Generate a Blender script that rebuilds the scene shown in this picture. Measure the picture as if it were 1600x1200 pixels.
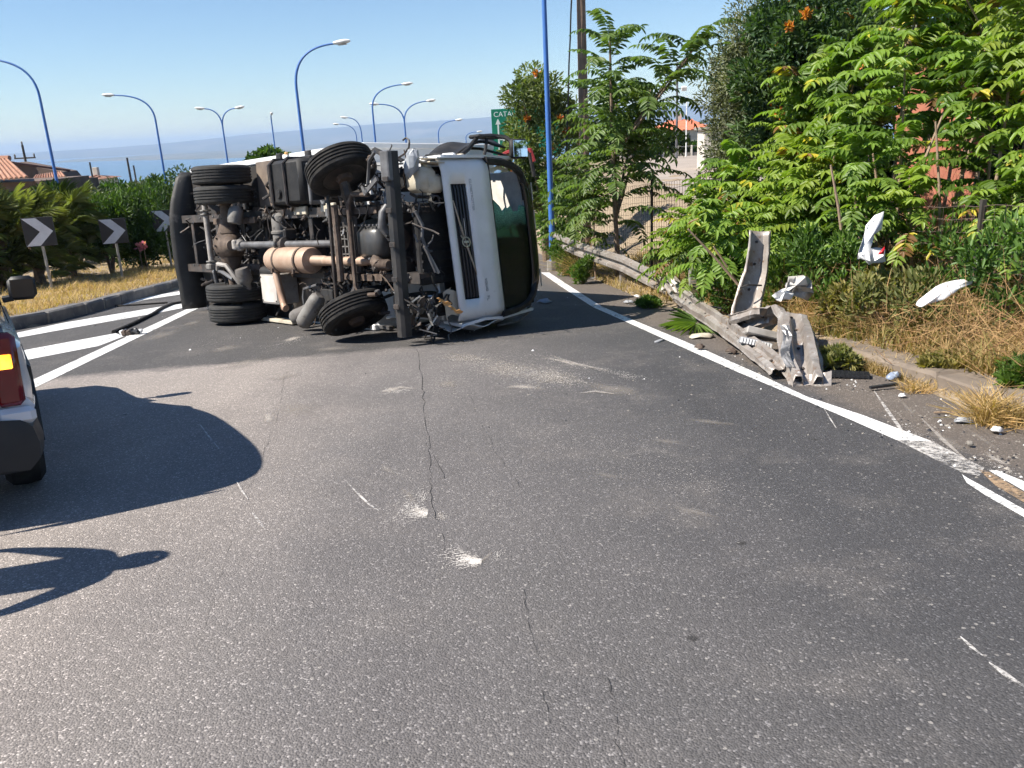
import bpy, bmesh, math, random
import numpy as np
from mathutils import Vector, Matrix
for o in list(bpy.data.objects): bpy.data.objects.remove(o)
scene = bpy.context.scene
COL = scene.collection
R = math.radians

# ------------------------------------------------------------------ camera, sky, sun, exposure
FPX, PITCH, ROLL, CAMH, SL = 1295.0, R(17.1), R(2.9), 1.65, 0.085     # SL: the road falls away from the camera
_fw = Vector((0, math.cos(PITCH), -math.sin(PITCH)))
_r0 = Vector((1, 0, 0)); _u0 = Vector((0, math.sin(PITCH), math.cos(PITCH)))
_rt = _r0*math.cos(ROLL) - _u0*math.sin(ROLL)
_up = _u0*math.cos(ROLL) + _r0*math.sin(ROLL)
cam = bpy.data.cameras.new('camera'); camo = bpy.data.objects.new('camera', cam); COL.objects.link(camo)
M = Matrix.Identity(4)
for i in range(3):
    M[i][0] = _rt[i]; M[i][1] = _up[i]; M[i][2] = -_fw[i]
M[2][3] = CAMH
camo.matrix_world = M
cam.sensor_width = 36; cam.lens = 36*FPX/1600; cam.clip_start = 0.05; cam.clip_end = 60000
scene.camera = camo

SUN_EL, SUN_AZ = R(47), R(17)          # shadows run to the right, SUN_AZ forward
sdir = Vector((-math.cos(SUN_AZ)*math.cos(SUN_EL), -math.sin(SUN_AZ)*math.cos(SUN_EL), math.sin(SUN_EL)))
world = bpy.data.worlds.new('World'); scene.world = world; world.use_nodes = True
wt = world.node_tree; wt.nodes.clear()
wo = wt.nodes.new('ShaderNodeOutputWorld'); wb = wt.nodes.new('ShaderNodeBackground'); ws = wt.nodes.new('ShaderNodeTexSky')
ws.sky_type = 'NISHITA'; ws.sun_disc = False; ws.sun_elevation = SUN_EL
ws.sun_rotation = math.atan2(sdir.x, sdir.y); ws.altitude = 250; ws.air_density = 1.0; ws.dust_density = 0.0; ws.ozone_density = 5.0
wb.inputs[1].default_value = 0.078
wt.links.new(ws.outputs[0], wb.inputs[0]); wt.links.new(wb.outputs[0], wo.inputs[0])
sun = bpy.data.lights.new('sun', 'SUN'); sun.energy = 5.0; sun.angle = R(0.53); sun.color = (1.0, 0.94, 0.84)
suno = bpy.data.objects.new('sun', sun); COL.objects.link(suno)
suno.rotation_euler = sdir.to_track_quat('Z', 'Y').to_euler()
vs = scene.view_settings
vs.view_transform = 'Standard'; vs.look = 'None'; vs.exposure = 0.9; vs.gamma = 1.0; vs.use_curve_mapping = False
cy = scene.cycles
cy.max_bounces = 5; cy.diffuse_bounces = 2; cy.glossy_bounces = 2; cy.transmission_bounces = 4; cy.transparent_max_bounces = 12; cy.volume_bounces = 0
cy.use_denoising = True; cy.use_adaptive_sampling = True; cy.adaptive_threshold = 0.03; cy.caustics_reflective = False; cy.caustics_refractive = False

# ------------------------------------------------------------------ where a pixel of the photograph lies in the place
def ray(x, y): return _fw + _rt*((x-800)/FPX) + _up*((600-y)/FPX)
def gnd(x, y, dz=0.0):
    d = ray(x, y); t = -(CAMH-dz)/(d.z + SL*d.y); return Vector((0, 0, CAMH)) + d*t
def at(x, y, Y):
    d = ray(x, y); return Vector((0, 0, CAMH)) + d*(Y/d.y)
def lerp(a, b, t): return a + (b-a)*t
def sstep(a, b, x):
    t = min(1, max(0, (x-a)/(b-a))); return t*t*(3-2*t)
def interp(pts, y):
    if y <= pts[0][0]: return pts[0][1]
    for (a, b), (c, d) in zip(pts, pts[1:]):
        if y <= c: return lerp(b, d, (y-a)/(c-a))
    return pts[-1][1]
EDGE = [(-8, 2.2), (2, 2.75), (4.05, 2.70), (6.54, 2.35), (12.77, 1.36), (19.4, 0.80), (30, 0.3), (60, -2)]
KERB = [(13.2, -8.5), (15, -8.15), (17.9, -8.25), (21.3, -8.35), (26, -8.6), (32, -9.3), (45, -12)]
def plateau(y): return interp([(0, -0.05), (8, -0.12), (14, -0.45), (25, -0.6), (60, -0.7), (110, -2.2), (180, -5), (400, -30)], y)
def land(x, y):
    z = -SL*y
    t = x - interp(EDGE, y)
    if t > 0.7:
        z += 0.10*sstep(0.95, 1.2, t)
        p = plateau(y)
        if p > z: z += (p-z)*sstep(1.5, 4.6, t)
    elif y > 13 and y < 60 and x < interp(KERB, y): z += 0.17
    elif 11.3 < y <= 13 and x < -9.5 - (13-y)*1.6: z += 0.17
    return z

# ------------------------------------------------------------------ object helpers
def tag(o, label=None, cat=None, group=None, kind=None):
    if label: o['label'] = label
    if cat: o['category'] = cat
    if group: o['group'] = group
    if kind: o['kind'] = kind
    return o
def empty(name, loc=(0, 0, 0), rz=0.0, mat=None):
    o = bpy.data.objects.new(name, None); COL.objects.link(o); o.empty_display_size = 0.2
    if mat is not None: o.matrix_world = mat
    else: o.location = loc; o.rotation_euler = (0, 0, rz)
    return o
class MB:
    def __init__(s): s.v = []; s.f = []; s.m = []; s.xf = None; s.mi = 0
    def add(s, vs_, fs):
        n = len(s.v)
        s.v += [Vector(p) if s.xf is None else Vector(s.xf(Vector(p))) for p in vs_]
        s.f += [tuple(i+n for i in f) for f in fs]; s.m += [s.mi]*len(fs); return s
    def box(s, c, d, rot=None, bev=0.0):
        c = Vector(c); hx, hy, hz = d[0]/2, d[1]/2, d[2]/2
        if bev > 0:
            b = min(bev, hx*.9, hy*.9, hz*.9); pts = []; 
            for sx in (-1, 1):
                for sy in (-1, 1):
                    for sz in (-1, 1):
                        pts += [(sx*hx, sy*(hy-b), sz*(hz-b)), (sx*(hx-b), sy*hy, sz*(hz-b)), (sx*(hx-b), sy*(hy-b), sz*hz)]
            def ix(sx, sy, sz, k): return ((sx > 0)*4+(sy > 0)*2+(sz > 0))*3+k
            fs = []
            for k in range(3):
                for sg in (-1, 1):
                    q = []
                    for (u, w) in ((-1, -1), (1, -1), (1, 1), (-1, 1)):
                        t = [0, 0, 0]; t[k] = sg; t[(k+1) % 3] = u; t[(k+2) % 3] = w; q.append(ix(*t, k))
                    fs.append(q if sg > 0 else q[::-1])
            for k in range(3):
                i, j = (k+1) % 3, (k+2) % 3
                for a in (-1, 1):
                    for e in (-1, 1):
                        t0 = [0, 0, 0]; t1 = [0, 0, 0]; t0[k] = -1; t1[k] = 1; t0[i] = t1[i] = a; t0[j] = t1[j] = e
                        q = [ix(*t0, i), ix(*t1, i), ix(*t1, j), ix(*t0, j)]
                        fs.append(q if a*e < 0 else q[::-1])
            for sx in (-1, 1):
                for sy in (-1, 1):
                    for sz in (-1, 1):
                        q = [ix(sx, sy, sz, k) for k in range(3)]; fs.append(q if sx*sy*sz > 0 else q[::-1])
        else:
            pts = [(x*hx, y*hy, z*hz) for x in (-1, 1) for y in (-1, 1) for z in (-1, 1)]
            fs = [(0, 1, 3, 2), (4, 6, 7, 5), (0, 4, 5, 1), (2, 3, 7, 6), (0, 2, 6, 4), (1, 5, 7, 3)]
        P = [Vector(p) for p in pts]
        if rot is not None: P = [rot @ p for p in P]
        return s.add([p + c for p in P], fs)
    def bar(s, a, b, w, h, up=(0, 0, 1), bev=0.0):
        a, b = Vector(a), Vector(b); x = (b-a).normalized(); z = Vector(up); z = (z - x*z.dot(x))
        if z.length < 1e-4: z = Vector((1, 0, 0)) - x*x.x
        z.normalize(); y = z.cross(x); rot = Matrix((x, y, z)).transposed()
        return s.box((a+b)/2, ((b-a).length, w, h), rot, bev)
    def tube(s, path, r, n=8, cap=True, closed=False):
        P = [Vector(p) for p in path]; m = len(P); rs = r if isinstance(r, (list, tuple)) else [r]*m
        vv = []; ref = None
        for i, p in enumerate(P):
            t = (P[min(i+1, m-1)] - P[max(i-1, 0)]).normalized()
            if ref is None:
                ref = Vector((0, 0, 1)) if abs(t.z) < .9 else Vector((1, 0, 0))
            u = (ref - t*ref.dot(t)).normalized(); ref = u; w = t.cross(u)
            for k in range(n):
                a = 2*math.pi*k/n; vv.append(p + (u*math.cos(a) + w*math.sin(a))*rs[i])
        fs = [(i*n+k, i*n+(k+1) % n, (i+1)*n+(k+1) % n, (i+1)*n+k) for i in range(m-1) for k in range(n)]
        if cap: fs += [tuple(range(n))[::-1], tuple((m-1)*n+k for k in range(n))]
        return s.add(vv, fs)
    def lathe(s, prof, c, axis, n=32, closed=False):
        ax = Vector(axis).normalized(); u = ax.orthogonal().normalized(); w = ax.cross(u); c = Vector(c); m = len(prof)
        vv = [c + ax*h + (u*math.cos(2*math.pi*k/n) + w*math.sin(2*math.pi*k/n))*r for (r, h) in prof for k in range(n)]
        fs = [(i*n+k, i*n+(k+1) % n, ((i+1) % m)*n+(k+1) % n, ((i+1) % m)*n+k) for i in range(m if closed else m-1) for k in range(n)]
        if not closed:
            if prof[0][0] > 1e-5: fs.append(tuple(range(n))[::-1])
            if prof[-1][0] > 1e-5: fs.append(tuple((m-1)*n+k for k in range(n)))
        return s.add(vv, fs)
    def grid(s, fn, nu, nv):
        vv = [fn(i/nu, j/nv) for i in range(nu+1) for j in range(nv+1)]
        fs = [(i*(nv+1)+j, (i+1)*(nv+1)+j, (i+1)*(nv+1)+j+1, i*(nv+1)+j+1) for i in range(nu) for j in range(nv)]
        return s.add(vv, fs)
    def prism(s, poly, fn, lo, hi):
        n = len(poly); vv = [fn(p, lo) for p in poly] + [fn(p, hi) for p in poly]
        fs = [tuple(range(n))[::-1], tuple(range(n, 2*n))] + [(i, (i+1) % n, n+(i+1) % n, n+i) for i in range(n)]
        return s.add(vv, fs)
    def build(s, name, mats, parent=None, smooth=False, solid=0.0, kind=None, angle=None, weld=False):
        me = bpy.data.meshes.new(name); me.from_pydata(s.v, [], s.f)
        bm = bmesh.new(); bm.from_mesh(me)
        if weld: bmesh.ops.remove_doubles(bm, verts=bm.verts, dist=1e-4)
        bmesh.ops.recalc_face_normals(bm, faces=bm.faces); bm.to_mesh(me); bm.free()
        if not isinstance(mats, (list, tuple)): mats = [mats]
        for m_ in mats: me.materials.append(m_)
        if len(mats) > 1: me.polygons.foreach_set('material_index', s.m)
        if smooth or angle:
            me.polygons.foreach_set('use_smooth', [True]*len(me.polygons))
            me.set_sharp_from_angle(angle=R(angle or 40))
        o = bpy.data.objects.new(name, me); COL.objects.link(o)
        if parent is not None: o.parent = parent
        if solid: 
            md = o.modifiers.new('thickness', 'SOLIDIFY'); md.thickness = solid; md.offset = 0
        if kind: o['kind'] = kind
        return o
def dup(o, parent=None):
    c = o.copy(); COL.objects.link(c)
    if parent is not None: c.parent = parent
    for ch in list(o.children): dup(ch, c)
    return c
def text(name, body, size, mat, parent, mtx, extrude=0.002, align='LEFT'):
    cu = bpy.data.curves.new(name, 'FONT'); cu.body = body; cu.size = size; cu.extrude = extrude; cu.align_x = align
    o0 = bpy.data.objects.new(name, cu); COL.objects.link(o0)
    me = bpy.data.meshes.new_from_object(o0.evaluated_get(bpy.context.evaluated_depsgraph_get())); bpy.data.objects.remove(o0); bpy.data.curves.remove(cu)
    me.materials.clear(); me.materials.append(mat); o = bpy.data.objects.new(name, me); COL.objects.link(o); o.parent = parent; o.matrix_local = mtx
    return o
def frame(o, x, y, z):
    m = Matrix.Identity(4)
    for i in range(3): m[i][0] = x[i]; m[i][1] = y[i]; m[i][2] = z[i]; m[i][3] = o[i]
    return m

# ------------------------------------------------------------------ materials
def nodes(name):
    m = bpy.data.materials.new(name); m.use_nodes = True; t = m.node_tree
    return m, t, t.nodes['Principled BSDF'], t.nodes['Material Output']
def nn(t, ty, **kw):
    n = t.nodes.new(ty)
    for k, v in kw.items():
        if k.startswith('i_'):
            key = k[2:]; key = int(key) if key.isdigit() else key
            n.inputs[key].default_value = v
        else: setattr(n, k, v)
    return n
def noise(t, scale, detail=4.0, rough=0.55, co=None, dim='3D'):
    n = nn(t, 'ShaderNodeTexNoise'); n.inputs['Scale'].default_value = scale; n.inputs['Detail'].default_value = detail; n.inputs['Roughness'].default_value = rough
    if co is not None: t.links.new(co, n.inputs['Vector'])
    return n.outputs['Fac']
def ramp(t, fac, stops):
    n = nn(t, 'ShaderNodeValToRGB'); cr = n.color_ramp
    while len(cr.elements) > 1: cr.elements.remove(cr.elements[-1])
    cr.elements[0].position = stops[0][0]; c = stops[0][1]; cr.elements[0].color = (*c, 1) if not isinstance(c, float) else (c, c, c, 1)
    for p, c in stops[1:]:
        e = cr.elements.new(p); e.color = (*c, 1) if not isinstance(c, float) else (c, c, c, 1)
    t.links.new(fac, n.inputs[0]); return n.outputs['Color']
def mix(t, fac, a, b, mode='MIX'):
    n = nn(t, 'ShaderNodeMix', data_type='RGBA', blend_type=mode)
    for sock, v in ((n.inputs[0], fac), (n.inputs[6], a), (n.inputs[7], b)):
        if isinstance(v, (int, float)): sock.default_value = v
        elif isinstance(v, tuple): sock.default_value = (*v, 1)
        else: t.links.new(v, sock)
    return n.outputs[2]
def math_(t, op, a, b=0.0):
    n = nn(t, 'ShaderNodeMath', operation=op)
    for k, v in ((0, a), (1, b)):
        if isinstance(v, (int, float)): n.inputs[k].default_value = v
        else: t.links.new(v, n.inputs[k])
    return n.outputs[0]
def objco(t): return nn(t, 'ShaderNodeTexCoord').outputs['Object']
def bump(t, bs, h, strength, dist=0.01):
    b = nn(t, 'ShaderNodeBump'); b.inputs['Strength'].default_value = strength; b.inputs['Distance'].default_value = dist
    t.links.new(h, b.inputs['Height']); t.links.new(b.outputs[0], bs.inputs['Normal'])
MAT = {}
def mat(name, c, rough=0.6, metal=0.0, c2=None, scale=6.0, lo=0.4, hi=0.65, bmp=0.0, bscale=40.0, spec=0.5, c3=None, s3=25.0, t3=(0.58, 0.7), coat=0.0, bdist=0.01):
    if name in MAT: return MAT[name]
    m, t, b, o = nodes(name); co = objco(t)
    b.inputs['Roughness'].default_value = rough; b.inputs['Metallic'].default_value = metal; b.inputs['Specular IOR Level'].default_value = spec
    if coat: b.inputs['Coat Weight'].default_value = coat; b.inputs['Coat Roughness'].default_value = 0.08
    if c2 is None: c2 = tuple(x*0.78 for x in c)
    col = ramp(t, noise(t, scale, 5, 0.6, co), [(lo, c), (hi, c2)])
    if c3 is not None:
        k = ramp(t, noise(t, s3, 6, 0.65, co), [(t3[0], 0.0), (t3[1], 1.0)]); col = mix(t, k, col, c3)
    t.links.new(col, b.inputs['Base Color'])
    rr = nn(t, 'ShaderNodeMapRange'); rr.inputs[3].default_value = max(0.03, rough-0.1); rr.inputs[4].default_value = min(1, rough+0.12)
    t.links.new(noise(t, scale*2.3, 3, 0.5, co), rr.inputs[0]); t.links.new(rr.outputs[0], b.inputs['Roughness'])
    if bmp: bump(t, b, noise(t, bscale, 5, 0.6, co), bmp, bdist)
    MAT[name] = m; return m
def leafmat(name, dark, light, yellow=None, transl=0.35, rough=0.45):
    if name in MAT: return MAT[name]
    m, t, b, o = nodes(name)
    a = nn(t, 'ShaderNodeAttribute', attribute_name='tint')
    stops = [(0.0, dark), (0.75, light)]
    if yellow: stops += [(0.92, light), (0.95, yellow), (0.97, yellow), (0.995, (0.20, 0.11, 0.05))]
    col = ramp(t, a.outputs['Fac'], stops)
    col = mix(t, noise(t, 9.0, 2, 0.5, objco(t)), mix(t, 1.0, col, (0.72, 0.76, 0.7), 'MULTIPLY'), col)
    oi = nn(t, 'ShaderNodeObjectInfo'); col = mix(t, oi.outputs['Random'], mix(t, 1.0, col, (1.2, 1.06, 0.85), 'MULTIPLY'), mix(t, 1.0, col, (0.92, 0.98, 0.95), 'MULTIPLY'))
    dn = ramp(t, noise(t, 1.4, 4, 0.6, objco(t)), [(0.5, 0.0), (0.75, 0.45)]); col = mix(t, dn, col, mix(t, 1.0, col, (1.3, 0.95, 0.75), 'MULTIPLY'))
    t.links.new(col, b.inputs['Base Color']); b.inputs['Roughness'].default_value = rough; b.inputs['Specular IOR Level'].default_value = 0.35
    tr = nn(t, 'ShaderNodeBsdfTranslucent'); tc = mix(t, 1.0, col, (1.5, 1.7, 0.55), 'MULTIPLY'); t.links.new(tc, tr.inputs[0])
    ms = nn(t, 'ShaderNodeMixShader'); ms.inputs[0].default_value = transl
    t.links.new(b.outputs[0], ms.inputs[1]); t.links.new(tr.outputs[0], ms.inputs[2]); t.links.new(ms.outputs[0], o.inputs[0])
    MAT[name] = m; return m

def asphalt():
    m, t, b, o = nodes('asphalt'); co = objco(t)
    sep = nn(t, 'ShaderNodeSeparateXYZ'); t.links.new(co, sep.inputs[0])
    # worn grey lane on the left, darker newer binder on the right, fresher patch round the truck
    side = math_(t, 'ADD', math_(t, 'ADD', sep.outputs[0], math_(t, 'MULTIPLY', sep.outputs[1], 0.035)), math_(t, 'MULTIPLY', noise(t, 0.7, 4, 0.6, co), 1.6))
    mr = nn(t, 'ShaderNodeMapRange'); mr.inputs[1].default_value = -1.7; mr.inputs[2].default_value = 2.5; t.links.new(side, mr.inputs[0])
    base = ramp(t, mr.outputs[0], [(0.0, (0.285, 0.250, 0.227)), (0.40, (0.158, 0.145, 0.140)), (1.0, (0.064, 0.062, 0.064))])
    # joint of the newer surface course beyond the gore
    j = math_(t, 'SUBTRACT', sep.outputs[1], math_(t, 'ADD', math_(t, 'MULTIPLY', sep.outputs[0], 0.22), 10.05))
    j = math_(t, 'ADD', j, math_(t, 'MULTIPLY', noise(t, 2.5, 5, 0.7, co), 0.7))
    jr = nn(t, 'ShaderNodeMapRange'); jr.inputs[1].default_value = 0.2; jr.inputs[2].default_value = 0.5; t.links.new(j, jr.inputs[0])
    base = mix(t, jr.outputs[0], base, (0.083, 0.078, 0.076))
    dust = ramp(t, noise(t, 1.3, 7, 0.68, co), [(0.52, 0.0), (0.8, 1.0)])
    base = mix(t, math_(t, 'MULTIPLY', dust, 0.45), base, (0.225, 0.20, 0.18))
    grime = ramp(t, noise(t, 0.55, 5, 0.6, co), [(0.5, 0.0), (0.72, 1.0)])
    base = mix(t, math_(t, 'MULTIPLY', grime, 0.22), base, (0.06, 0.058, 0.056))
    trk = nn(t, 'ShaderNodeTexNoise'); trk.inputs['Scale'].default_value = 1.0; trk.inputs['Detail'].default_value = 4
    mp = nn(t, 'ShaderNodeMapping'); mp.inputs['Scale'].default_value = (1.3, 0.12, 1.0); mp.inputs['Rotation'].default_value = (0, 0, 0.06); t.links.new(co, mp.inputs[0]); t.links.new(mp.outputs[0], trk.inputs['Vector'])
    base = mix(t, math_(t, 'MULTIPLY', ramp(t, trk.outputs['Fac'], [(0.48, 0.0), (0.66, 1.0)]), 0.35), base, mix(t, 1.0, base, (0.66, 0.66, 0.68), 'MULTIPLY'))
    oil = nn(t, 'ShaderNodeTexVoronoi'); oil.inputs['Scale'].default_value = 1.15; t.links.new(co, oil.inputs['Vector'])
    base = mix(t, math_(t, 'MULTIPLY', ramp(t, oil.outputs['Distance'], [(0.022, 1.0), (0.035, 0.0)]), 0.75), base, (0.03, 0.028, 0.027))
    # dusty shoulder right of the edge line
    sh = math_(t, 'SUBTRACT', math_(t, 'ADD', sep.outputs[0], math_(t, 'MULTIPLY', sep.outputs[1], 0.155)), 3.40)
    sr = nn(t, 'ShaderNodeMapRange'); sr.inputs[1].default_value = -0.05; sr.inputs[2].default_value = 0.25; t.links.new(math_(t, 'ADD', sh, math_(t, 'MULTIPLY', math_(t, 'SUBTRACT', noise(t, 5, 5, 0.65, co), 0.5), 0.5)), sr.inputs[0])
    base = mix(t, math_(t, 'MULTIPLY', sr.outputs[0], 0.7), base, (0.150, 0.122, 0.100))
    # aggregate
    v = nn(t, 'ShaderNodeTexVoronoi'); v.inputs['Scale'].default_value = 125; t.links.new(co, v.inputs['Vector'])
    sv = nn(t, 'ShaderNodeSeparateColor'); t.links.new(v.outputs['Color'], sv.inputs[0])
    tone = ramp(t, sv.outputs[0], [(0.0, 0.72), (0.5, 0.96), (0.88, 1.10), (0.94, 1.55), (1.0, 2.3)])
    base = mix(t, 1.0, base, tone, 'MULTIPLY')
    v2 = nn(t, 'ShaderNodeTexVoronoi'); v2.inputs['Scale'].default_value = 42; t.links.new(co, v2.inputs['Vector'])
    s2 = nn(t, 'ShaderNodeSeparateColor'); t.links.new(v2.outputs['Color'], s2.inputs[0])
    big = math_(t, 'MULTIPLY', ramp(t, s2.outputs[1], [(0.95, 0.0), (0.96, 1.0)]), ramp(t, v2.outputs['Distance'], [(0.28, 1.0), (0.36, 0.0)]))
    base = mix(t, math_(t, 'MULTIPLY', big, 0.5), base, (0.40, 0.37, 0.34))
    t.links.new(base, b.inputs['Base Color'])
    b.inputs['Roughness'].default_value = 0.8; b.inputs['Specular IOR Level'].default_value = 0.35
    hgt = math_(t, 'ADD', math_(t, 'MULTIPLY', v.outputs['Distance'], -1.0), math_(t, 'MULTIPLY', noise(t, 14, 4, 0.6, co), 0.5))
    bump(t, b, hgt, 0.6, 0.006)
    return m
ASPH = asphalt()
def paintmat(name, c, wear=0.5, amax=1.0, soft=0.62):
    m, t, b, o = nodes(name); co = objco(t)
    n1 = noise(t, 30, 8, 0.75, co); n2 = noise(t, 3.0, 4, 0.6, co)
    col = ramp(t, n2, [(0.35, c), (0.75, tuple(x*0.82 for x in c))]); t.links.new(col, b.inputs['Base Color']); b.inputs['Roughness'].default_value = 0.65
    tr = nn(t, 'ShaderNodeBsdfTransparent'); ms = nn(t, 'ShaderNodeMixShader')
    a = nn(t, 'ShaderNodeAttribute', attribute_name='fade')
    k = math_(t, 'ADD', math_(t, 'MULTIPLY', n1, 0.75), math_(t, 'MULTIPLY', n2, 0.35))
    k = math_(t, 'SUBTRACT', math_(t, 'ADD', k, math_(t, 'MULTIPLY', a.outputs['Fac'], 0.6)), wear)
    f = nn(t, 'ShaderNodeMapRange'); f.inputs[1].default_value = 0.42; f.inputs[2].default_value = soft; f.inputs[4].default_value = amax; t.links.new(k, f.inputs[0])
    t.links.new(f.outputs[0], ms.inputs[0]); t.links.new(tr.outputs[0], ms.inputs[1]); t.links.new(b.outputs[0], ms.inputs[2]); t.links.new(ms.outputs[0], o.inputs[0])
    bump(t, b, noise(t, 90, 4, 0.6, co), 0.3, 0.004)
    return m
PAINT = paintmat('road_paint', (0.80, 0.79, 0.77), 0.46, 1.0, 0.56)
PAINT_WORN = paintmat('worn_road_paint', (0.72, 0.68, 0.64), 0.52)
CHALK = paintmat('scuff_dust', (0.52, 0.47, 0.42), 0.44, 0.95, 0.8)
CHALK2 = paintmat('faint_scuff_dust', (0.36, 0.32, 0.28), 0.40, 0.55, 0.85)
TARC = paintmat('tan_road_paint', (0.42, 0.29, 0.18), 0.5)

# plain materials
rubber = mat('tyre_rubber', (0.018, 0.017, 0.017), 0.88, spec=.25, c2=(0.04, 0.037, 0.034), scale=8, bmp=0.25, bscale=60)
def treadmat():
    m, t, b, o = nodes('lugged_tyre_rubber'); co = objco(t)
    w = nn(t, 'ShaderNodeTexBrick'); sp = nn(t, 'ShaderNodeSeparateXYZ'); t.links.new(co, sp.inputs[0])
    ang = math_(t, 'ARCTAN2', sp.outputs[1], sp.outputs[0]); cb = nn(t, 'ShaderNodeCombineXYZ')
    t.links.new(math_(t, 'MULTIPLY', ang, 0.44), cb.inputs[0]); t.links.new(sp.outputs[2], cb.inputs[1]); t.links.new(cb.outputs[0], w.inputs['Vector'])
    w.inputs['Scale'].default_value = 9; w.inputs['Mortar Size'].default_value = 0.03; w.inputs['Brick Width'].default_value = 0.35; w.inputs['Row Height'].default_value = 0.32
    bump(t, b, math_(t, 'SUBTRACT', 1.0, w.outputs['Fac']), 1.0, 0.012)
    col = ramp(t, noise(t, 9, 4, 0.6, co), [(0.35, (0.02, 0.02, 0.02)), (0.7, (0.045, 0.042, 0.038))]); t.links.new(col, b.inputs['Base Color']); b.inputs['Roughness'].default_value = 0.8
    return m
tread = treadmat()
blackp = mat('black_plastic', (0.014, 0.014, 0.015), 0.6, spec=.3, c2=(0.035, 0.033, 0.032), scale=5)
frame_m = mat('chassis_paint', (0.030, 0.028, 0.028), 0.6, 0.15, c2=(0.08, 0.066, 0.058), scale=3.5, c3=(0.12, 0.075, 0.052), s3=9, bmp=0.15)
steel_d = mat('oily_steel', (0.028, 0.026, 0.026), 0.5, 0.3, c2=(0.08, 0.063, 0.053), scale=6, bmp=0.2)
rusty = mat('rusty_cast_iron', (0.075, 0.052, 0.040), 0.78, 0.1, c2=(0.15, 0.11, 0.083), scale=7, c3=(0.025, 0.022, 0.02), s3=12, bmp=0.3)
steel_g = mat('grey_painted_steel', (0.15, 0.15, 0.155), 0.5, 0.2, c2=(0.07, 0.066, 0.066), scale=4, bmp=0.1)
muff = mat('heat_tinted_exhaust_steel', (0.45, 0.325, 0.24), 0.6, 0.25, c2=(0.36, 0.23, 0.16), scale=3, c3=(0.5, 0.4, 0.31), s3=7, bmp=0.15)
white_t = mat('truck_white_paint', (0.78, 0.78, 0.78), 0.35, c2=(0.70, 0.70, 0.69), scale=2.5, coat=0.3, c3=(0.5, 0.46, 0.41), s3=6, t3=(0.68, 0.82))
cream = mat('cream_inner_panel', (0.55, 0.50, 0.40), 0.6, c2=(0.42, 0.36, 0.27), scale=5, bmp=0.15)
alu = mat('dull_aluminium', (0.55, 0.55, 0.54), 0.42, 0.7, c2=(0.38, 0.36, 0.34), scale=6, c3=(0.25, 0.21, 0.18), s3=14)
greytank = mat('dusty_grey_tank_paint', (0.20, 0.19, 0.175), 0.65, 0.05, c2=(0.12, 0.107, 0.098), scale=4, c3=(.06, .052, .046), s3=10, bmp=0.1)
boxgrey = mat('pale_grey_panel', (0.34, 0.315, 0.29), 0.65, c2=(0.22, 0.20, 0.18), scale=4, c3=(0.2, 0.17, 0.14), s3=11)
def galvmat():
    m, t, b, o = nodes('weathered_galvanised_steel'); co = objco(t)
    c = ramp(t, noise(t, 3.5, 6, 0.65, co), [(0.35, (0.40, 0.365, 0.335)), (0.6, (0.29, 0.25, 0.22))])
    c = mix(t, ramp(t, noise(t, 9, 7, 0.7, co), [(0.56, 0.0), (0.66, 1.0)]), c, (0.20, 0.115, 0.065))
    mp = nn(t, 'ShaderNodeMapping'); mp.inputs['Scale'].default_value = (22, 22, 3); t.links.new(co, mp.inputs[0])
    c = mix(t, ramp(t, noise(t, 1.0, 5, 0.6, mp.outputs[0]), [(0.60, 0.0), (0.70, 1.0)]), c, (0.60, 0.58, 0.56))
    c = mix(t, ramp(t, noise(t, 2.2, 5, 0.7, co), [(0.55, 0.0), (0.72, 0.7)]), c, (0.10, 0.09, 0.085))
    t.links.new(c, b.inputs['Base Color']); b.inputs['Roughness'].default_value = 0.48; b.inputs['Metallic'].default_value = 0.35
    bump(t, b, noise(t, 30, 5, 0.6, co), 0.25, 0.006); return m
galv = galvmat()
galv_b = mat('bare_scraped_steel', (0.62, 0.60, 0.58), 0.35, 0.6, c2=(0.4, 0.37, 0.34), scale=9)
concrete = mat('weathered_concrete', (0.25, 0.225, 0.195), 0.9, c2=(0.16, 0.145, 0.13), scale=2.5, c3=(0.34, 0.31, 0.27), s3=9, bmp=0.5, bscale=30)
kerbm = mat('dark_kerb_stone', (0.10, 0.098, 0.10), 0.9, c2=(0.19, 0.175, 0.16), scale=2.2, c3=(0.34, 0.32, 0.29), s3=5, t3=(0.62, 0.75), bmp=0.6, bscale=18)
bluep = mat('blue_lamp_post_paint', (0.045, 0.14, 0.42), 0.45, 0.1, c2=(0.06, 0.17, 0.45), scale=2, c3=(0.3, 0.36, 0.42), s3=18, t3=(0.68, 0.75))
lampw = mat('white_lamp_housing', (0.78, 0.78, 0.76), 0.4)
bark = mat('brown_bark', (0.20, 0.145, 0.10), 0.9, c2=(0.12, 0.085, 0.06), scale=12, bmp=0.5, bscale=40)
stemm = mat('pale_sapling_stem', (0.34, 0.245, 0.17), 0.8, c2=(0.24, 0.165, 0.11), scale=14, bmp=0.3)
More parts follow.
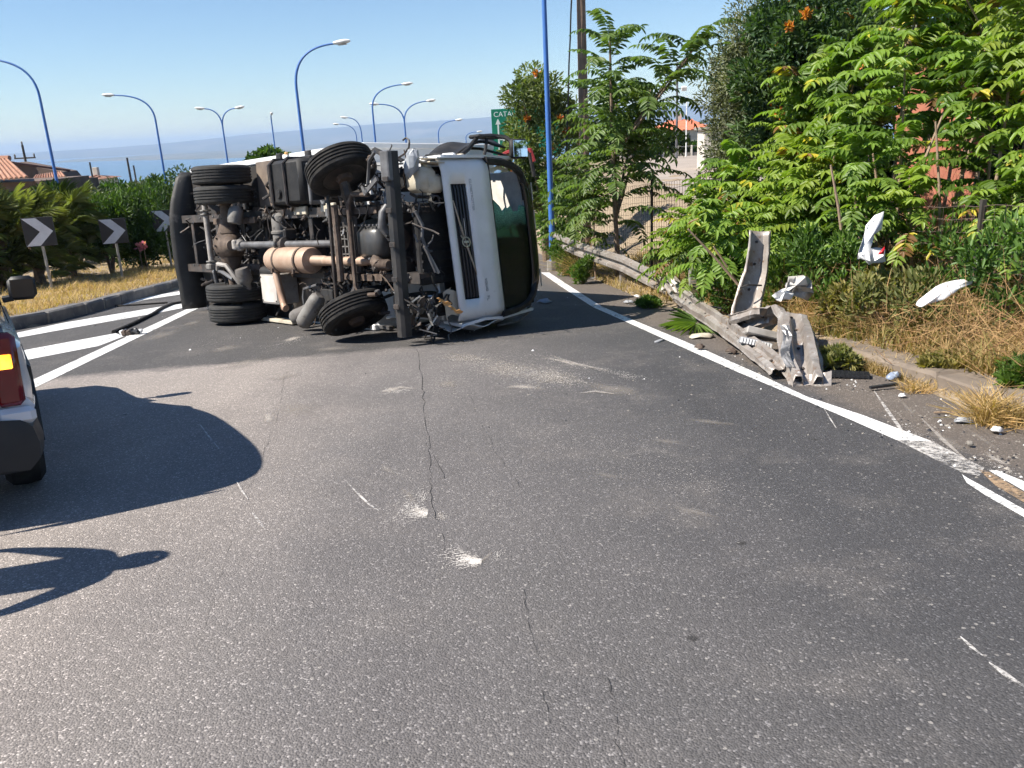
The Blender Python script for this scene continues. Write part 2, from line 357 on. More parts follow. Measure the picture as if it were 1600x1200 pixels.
# ------------------------------------------------------------------ terrain, road, sea, far hills, haze
rng = random.Random(7); nr = np.random.default_rng(11)
def axis(lo_fine, hi_fine, step, lo, hi, g=1.35):
    a = list(np.arange(lo_fine, hi_fine+1e-6, step)); d = step
    x = a[-1]
    while x < hi: d *= g; x = min(hi, x+d); a.append(x)
    d = step; x = a[0]; pre = []
    while x > lo: d *= g; x = max(lo, x-d); pre.append(x)
    return pre[::-1] + a
def soilmat():
    m, t, b, o = nodes('dry_soil'); co = objco(t)
    c = ramp(t, noise(t, 0.9, 6, 0.65, co), [(0.3, (0.20, 0.15, 0.10)), (0.55, (0.30, 0.235, 0.165)), (0.75, (0.17, 0.14, 0.085))])
    c = mix(t, ramp(t, noise(t, 22, 5, 0.7, co), [(0.45, 0.0), (0.7, 1.0)]), c, (0.38, 0.30, 0.21))
    sp = nn(t, 'ShaderNodeSeparateXYZ'); t.links.new(co, sp.inputs[0])
    far = nn(t, 'ShaderNodeMapRange'); far.inputs[1].default_value = 40; far.inputs[2].default_value = 110; t.links.new(sp.outputs[1], far.inputs[0])
    c = mix(t, far.outputs[0], c, ramp(t, noise(t, 0.05, 5, 0.6, co), [(0.4, (0.07, 0.085, 0.04)), (0.6, (0.16, 0.14, 0.08))]))
    t.links.new(c, b.inputs['Base Color']); b.inputs['Roughness'].default_value = 0.95; b.inputs['Specular IOR Level'].default_value = 0.15
    bump(t, b, noise(t, 18, 7, 0.7, co), 0.8, 0.03); return m
SOIL = soilmat()
xs = axis(-22, 16, 0.4, -6000, 6000); ys = axis(-6, 46, 0.5, -60, 760)
bm_ = MB()
def near_lump(x, y):
    t = x - interp(EDGE, y); k = 0.0
    if t > 1.3 and y < 40: k = 1.0
    if x < -9 and 13 < y < 45: k = 0.6
    return k*0.05*(math.sin(x*3.1+y*1.7)+math.sin(x*1.3-y*2.9+1)+math.sin(x*5.3+y*4.1)*.5)
for x in xs:
    for y in ys:
        z = land(x, y); t = x - interp(EDGE, y)
        if t <= 0.95 and z <= -SL*y + 0.01: z -= 0.06
        if abs(x) > 400: z += -0.0
        bm_.v.append(Vector((x, y, z + near_lump(x, y))))
ny = len(ys)
bm_.f = [(i*ny+j, (i+1)*ny+j, (i+1)*ny+j+1, i*ny+j+1) for i in range(len(xs)-1) for j in range(ny-1)]; bm_.m = [0]*len(bm_.f)
terrain = bm_.build('terrain', SOIL, smooth=True, angle=60, kind='structure')

SEAZ = -60.0
m, t, b, o = nodes('sea_water')
b.inputs['Base Color'].default_value = (0.06, 0.13, 0.20, 1); b.inputs['Roughness'].default_value = 0.28
bump(t, b, noise(t, 0.06, 6, 0.65, objco(t)), 0.5, 1.5)
MB().grid(lambda u, v: (lerp(-12500, 12500, u), lerp(690, 12500, v), SEAZ), 12, 12).build('sea', m, kind='structure')
# far coast: plain and ridges, real relief kilometres off
def hillmat():
    m, t, b, o = nodes('far_hill_scrub'); co = objco(t)
    c = ramp(t, noise(t, 0.003, 7, 0.65, co), [(0.35, (0.06, 0.075, 0.05)), (0.55, (0.13, 0.12, 0.08)), (0.72, (0.24, 0.21, 0.16))])
    t.links.new(c, b.inputs['Base Color']); b.inputs['Roughness'].default_value = 1.0; return m
HILL = hillmat()
def ridge(name, y0, y1, crest, x0, x1, nx_=150, seed=0):
    rr = random.Random(seed); ph = [rr.uniform(0, 6.28) for _ in range(9)]
    def fn(u, v):
        x = lerp(x0, x1, u); y = lerp(y0(x), y1(x), v)
        h = crest(x); prof = math.sin(min(1, v*1.15)*math.pi/2)**1.2 if v < .87 else 1-(v-.87)*3
        rough = sum(math.sin(x*k*0.0011+ph[i]+v*k*1.3)/k for i, k in enumerate((1, 2, 3.3, 5, 8, 13, 21)))*0.06
        rough += 0.10*math.sin(v*19+x*0.004+math.sin(x*.0023+v*7)*2)*v*(1-v)
        return (x, y, SEAZ - 4 + max(0, (h*prof*(1+rough))) + (6 if v > 0.02 else 0))
    return MB().grid(fn, nx_, 22).build(name, HILL, smooth=True, angle=80, kind='structure')
sm = lambda a, b, x: sstep(a, b, x)
# crest heights above sea from the skyline in the photograph
ridge('hills', lambda x: 7600, lambda x: 9800, lambda x: 66+62*sm(-5000, -2300, x)+62*sm(-3300, -300, x)+30*sm(-300, 1500, x)+10*math.sin(x*.0016)*sm(-4500, -2500, x), -7500, 7500, seed=3)
ridge('hills', lambda x: 5200, lambda x: 7000, lambda x: 4+42*sm(-2600, 600, x)+8*math.sin(x*.003)*sm(-2000, 0, x), -2700, 5200, seed=5)
ridge('coastal_plain', lambda x: 3600+1500*sm(-600, -2700, x)+250*math.sin(x*.0012), lambda x: 5600, lambda x: 7+6*sm(-1500, 1500, x), -2700, 5200, seed=9)

# haze: the air over the bay
hb = MB(); hb.box((0, 6100, 20), (25600, 13400, 176)); hz = hb.build('haze', [], kind='stuff')
hm = bpy.data.materials.new('haze_air'); hm.use_nodes = True; ht = hm.node_tree; ht.nodes.clear()
ho = ht.nodes.new('ShaderNodeOutputMaterial'); hv = ht.nodes.new('ShaderNodeVolumePrincipled')
hv.inputs['Color'].default_value = (0.52, 0.71, 1.0, 1); hv.inputs['Density'].default_value = 0.00015; hv.inputs['Anisotropy'].default_value = 0.0
ht.links.new(hv.outputs[0], ho.inputs['Volume']); hz.data.materials.append(hm)

# road sheet following the falling ground
def road_r(y): return interp(EDGE, y) + interp([(-8, 1.0), (4, 1.0), (8, 0.97), (13, 1.0), (19, 0.75), (60, 0.7)], y)
rb = MB(); ry = [-8, -4, -1, 0, 1, 2, 3, 4, 5, 6, 7, 8, 9, 10, 11, 12, 13, 15, 17, 19, 22, 26, 32, 40, 60, 95]
for y in ry:
    for k in range(13): 
        x = lerp(-24, road_r(y) + 0.05*math.sin(y*2.3), k/12); rb.v.append(Vector((x, y, -SL*y)))
rb.f = [(i*13+j, i*13+j+1, (i+1)*13+j+1, (i+1)*13+j) for i in range(len(ry)-1) for j in range(12)]; rb.m = [0]*len(rb.f)
road = rb.build('road', ASPH, kind='structure')

def decal(name, pts, mat_, dz=0.004, parent=road, soft=0.0):
    """thin sheet laid on the road through pixels; soft>0 fades the rim"""
    P = [gnd(x, y) + Vector((0, 0, dz)) for x, y in pts]
    me = bpy.data.meshes.new(name); n = len(P)
    if soft:
        c = sum(P, Vector())/n; V = [c] + [lerp(c, p, 1-soft) for p in P] + P
        F = [(0, 1+i, 1+(i+1) % n) for i in range(n)] + [(1+i, 1+n+i, 1+n+(i+1) % n, 1+(i+1) % n) for i in range(n)]
        fd = [1.0] + [0.75]*n + [0.0]*n
    else: V = P; F = [tuple(range(n))]; fd = [0.8]*n
    me.from_pydata(V, [], F); a = me.attributes.new('fade', 'FLOAT', 'POINT'); a.data.foreach_set('value', fd)
    bm2 = bmesh.new(); bm2.from_mesh(me); bmesh.ops.recalc_face_normals(bm2, faces=bm2.faces)
    if bm2.faces[0].normal.z < 0:
        for f in bm2.faces: f.normal_flip()
    bm2.to_mesh(me); bm2.free()
    me.materials.append(mat_); o = bpy.data.objects.new(name, me); COL.objects.link(o); o.parent = parent; return o
decal('painted_line', [(40, 600), (49, 595), (301, 479), (322, 476), (51, 608), (40, 613)], PAINT)
decal('painted_stripe', [(-60, 566), (30, 549), (181, 521), (193, 526), (154, 541), (30, 565), (-60, 583)], PAINT)
decal('painted_stripe', [(-40, 535), (28, 520), (100, 504.5), (265, 477), (290, 473), (303, 478), (247, 489), (100, 515), (28, 528), (-40, 545)], PAINT)
decal('painted_stripe', [(181, 480), (224, 465), (287, 454), (330, 447), (330, 453), (287, 459.5), (227, 468.5)], PAINT)
decal('edge_line', [(845, 426), (878, 449), (926, 480), (980, 504), (1066, 543), (1153, 582), (1227, 613), (1330, 657), (1400, 688), (1455, 690), (1350, 650), (1260, 620), (1190, 587), (1092, 543), (991, 501), (940, 479), (893, 449), (858, 426)], PAINT)
decal('edge_line', [(1400, 688), (1430, 703), (1500, 738), (1530, 745), (1538, 732), (1455, 690)], PAINT_WORN)
decal('edge_line', [(1545, 736), (1558, 736), (1600, 753), (1680, 790), (1680, 808), (1600, 768)], PAINT)
decal('tan_line', [(1528, 734), (1545, 738), (1600, 770), (1680, 811), (1680, 830), (1600, 786), (1556, 760)], TARC)
decal('edge_line', [(1503, 742), (1512, 748), (1545, 766), (1600, 797), (1680, 845), (1680, 858), (1600, 809), (1540, 775), (1510, 755)], PAINT)
# scuffs, dust and gouges left by the truck sliding on its side
def ell(cx, cy_, rx, ry_, ang=0, n=18, j=0.25, seed=1):
    r_ = random.Random(seed); c, s_ = math.cos(R(ang)), math.sin(R(ang)); out = []
    for k in range(n):
        a = 2*math.pi*k/n; q = 1+r_.uniform(-j, j); x, y = rx*q*math.cos(a), ry_*q*math.sin(a); out.append((cx+x*c-y*s_, cy_+x*s_+y*c))
    return out
k = 0
for (cx, cy_, rx, ry_, ang, mm, sf) in [(655, 800, 20, 12, 20, CHALK, .6), (690, 808, 14, 9, 60, CHALK2, .7), (735, 876, 26, 11, 12, CHALK, .6), (760, 872, 26, 6, -35, CHALK2, .7),
        (640, 775, 26, 9, 40, CHALK2, .7), (605, 735, 24, 6, 25, CHALK2, .7), (790, 578, 70, 22, 4, CHALK2, .6), (870, 590, 80, 20, 6, CHALK2, .6), (730, 560, 70, 12, 4, CHALK2, .6),
        (960, 610, 80, 14, 8, CHALK2, .7), (610, 610, 26, 6, -8, CHALK, .6), (820, 605, 50, 8, 2, CHALK, .7), (880, 565, 60, 6, 12, CHALK, .7), (700, 600, 26, 10, 0, CHALK2, .6),
        (460, 640, 60, 20, -4, CHALK2, .7), (420, 655, 18, 14, -60, CHALK, .7), (440, 590, 50, 7, -10, CHALK2, .7), (380, 570, 90, 10, -12, CHALK2, .7), (455, 530, 26, 5, -14, CHALK, .6), (350, 545, 40, 8, -10, CHALK2, .7),
        (520, 545, 60, 6, -3, CHALK2, .7), (950, 745, 60, 9, 12, CHALK2, .8), (1080, 800, 70, 10, 12, CHALK2, .8), (1110, 660, 80, 6, 6, CHALK2, .8), (1040, 690, 60, 8, 8, CHALK2, .8), (720, 535, 60, 5, -4, CHALK2, .7),
        (250, 525, 50, 10, -14, CHALK2, .7), (300, 505, 40, 7, -14, CHALK2, .8), (1480, 690, 70, 10, 28, CHALK2, .7), (1560, 720, 40, 8, 28, CHALK, .7), (1420, 640, 50, 5, 45, CHALK2, .7), (1540, 690, 60, 6, 32, CHALK2, .7)]:
    k += 1; decal('scuff_mark', ell(cx, cy_, rx, ry_, ang, seed=k), mm, 0.003+0.0004*(k % 6), soft=sf)
def gouge(pts, w, mm, seed=0, dz=0.0055):
    r_ = random.Random(seed); L_, Rr = [], []
    for i, (x, y) in enumerate(pts):
        a = pts[max(0, i-1)]; b_ = pts[min(len(pts)-1, i+1)]; dx, dy = b_[0]-a[0], b_[1]-a[1]; l = math.hypot(dx, dy)
        ww = w*(0.25 if i in (0, len(pts)-1) else r_.uniform(.7, 1.2)); L_.append((x-dy/l*ww, y+dx/l*ww)); Rr.append((x+dy/l*ww, y-dx/l*ww))
    decal('gouge', L_+Rr[::-1], mm, dz)
for i, (p, w) in enumerate([([(542, 754), (560, 773), (578, 790), (592, 799)], 1.4), ([(369, 751), (378, 768), (388, 781)], 2.2), ([(394, 802), (404, 815), (415, 829)], 2.2), ([(312, 663), (328, 685), (345, 705)], 1.6),
        ([(1500, 996), (1516, 1011), (1535, 1026)], 3.0), ([(1545, 1037), (1570, 1055), (1605, 1078)], 3.6), ([(1366, 612), (1385, 640), (1405, 668), (1420, 690)], 2.2), ([(1285, 635), (1297, 655), (1308, 672)], 1.2),
        ([(598, 612), (625, 606), (650, 608)], 2.0), ([(905, 615), (930, 612), (960, 616)], 1.6), ([(860, 556), (905, 570), (950, 580)], 1.4), ([(1440, 655), (1475, 690), (1510, 720)], 3.0), ([(330, 487), (350, 492), (372, 490)], 1.0)]):
    gouge(p, w, PAINT_WORN if i < 8 else CHALK, i)
# cracks in the surface: narrow dark strips with their own wander
crackm = mat('crack_shadow_dirt', (0.028, 0.026, 0.025), 1.0)
def crack(pts, w, seed):
    r_ = random.Random(seed); fine = []
    for a, b_ in zip(pts, pts[1:]):
        n = max(2, int(math.hypot(b_[0]-a[0], b_[1]-a[1])/7))
        for q in range(n): fine.append((lerp(a[0], b_[0], q/n)+r_.uniform(-2.4, 2.4), lerp(a[1], b_[1], q/n)+r_.uniform(-1.5, 1.5)))
    fine.append(pts[-1]); mb = MB(); n = len(fine)
    for i, (x, y) in enumerate(fine):
        ww = .52*w*max(0.15, r_.uniform(0.1, 1.2))*(1+y/2400)
        for sgn in (-1, 1):
            p = gnd(x+sgn*ww, y); mb.v.append(p + Vector((0, 0, 0.0028)))
    mb.f = [(2*i, 2*i+1, 2*i+3, 2*i+2) for i in range(n-1)]; mb.m = [0]*len(mb.f)
    mb.build('crack', crackm, road)
crack([(652, 545), (660, 600), (664, 650), (670, 690), (672, 740), (675, 790), (690, 830), (695, 860)], 0.7, 1)
crack([(664, 690), (690, 735), (694, 748)], 0.7, 2)
crack([(820, 920), (824, 970), (838, 1020), (848, 1030)], 0.6, 3)
crack([(848, 1080), (860, 1130), (966, 1130), (963, 1165), (978, 1200)][:2], 0.6, 4)
crack([(950, 1060), (966, 1120), (963, 1160), (980, 1200)], 0.8, 5)
crack([(448, 580), (430, 660), (400, 740), (372, 800), (345, 900), (300, 1040), (268, 1130), (245, 1200)], 0.3, 6)
crack([(735, 620), (770, 700), (820, 770), (880, 850)], 0.3, 7)
crack([(466, 784), (500, 776), (532, 768)], 0.5, 8)

# kerb of the traffic island: one stone after another
kerb = empty('traffic_island_kerb', (0, 0, 0)); tag(kerb, 'dark weathered kerb of separate stones round the dry grass traffic island', 'kerb')
kp = [Vector((-15.5, 11.55, 0)), Vector((-11.5, 11.95, 0)), Vector((-9.4, 12.5, 0)), Vector((-8.55, 13.25, 0)), Vector((-8.18, 14.4, 0)), Vector((-8.13, 15.6, 0)), Vector((-8.25, 18, 0)), Vector((-8.35, 21.3, 0)), Vector((-8.6, 26, 0)), Vector((-9.2, 32, 0))]
def along(path, step):
    out = []; 
    for a, b_ in zip(path, path[1:]):
        n = max(1, round((b_-a).length/step)); out += [lerp(a, b_, q/n) for q in range(n)]
    return out + [path[-1]]
kpts = along(kp, 0.95)
for i, (a, b_) in enumerate(zip(kpts, kpts[1:])):
    a = Vector((a.x, a.y, -SL*a.y)); b_ = Vector((b_.x, b_.y, -SL*b_.y)); d = (b_-a).normalized(); g = 0.012+rng.random()*.012
    dz = rng.uniform(-.012, .012); mb = MB()
    mb.bar(a+d*g+Vector((0, 0, 0.06+dz)), b_-d*g+Vector((0, 0, 0.06+dz)), 0.26, 0.30, bev=0.03)
    for v in mb.v: v += Vector((rng.uniform(-.008, .008), rng.uniform(-.008, .008), rng.uniform(-.01, .006)))
    mb.build('kerb_stone', kerbm, kerb)
    if i % 2 == 0 or True:
        mb = MB(); mb.bar(b_-d*(g+.01)+Vector((0, 0, 0.045)), b_+d*(g+.01)+Vector((0, 0, 0.045)), 0.235, 0.27); mb.build('mortar_joint', concrete, kerb)
# concrete edging on the right: two runs of slabs
edgem = mat('dirt_covered_concrete', (0.22, 0.175, 0.135), 0.95, c2=(0.15, 0.12, 0.095), scale=3, c3=(0.42, 0.37, 0.31), s3=4.5, t3=(0.63, 0.72), bmp=0.7, bscale=14)
def edging(label, path, w, h, zoff):
    e = empty('concrete_edging'); tag(e, label, 'edging')
    pts = along([Vector((x, y, 0)) for x, y in path], 1.3)
    for a, b_ in zip(pts, pts[1:]):
        a = Vector((a.x, a.y, -SL*a.y+zoff)); b_ = Vector((b_.x, b_.y, -SL*b_.y+zoff)); d = (b_-a).normalized()
        mb = MB(); mb.bar(a+d*.01, b_-d*.01, w, h, bev=0.025)
        for v in mb.v: v += Vector((rng.uniform(-.02, .02), rng.uniform(-.02, .02), rng.uniform(-.025, .015)))
        mb.build('edging_slab', edgem, e)
edging('low cracked concrete edging below the dry grass bank at right', [(3.35, 8.3), (3.62, 6.4), (3.82, 4.6), (3.95, 2.6), (4.0, 0.4)], 0.40, 0.26, 0.0)
edging('low concrete edging under the standing guard rail', [(1.95, 19.5), (2.3, 16.5), (2.65, 13.9), (2.85, 12.6)], 0.40, 0.26, 0.02)
# ------------------------------------------------------------------ the overturned truck
# local frame: x = towards the truck's nose, y = from underside to roof (away from the camera), z = height above the road
_n = Vector((0, SL, 1)).normalized(); _th = R(47)
_f = Vector((math.cos(_th), -math.sin(_th), 0)); _f = (_f - _n*_f.dot(_n)).normalized(); _c = _n.cross(_f)
TO = Vector((-2.0, 10.6, -SL*10.6))
truck = empty('overturned_truck', mat=frame(TO, _f, _c, _n))
tag(truck, 'white box truck lying on its side across the road, underside towards the viewer', 'truck')
def T(mb, name, m_, parent=truck, **kw): return mb.build(name, m_, parent, **kw)
BC = 1.235                                             # the truck's centre line, as a height above the road
# frame rails and cross members
for zb in (BC-.40, BC+.40):
    mb = MB(); mb.box((-2.4, .42, zb), (6.9, .24, .07), bev=.008); mb.box((-2.4, .305, zb-.03 if zb < BC else zb+.03), (6.9, .012, .13)); 
    r_ = T(mb, 'frame_rail', frame_m)
    for k in range(26):
        x = -5.6+k*.26+rng.uniform(-.05, .05); mb = MB(); mb.lathe([(.018, 0), (.018, .012), (.008, .018)], (x, .298, zb+rng.uniform(-.05, .05)), (0, -1, 0), 6); T(mb, 'bolt', steel_g, r_)
for x, w in ((-5.5, .1), (-4.5, .12), (-2.55, .10), (-1.45, .10), (-.55, .14), (.62, .16)):
    mb = MB(); mb.box((x, .42, BC), (w, .2, .74), bev=.01); T(mb, 'cross_member', frame_m)
# wheels
def wheel(center, axis_, rr, w, front, name='wheel', lug=False, face=1):
    ax = Vector(axis_).normalized(); h = w/2
    u = ax.orthogonal().normalized(); v = ax.cross(u)
    e = bpy.data.objects.new(name, None); COL.objects.link(e); e.parent = truck; e.matrix_local = frame(center, u, v, ax)
    pr = [(rr*.60, -h*.80), (rr*.72, -h*1.0), (rr*.86, -h*1.03), (rr*.95, -h*.92)]
    tr = [(rr*.985, -h*.8)]
    for q in (-.48, -.16, .16, .48):
        g = .016; tr += [(rr*1.0, h*(q-.09)), (rr*1.0-g, h*(q-.05)), (rr*1.0-g, h*(q+.05)), (rr*1.0, h*(q+.09))]
    tr += [(rr*.985, h*.8)]
    prof = pr + tr + [(r0, -h0) for r0, h0 in pr[::-1]]
    mb = MB(); mb.lathe(prof, (0, 0, 0), (0, 0, 1), 64, closed=True); T(mb, 'tyre', tread if lug else rubber, e, angle=28)
    mb = MB(); mb.lathe([(rr*.61, h*.8), (rr*.63, h*.84), (rr*.56, h*.80), (rr*.52, h*.2), (rr*.30, h*.15*face), (rr*.27, h*.45*face), (.001, h*.5*face)] if True else [], (0, 0, 0), (0, 0, 1), 40)
    mb.lathe([(rr*.61, -h*.8), (rr*.63, -h*.84), (rr*.56, -h*.80), (rr*.50, -h*.1), (rr*.40, h*.1)], (0, 0, 0), (0, 0, 1), 40)
    rim = T(mb, 'rim', steel_d, e, angle=30)
    mb = MB(); mb.lathe([(rr*.42, -h*.5), (rr*.44, -h*.05), (rr*.3, .0)], (0, 0, 0), (0, 0, 1), 32); mb.lathe([(rr*.2, -h*1.2), (rr*.24, -h*.9), (rr*.24, h*.3)], (0, 0, 0), (0, 0, 1), 24)
    T(mb, 'brake_drum', rusty, e, angle=40)
    mb = MB()
    for k in range(8):
        a = k*math.pi/4; mb.lathe([(.014, 0), (.014, .03)], (rr*.36*math.cos(a), rr*.36*math.sin(a), h*.13*face), (0, 0, face), 6)
    T(mb, 'wheel_nuts', steel_d, e)
    return e
RW = .445
st = R(31); axs = Vector((-math.sin(st), 0, math.cos(st)))
wu = wheel((-.02, 0, 2.17), axs, RW, .27, True); wl = wheel((.0, -.02, .365), axs, RW, .27, True, face=-1)
wu['label'] = 'upper front wheel turned on its steering'; wl['label'] = 'lower front wheel turned on its steering, near the road'
for z in (2.30, 2.00, .50, .185): wheel((-3.55, 0, z), (0, 0, 1), RW, .265, False, lug=True)
# front axle: I-beam, kingpins, tie rod, anti-roll bar, springs
mb = MB(); mb.tube([(.0, 0, .42), (.02, .03, .62), (.02, .10, .80), (.02, .10, 1.66), (.02, .03, 1.86), (.0, 0, 2.08)], [.06, .07, .065, .065, .07, .06], 6)
mb.box((.02, .04, BC), (.13, .018, 1.05), bev=.005); T(mb, 'front_axle', steel_d)
mb = MB(); mb.tube([(-.32, -.06, .50), (-.26, -.09, .8), (-.24, -.09, 1.7), (-.30, -.06, 2.02)], .026, 8); T(mb, 'tie_rod', steel_d, smooth=True)
mb = MB(); mb.tube([(.50, .02, .62), (.22, -.03, .60), (.15, -.05, .72), (.15, -.05, 1.74), (.22, -.03, 1.86), (.52, .02, 1.84)], .028, 8); T(mb, 'anti_roll_bar', rusty, smooth=True)
mb = MB(); mb.tube([(-.08, -.11, .78), (-.06, -.115, 1.25), (-.08, -.11, 1.74)], .045, 8); T(mb, 'axle_link', rusty, smooth=True)
for zb in (BC-.42, BC+.42):
    mb = MB()
    for q in range(4):
        l = .75-q*.14; mb.grid(lambda u, v, l=l, q=q: (lerp(-l, l, u), .17-.03*q+.10*(2*u-1)**2*(l/.75)**2-.0, zb-.04+.08*v), 12, 1)
    sp = T(mb, 'leaf_spring', rusty, solid=.016)
    for x in (-.07, .09):
        mb = MB(); mb.tube([(x, .26, zb-.055), (x, .0, zb-.055), (x, -.03, zb), (x, .0, zb+.055), (x, .26, zb+.055)], .012, 6); T(mb, 'spring_clamp', steel_d, sp)
    for x in (-.78, .78):
        mb = MB(); mb.prism([(x-.09, .42), (x+.09, .42), (x+.045, .2), (x-.045, .2)], lambda p, h: (p[0], p[1], zb+h), -.05, .05); T(mb, 'spring_hanger', steel_g)
    mb = MB(); mb.tube([(.22, .38, zb+(.16 if zb > BC else -.16)), (.20, .02, zb+(.14 if zb > BC else -.14))], [.045, .032], 10); T(mb, 'shock_absorber', blackp, smooth=True)
# rear axle with banjo differential
mb = MB(); mb.tube([(-3.55, 0, .28), (-3.55, 0, .62), (-3.55, 0, .85), (-3.55, 0, 1.05)], [.075, .08, .10, .17], 16); mb.tube([(-3.55, 0, 2.2), (-3.55, 0, 1.85), (-3.55, 0, 1.62), (-3.55, 0, 1.42)], [.075, .08, .10, .17], 16)
T(mb, 'rear_axle', rusty, smooth=True)
mb = MB(); mb.lathe([(.001, -.20), (.10, -.195), (.19, -.14), (.235, -.05), (.245, 0), (.245, .04), (.20, .07), (.16, .16), (.10, .30), (.085, .42)], (-3.52, -.02, BC), (.93, -.32, 0), 32); df = T(mb, 'differential', rusty, smooth=True)
mb = MB()
for k in range(12):
    a = k*math.pi/6; mb.lathe([(.014, 0), (.014, .016)], Vector((-3.50, -.03, BC)) + Vector((.33*.2*math.cos(a), .93*.225*math.cos(a), .225*math.sin(a))) + Vector((.03, -.01, 0)), (.93, -.32, 0), 6)
T(mb, 'cover_bolts', steel_d, df)
mb = MB(); mb.box((-3.10, -.10, BC+.01), (.10, .14, .15), bev=.02); mb.lathe([(.09, 0), (.09, .05), (.06, .08)], (-3.10, -.06, BC), (1, 0, 0), 16); T(mb, 'drive_flange', boxgrey)
for z in (.88, 1.60):
    mb = MB(); mb.lathe([(.001, -.13), (.10, -.12), (.115, -.06), (.115, .05), (.10, .10), (.06, .14), (.05, .22)], (-3.15 if z < 1 else -3.2, -.02, z-.12 if z < 1 else z+.08), (0, .25, 1 if z > 1 else -1), 20); T(mb, 'brake_chamber', greytank, smooth=True)
    mb = MB(); mb.lathe([(.10, 0), (.12, .03), (.105, .07), (.12, .11), (.105, .15), (.12, .19), (.10, .22)], (-3.95, .08, z), (0, 1, 0), 20); T(mb, 'air_spring', rubber, smooth=True)
    mb = MB(); mb.bar((-3.0, .20, z), (-4.1, .04, z), .10, .055, up=(0, 1, 0), bev=.01); T(mb, 'trailing_arm', rusty)
# rear anti-roll / suspension rod seen at left
mb = MB(); mb.tube([(-3.98, -.14, 1.95), (-3.98, -.14, .92)], .045, 10); rd = T(mb, 'suspension_rod', boxgrey, smooth=True)
for z in (1.93, 1.78, 1.72, .98, .90):
    mb = MB(); mb.box((-3.98, -.14, z), (.16 if z in (1.93, .90) else .12, .15, .10 if z in (1.93, .90) else .03), bev=.02); T(mb, 'rod_bracket', greytank, rd)
mb = MB(); mb.tube([(-4.0, .02, .92), (-4.06, -.08, .8), (-4.12, -.03, .62), (-4.05, .05, .45)], .04, 8); mb.tube([(-3.9, -.1, .86), (-3.5, -.16, .80), (-3.28, -.14, .72)], .032, 8); T(mb, 'brake_linkage', steel_g, smooth=True)
mb = MB(); mb.tube([(-3.82, -.12, .86), (-3.62, -.20, .95), (-3.38, -.18, .93), (-3.24, -.12, .74), (-3.2, -.05, .6)], .035, 8); T(mb, 'axle_strut', boxgrey, smooth=True)
# drive shaft
mb = MB(); mb.tube([(-3.02, -.06, BC), (-1.95, .06, BC)], .052, 16); mb.tube([(-1.75, .08, BC), (-.68, .24, BC)], .052, 16); T(mb, 'drive_shaft', steel_g, smooth=True)
mb = MB(); mb.lathe([(.07, -.1), (.10, -.08), (.10, -.05), (.07, -.03), (.07, .03), (.11, .05), (.11, .09), (.06, .12)], (-1.85, .07, BC), (1, .13, 0), 16); mb.box((-1.85, .2, BC+.14), (.07, .2, .16), bev=.02); T(mb, 'centre_bearing', steel_d)
mb = MB(); mb.lathe([(.06, -.08), (.09, -.06), (.06, -.02), (.09, .02), (.09, .05), (.05, .08)], (-3.04, -.06, BC), (1, .1, 0), 12); mb.lathe([(.06, -.08), (.10, -.06), (.06, -.02), (.10, .02), (.12, .06)], (-.64, .25, BC), (1, .1, 0), 12); T(mb, 'universal_joint', steel_d)
# air dryer / filter cylinder standing behind the shaft
mb = MB(); mb.lathe([(.001, .36), (.06, .35), (.105, .31), (.115, .25), (.115, .10), (.135, .085), (.135, .055), (.115, .04), (.115, -.40), (.08, -.44)], (-2.3, .30, 1.33), (0, 0, 1), 24); T(mb, 'air_filter', greytank, smooth=True, angle=35)
# gearbox, bell housing, oil pan
mb = MB(); mb.box((-.42, .38, BC+.02), (.50, .42, .40), bev=.07)
for k in range(6): mb.box((-.64+k*.085, .155, BC+.02), (.022, .04, .40))
for k in range(4): mb.box((-.42, .15, BC-.13+k*.10), (.50, .03, .018))
T(mb, 'gearbox', mat('grimy_gearbox_casting', (.16, .15, .14), .65, .2, c2=(.07, .062, .055), scale=8, bmp=.3))
mb = MB(); mb.lathe([(.30, 0), (.31, .04), (.27, .10), (.24, .22)], (-.02, .42, BC), (-1, 0, 0), 28); T(mb, 'bell_housing', boxgrey, smooth=True)
mb = MB(); mb.box((.33, .22, BC+.02), (.52, .36, .42), bev=.08); T(mb, 'oil_pan', mat('black_oil_pan', (.045, .047, .05), .35, .2, c2=(.08, .075, .07), scale=4), angle=50)
mb = MB(); mb.box((.02, .24, BC+.02), (.07, .38, .46), bev=.02); T(mb, 'oil_pan_flange', cream)
mb = MB(); mb.box((.25, .78, BC), (1.1, .6, .62), bev=.06); T(mb, 'engine_block', steel_d)
for k in range(7):
    mb = MB(); mb.lathe([(.013, 0), (.013, .02)], (.1+k*.08, .07, BC+.24), (0, -1, 0), 6); T(mb, 'bolt', steel_g)
# pulley and fan end
mb = MB(); mb.lathe([(.14, -.02), (.15, -.01), (.12, .0), (.15, .02), (.05, .05)], (.72, .28, BC+.05), (1, 0, 0), 28); T(mb, 'pulley', rusty, smooth=True)
mb = MB(); mb.tube([(.72, .16, 1.30), (.70, .05, 1.45), (.72, .06, 1.62), (.74, .12, 1.70)], [.05, .06, .05, .04], 10); T(mb, 'coolant_pipe', steel_g, smooth=True)
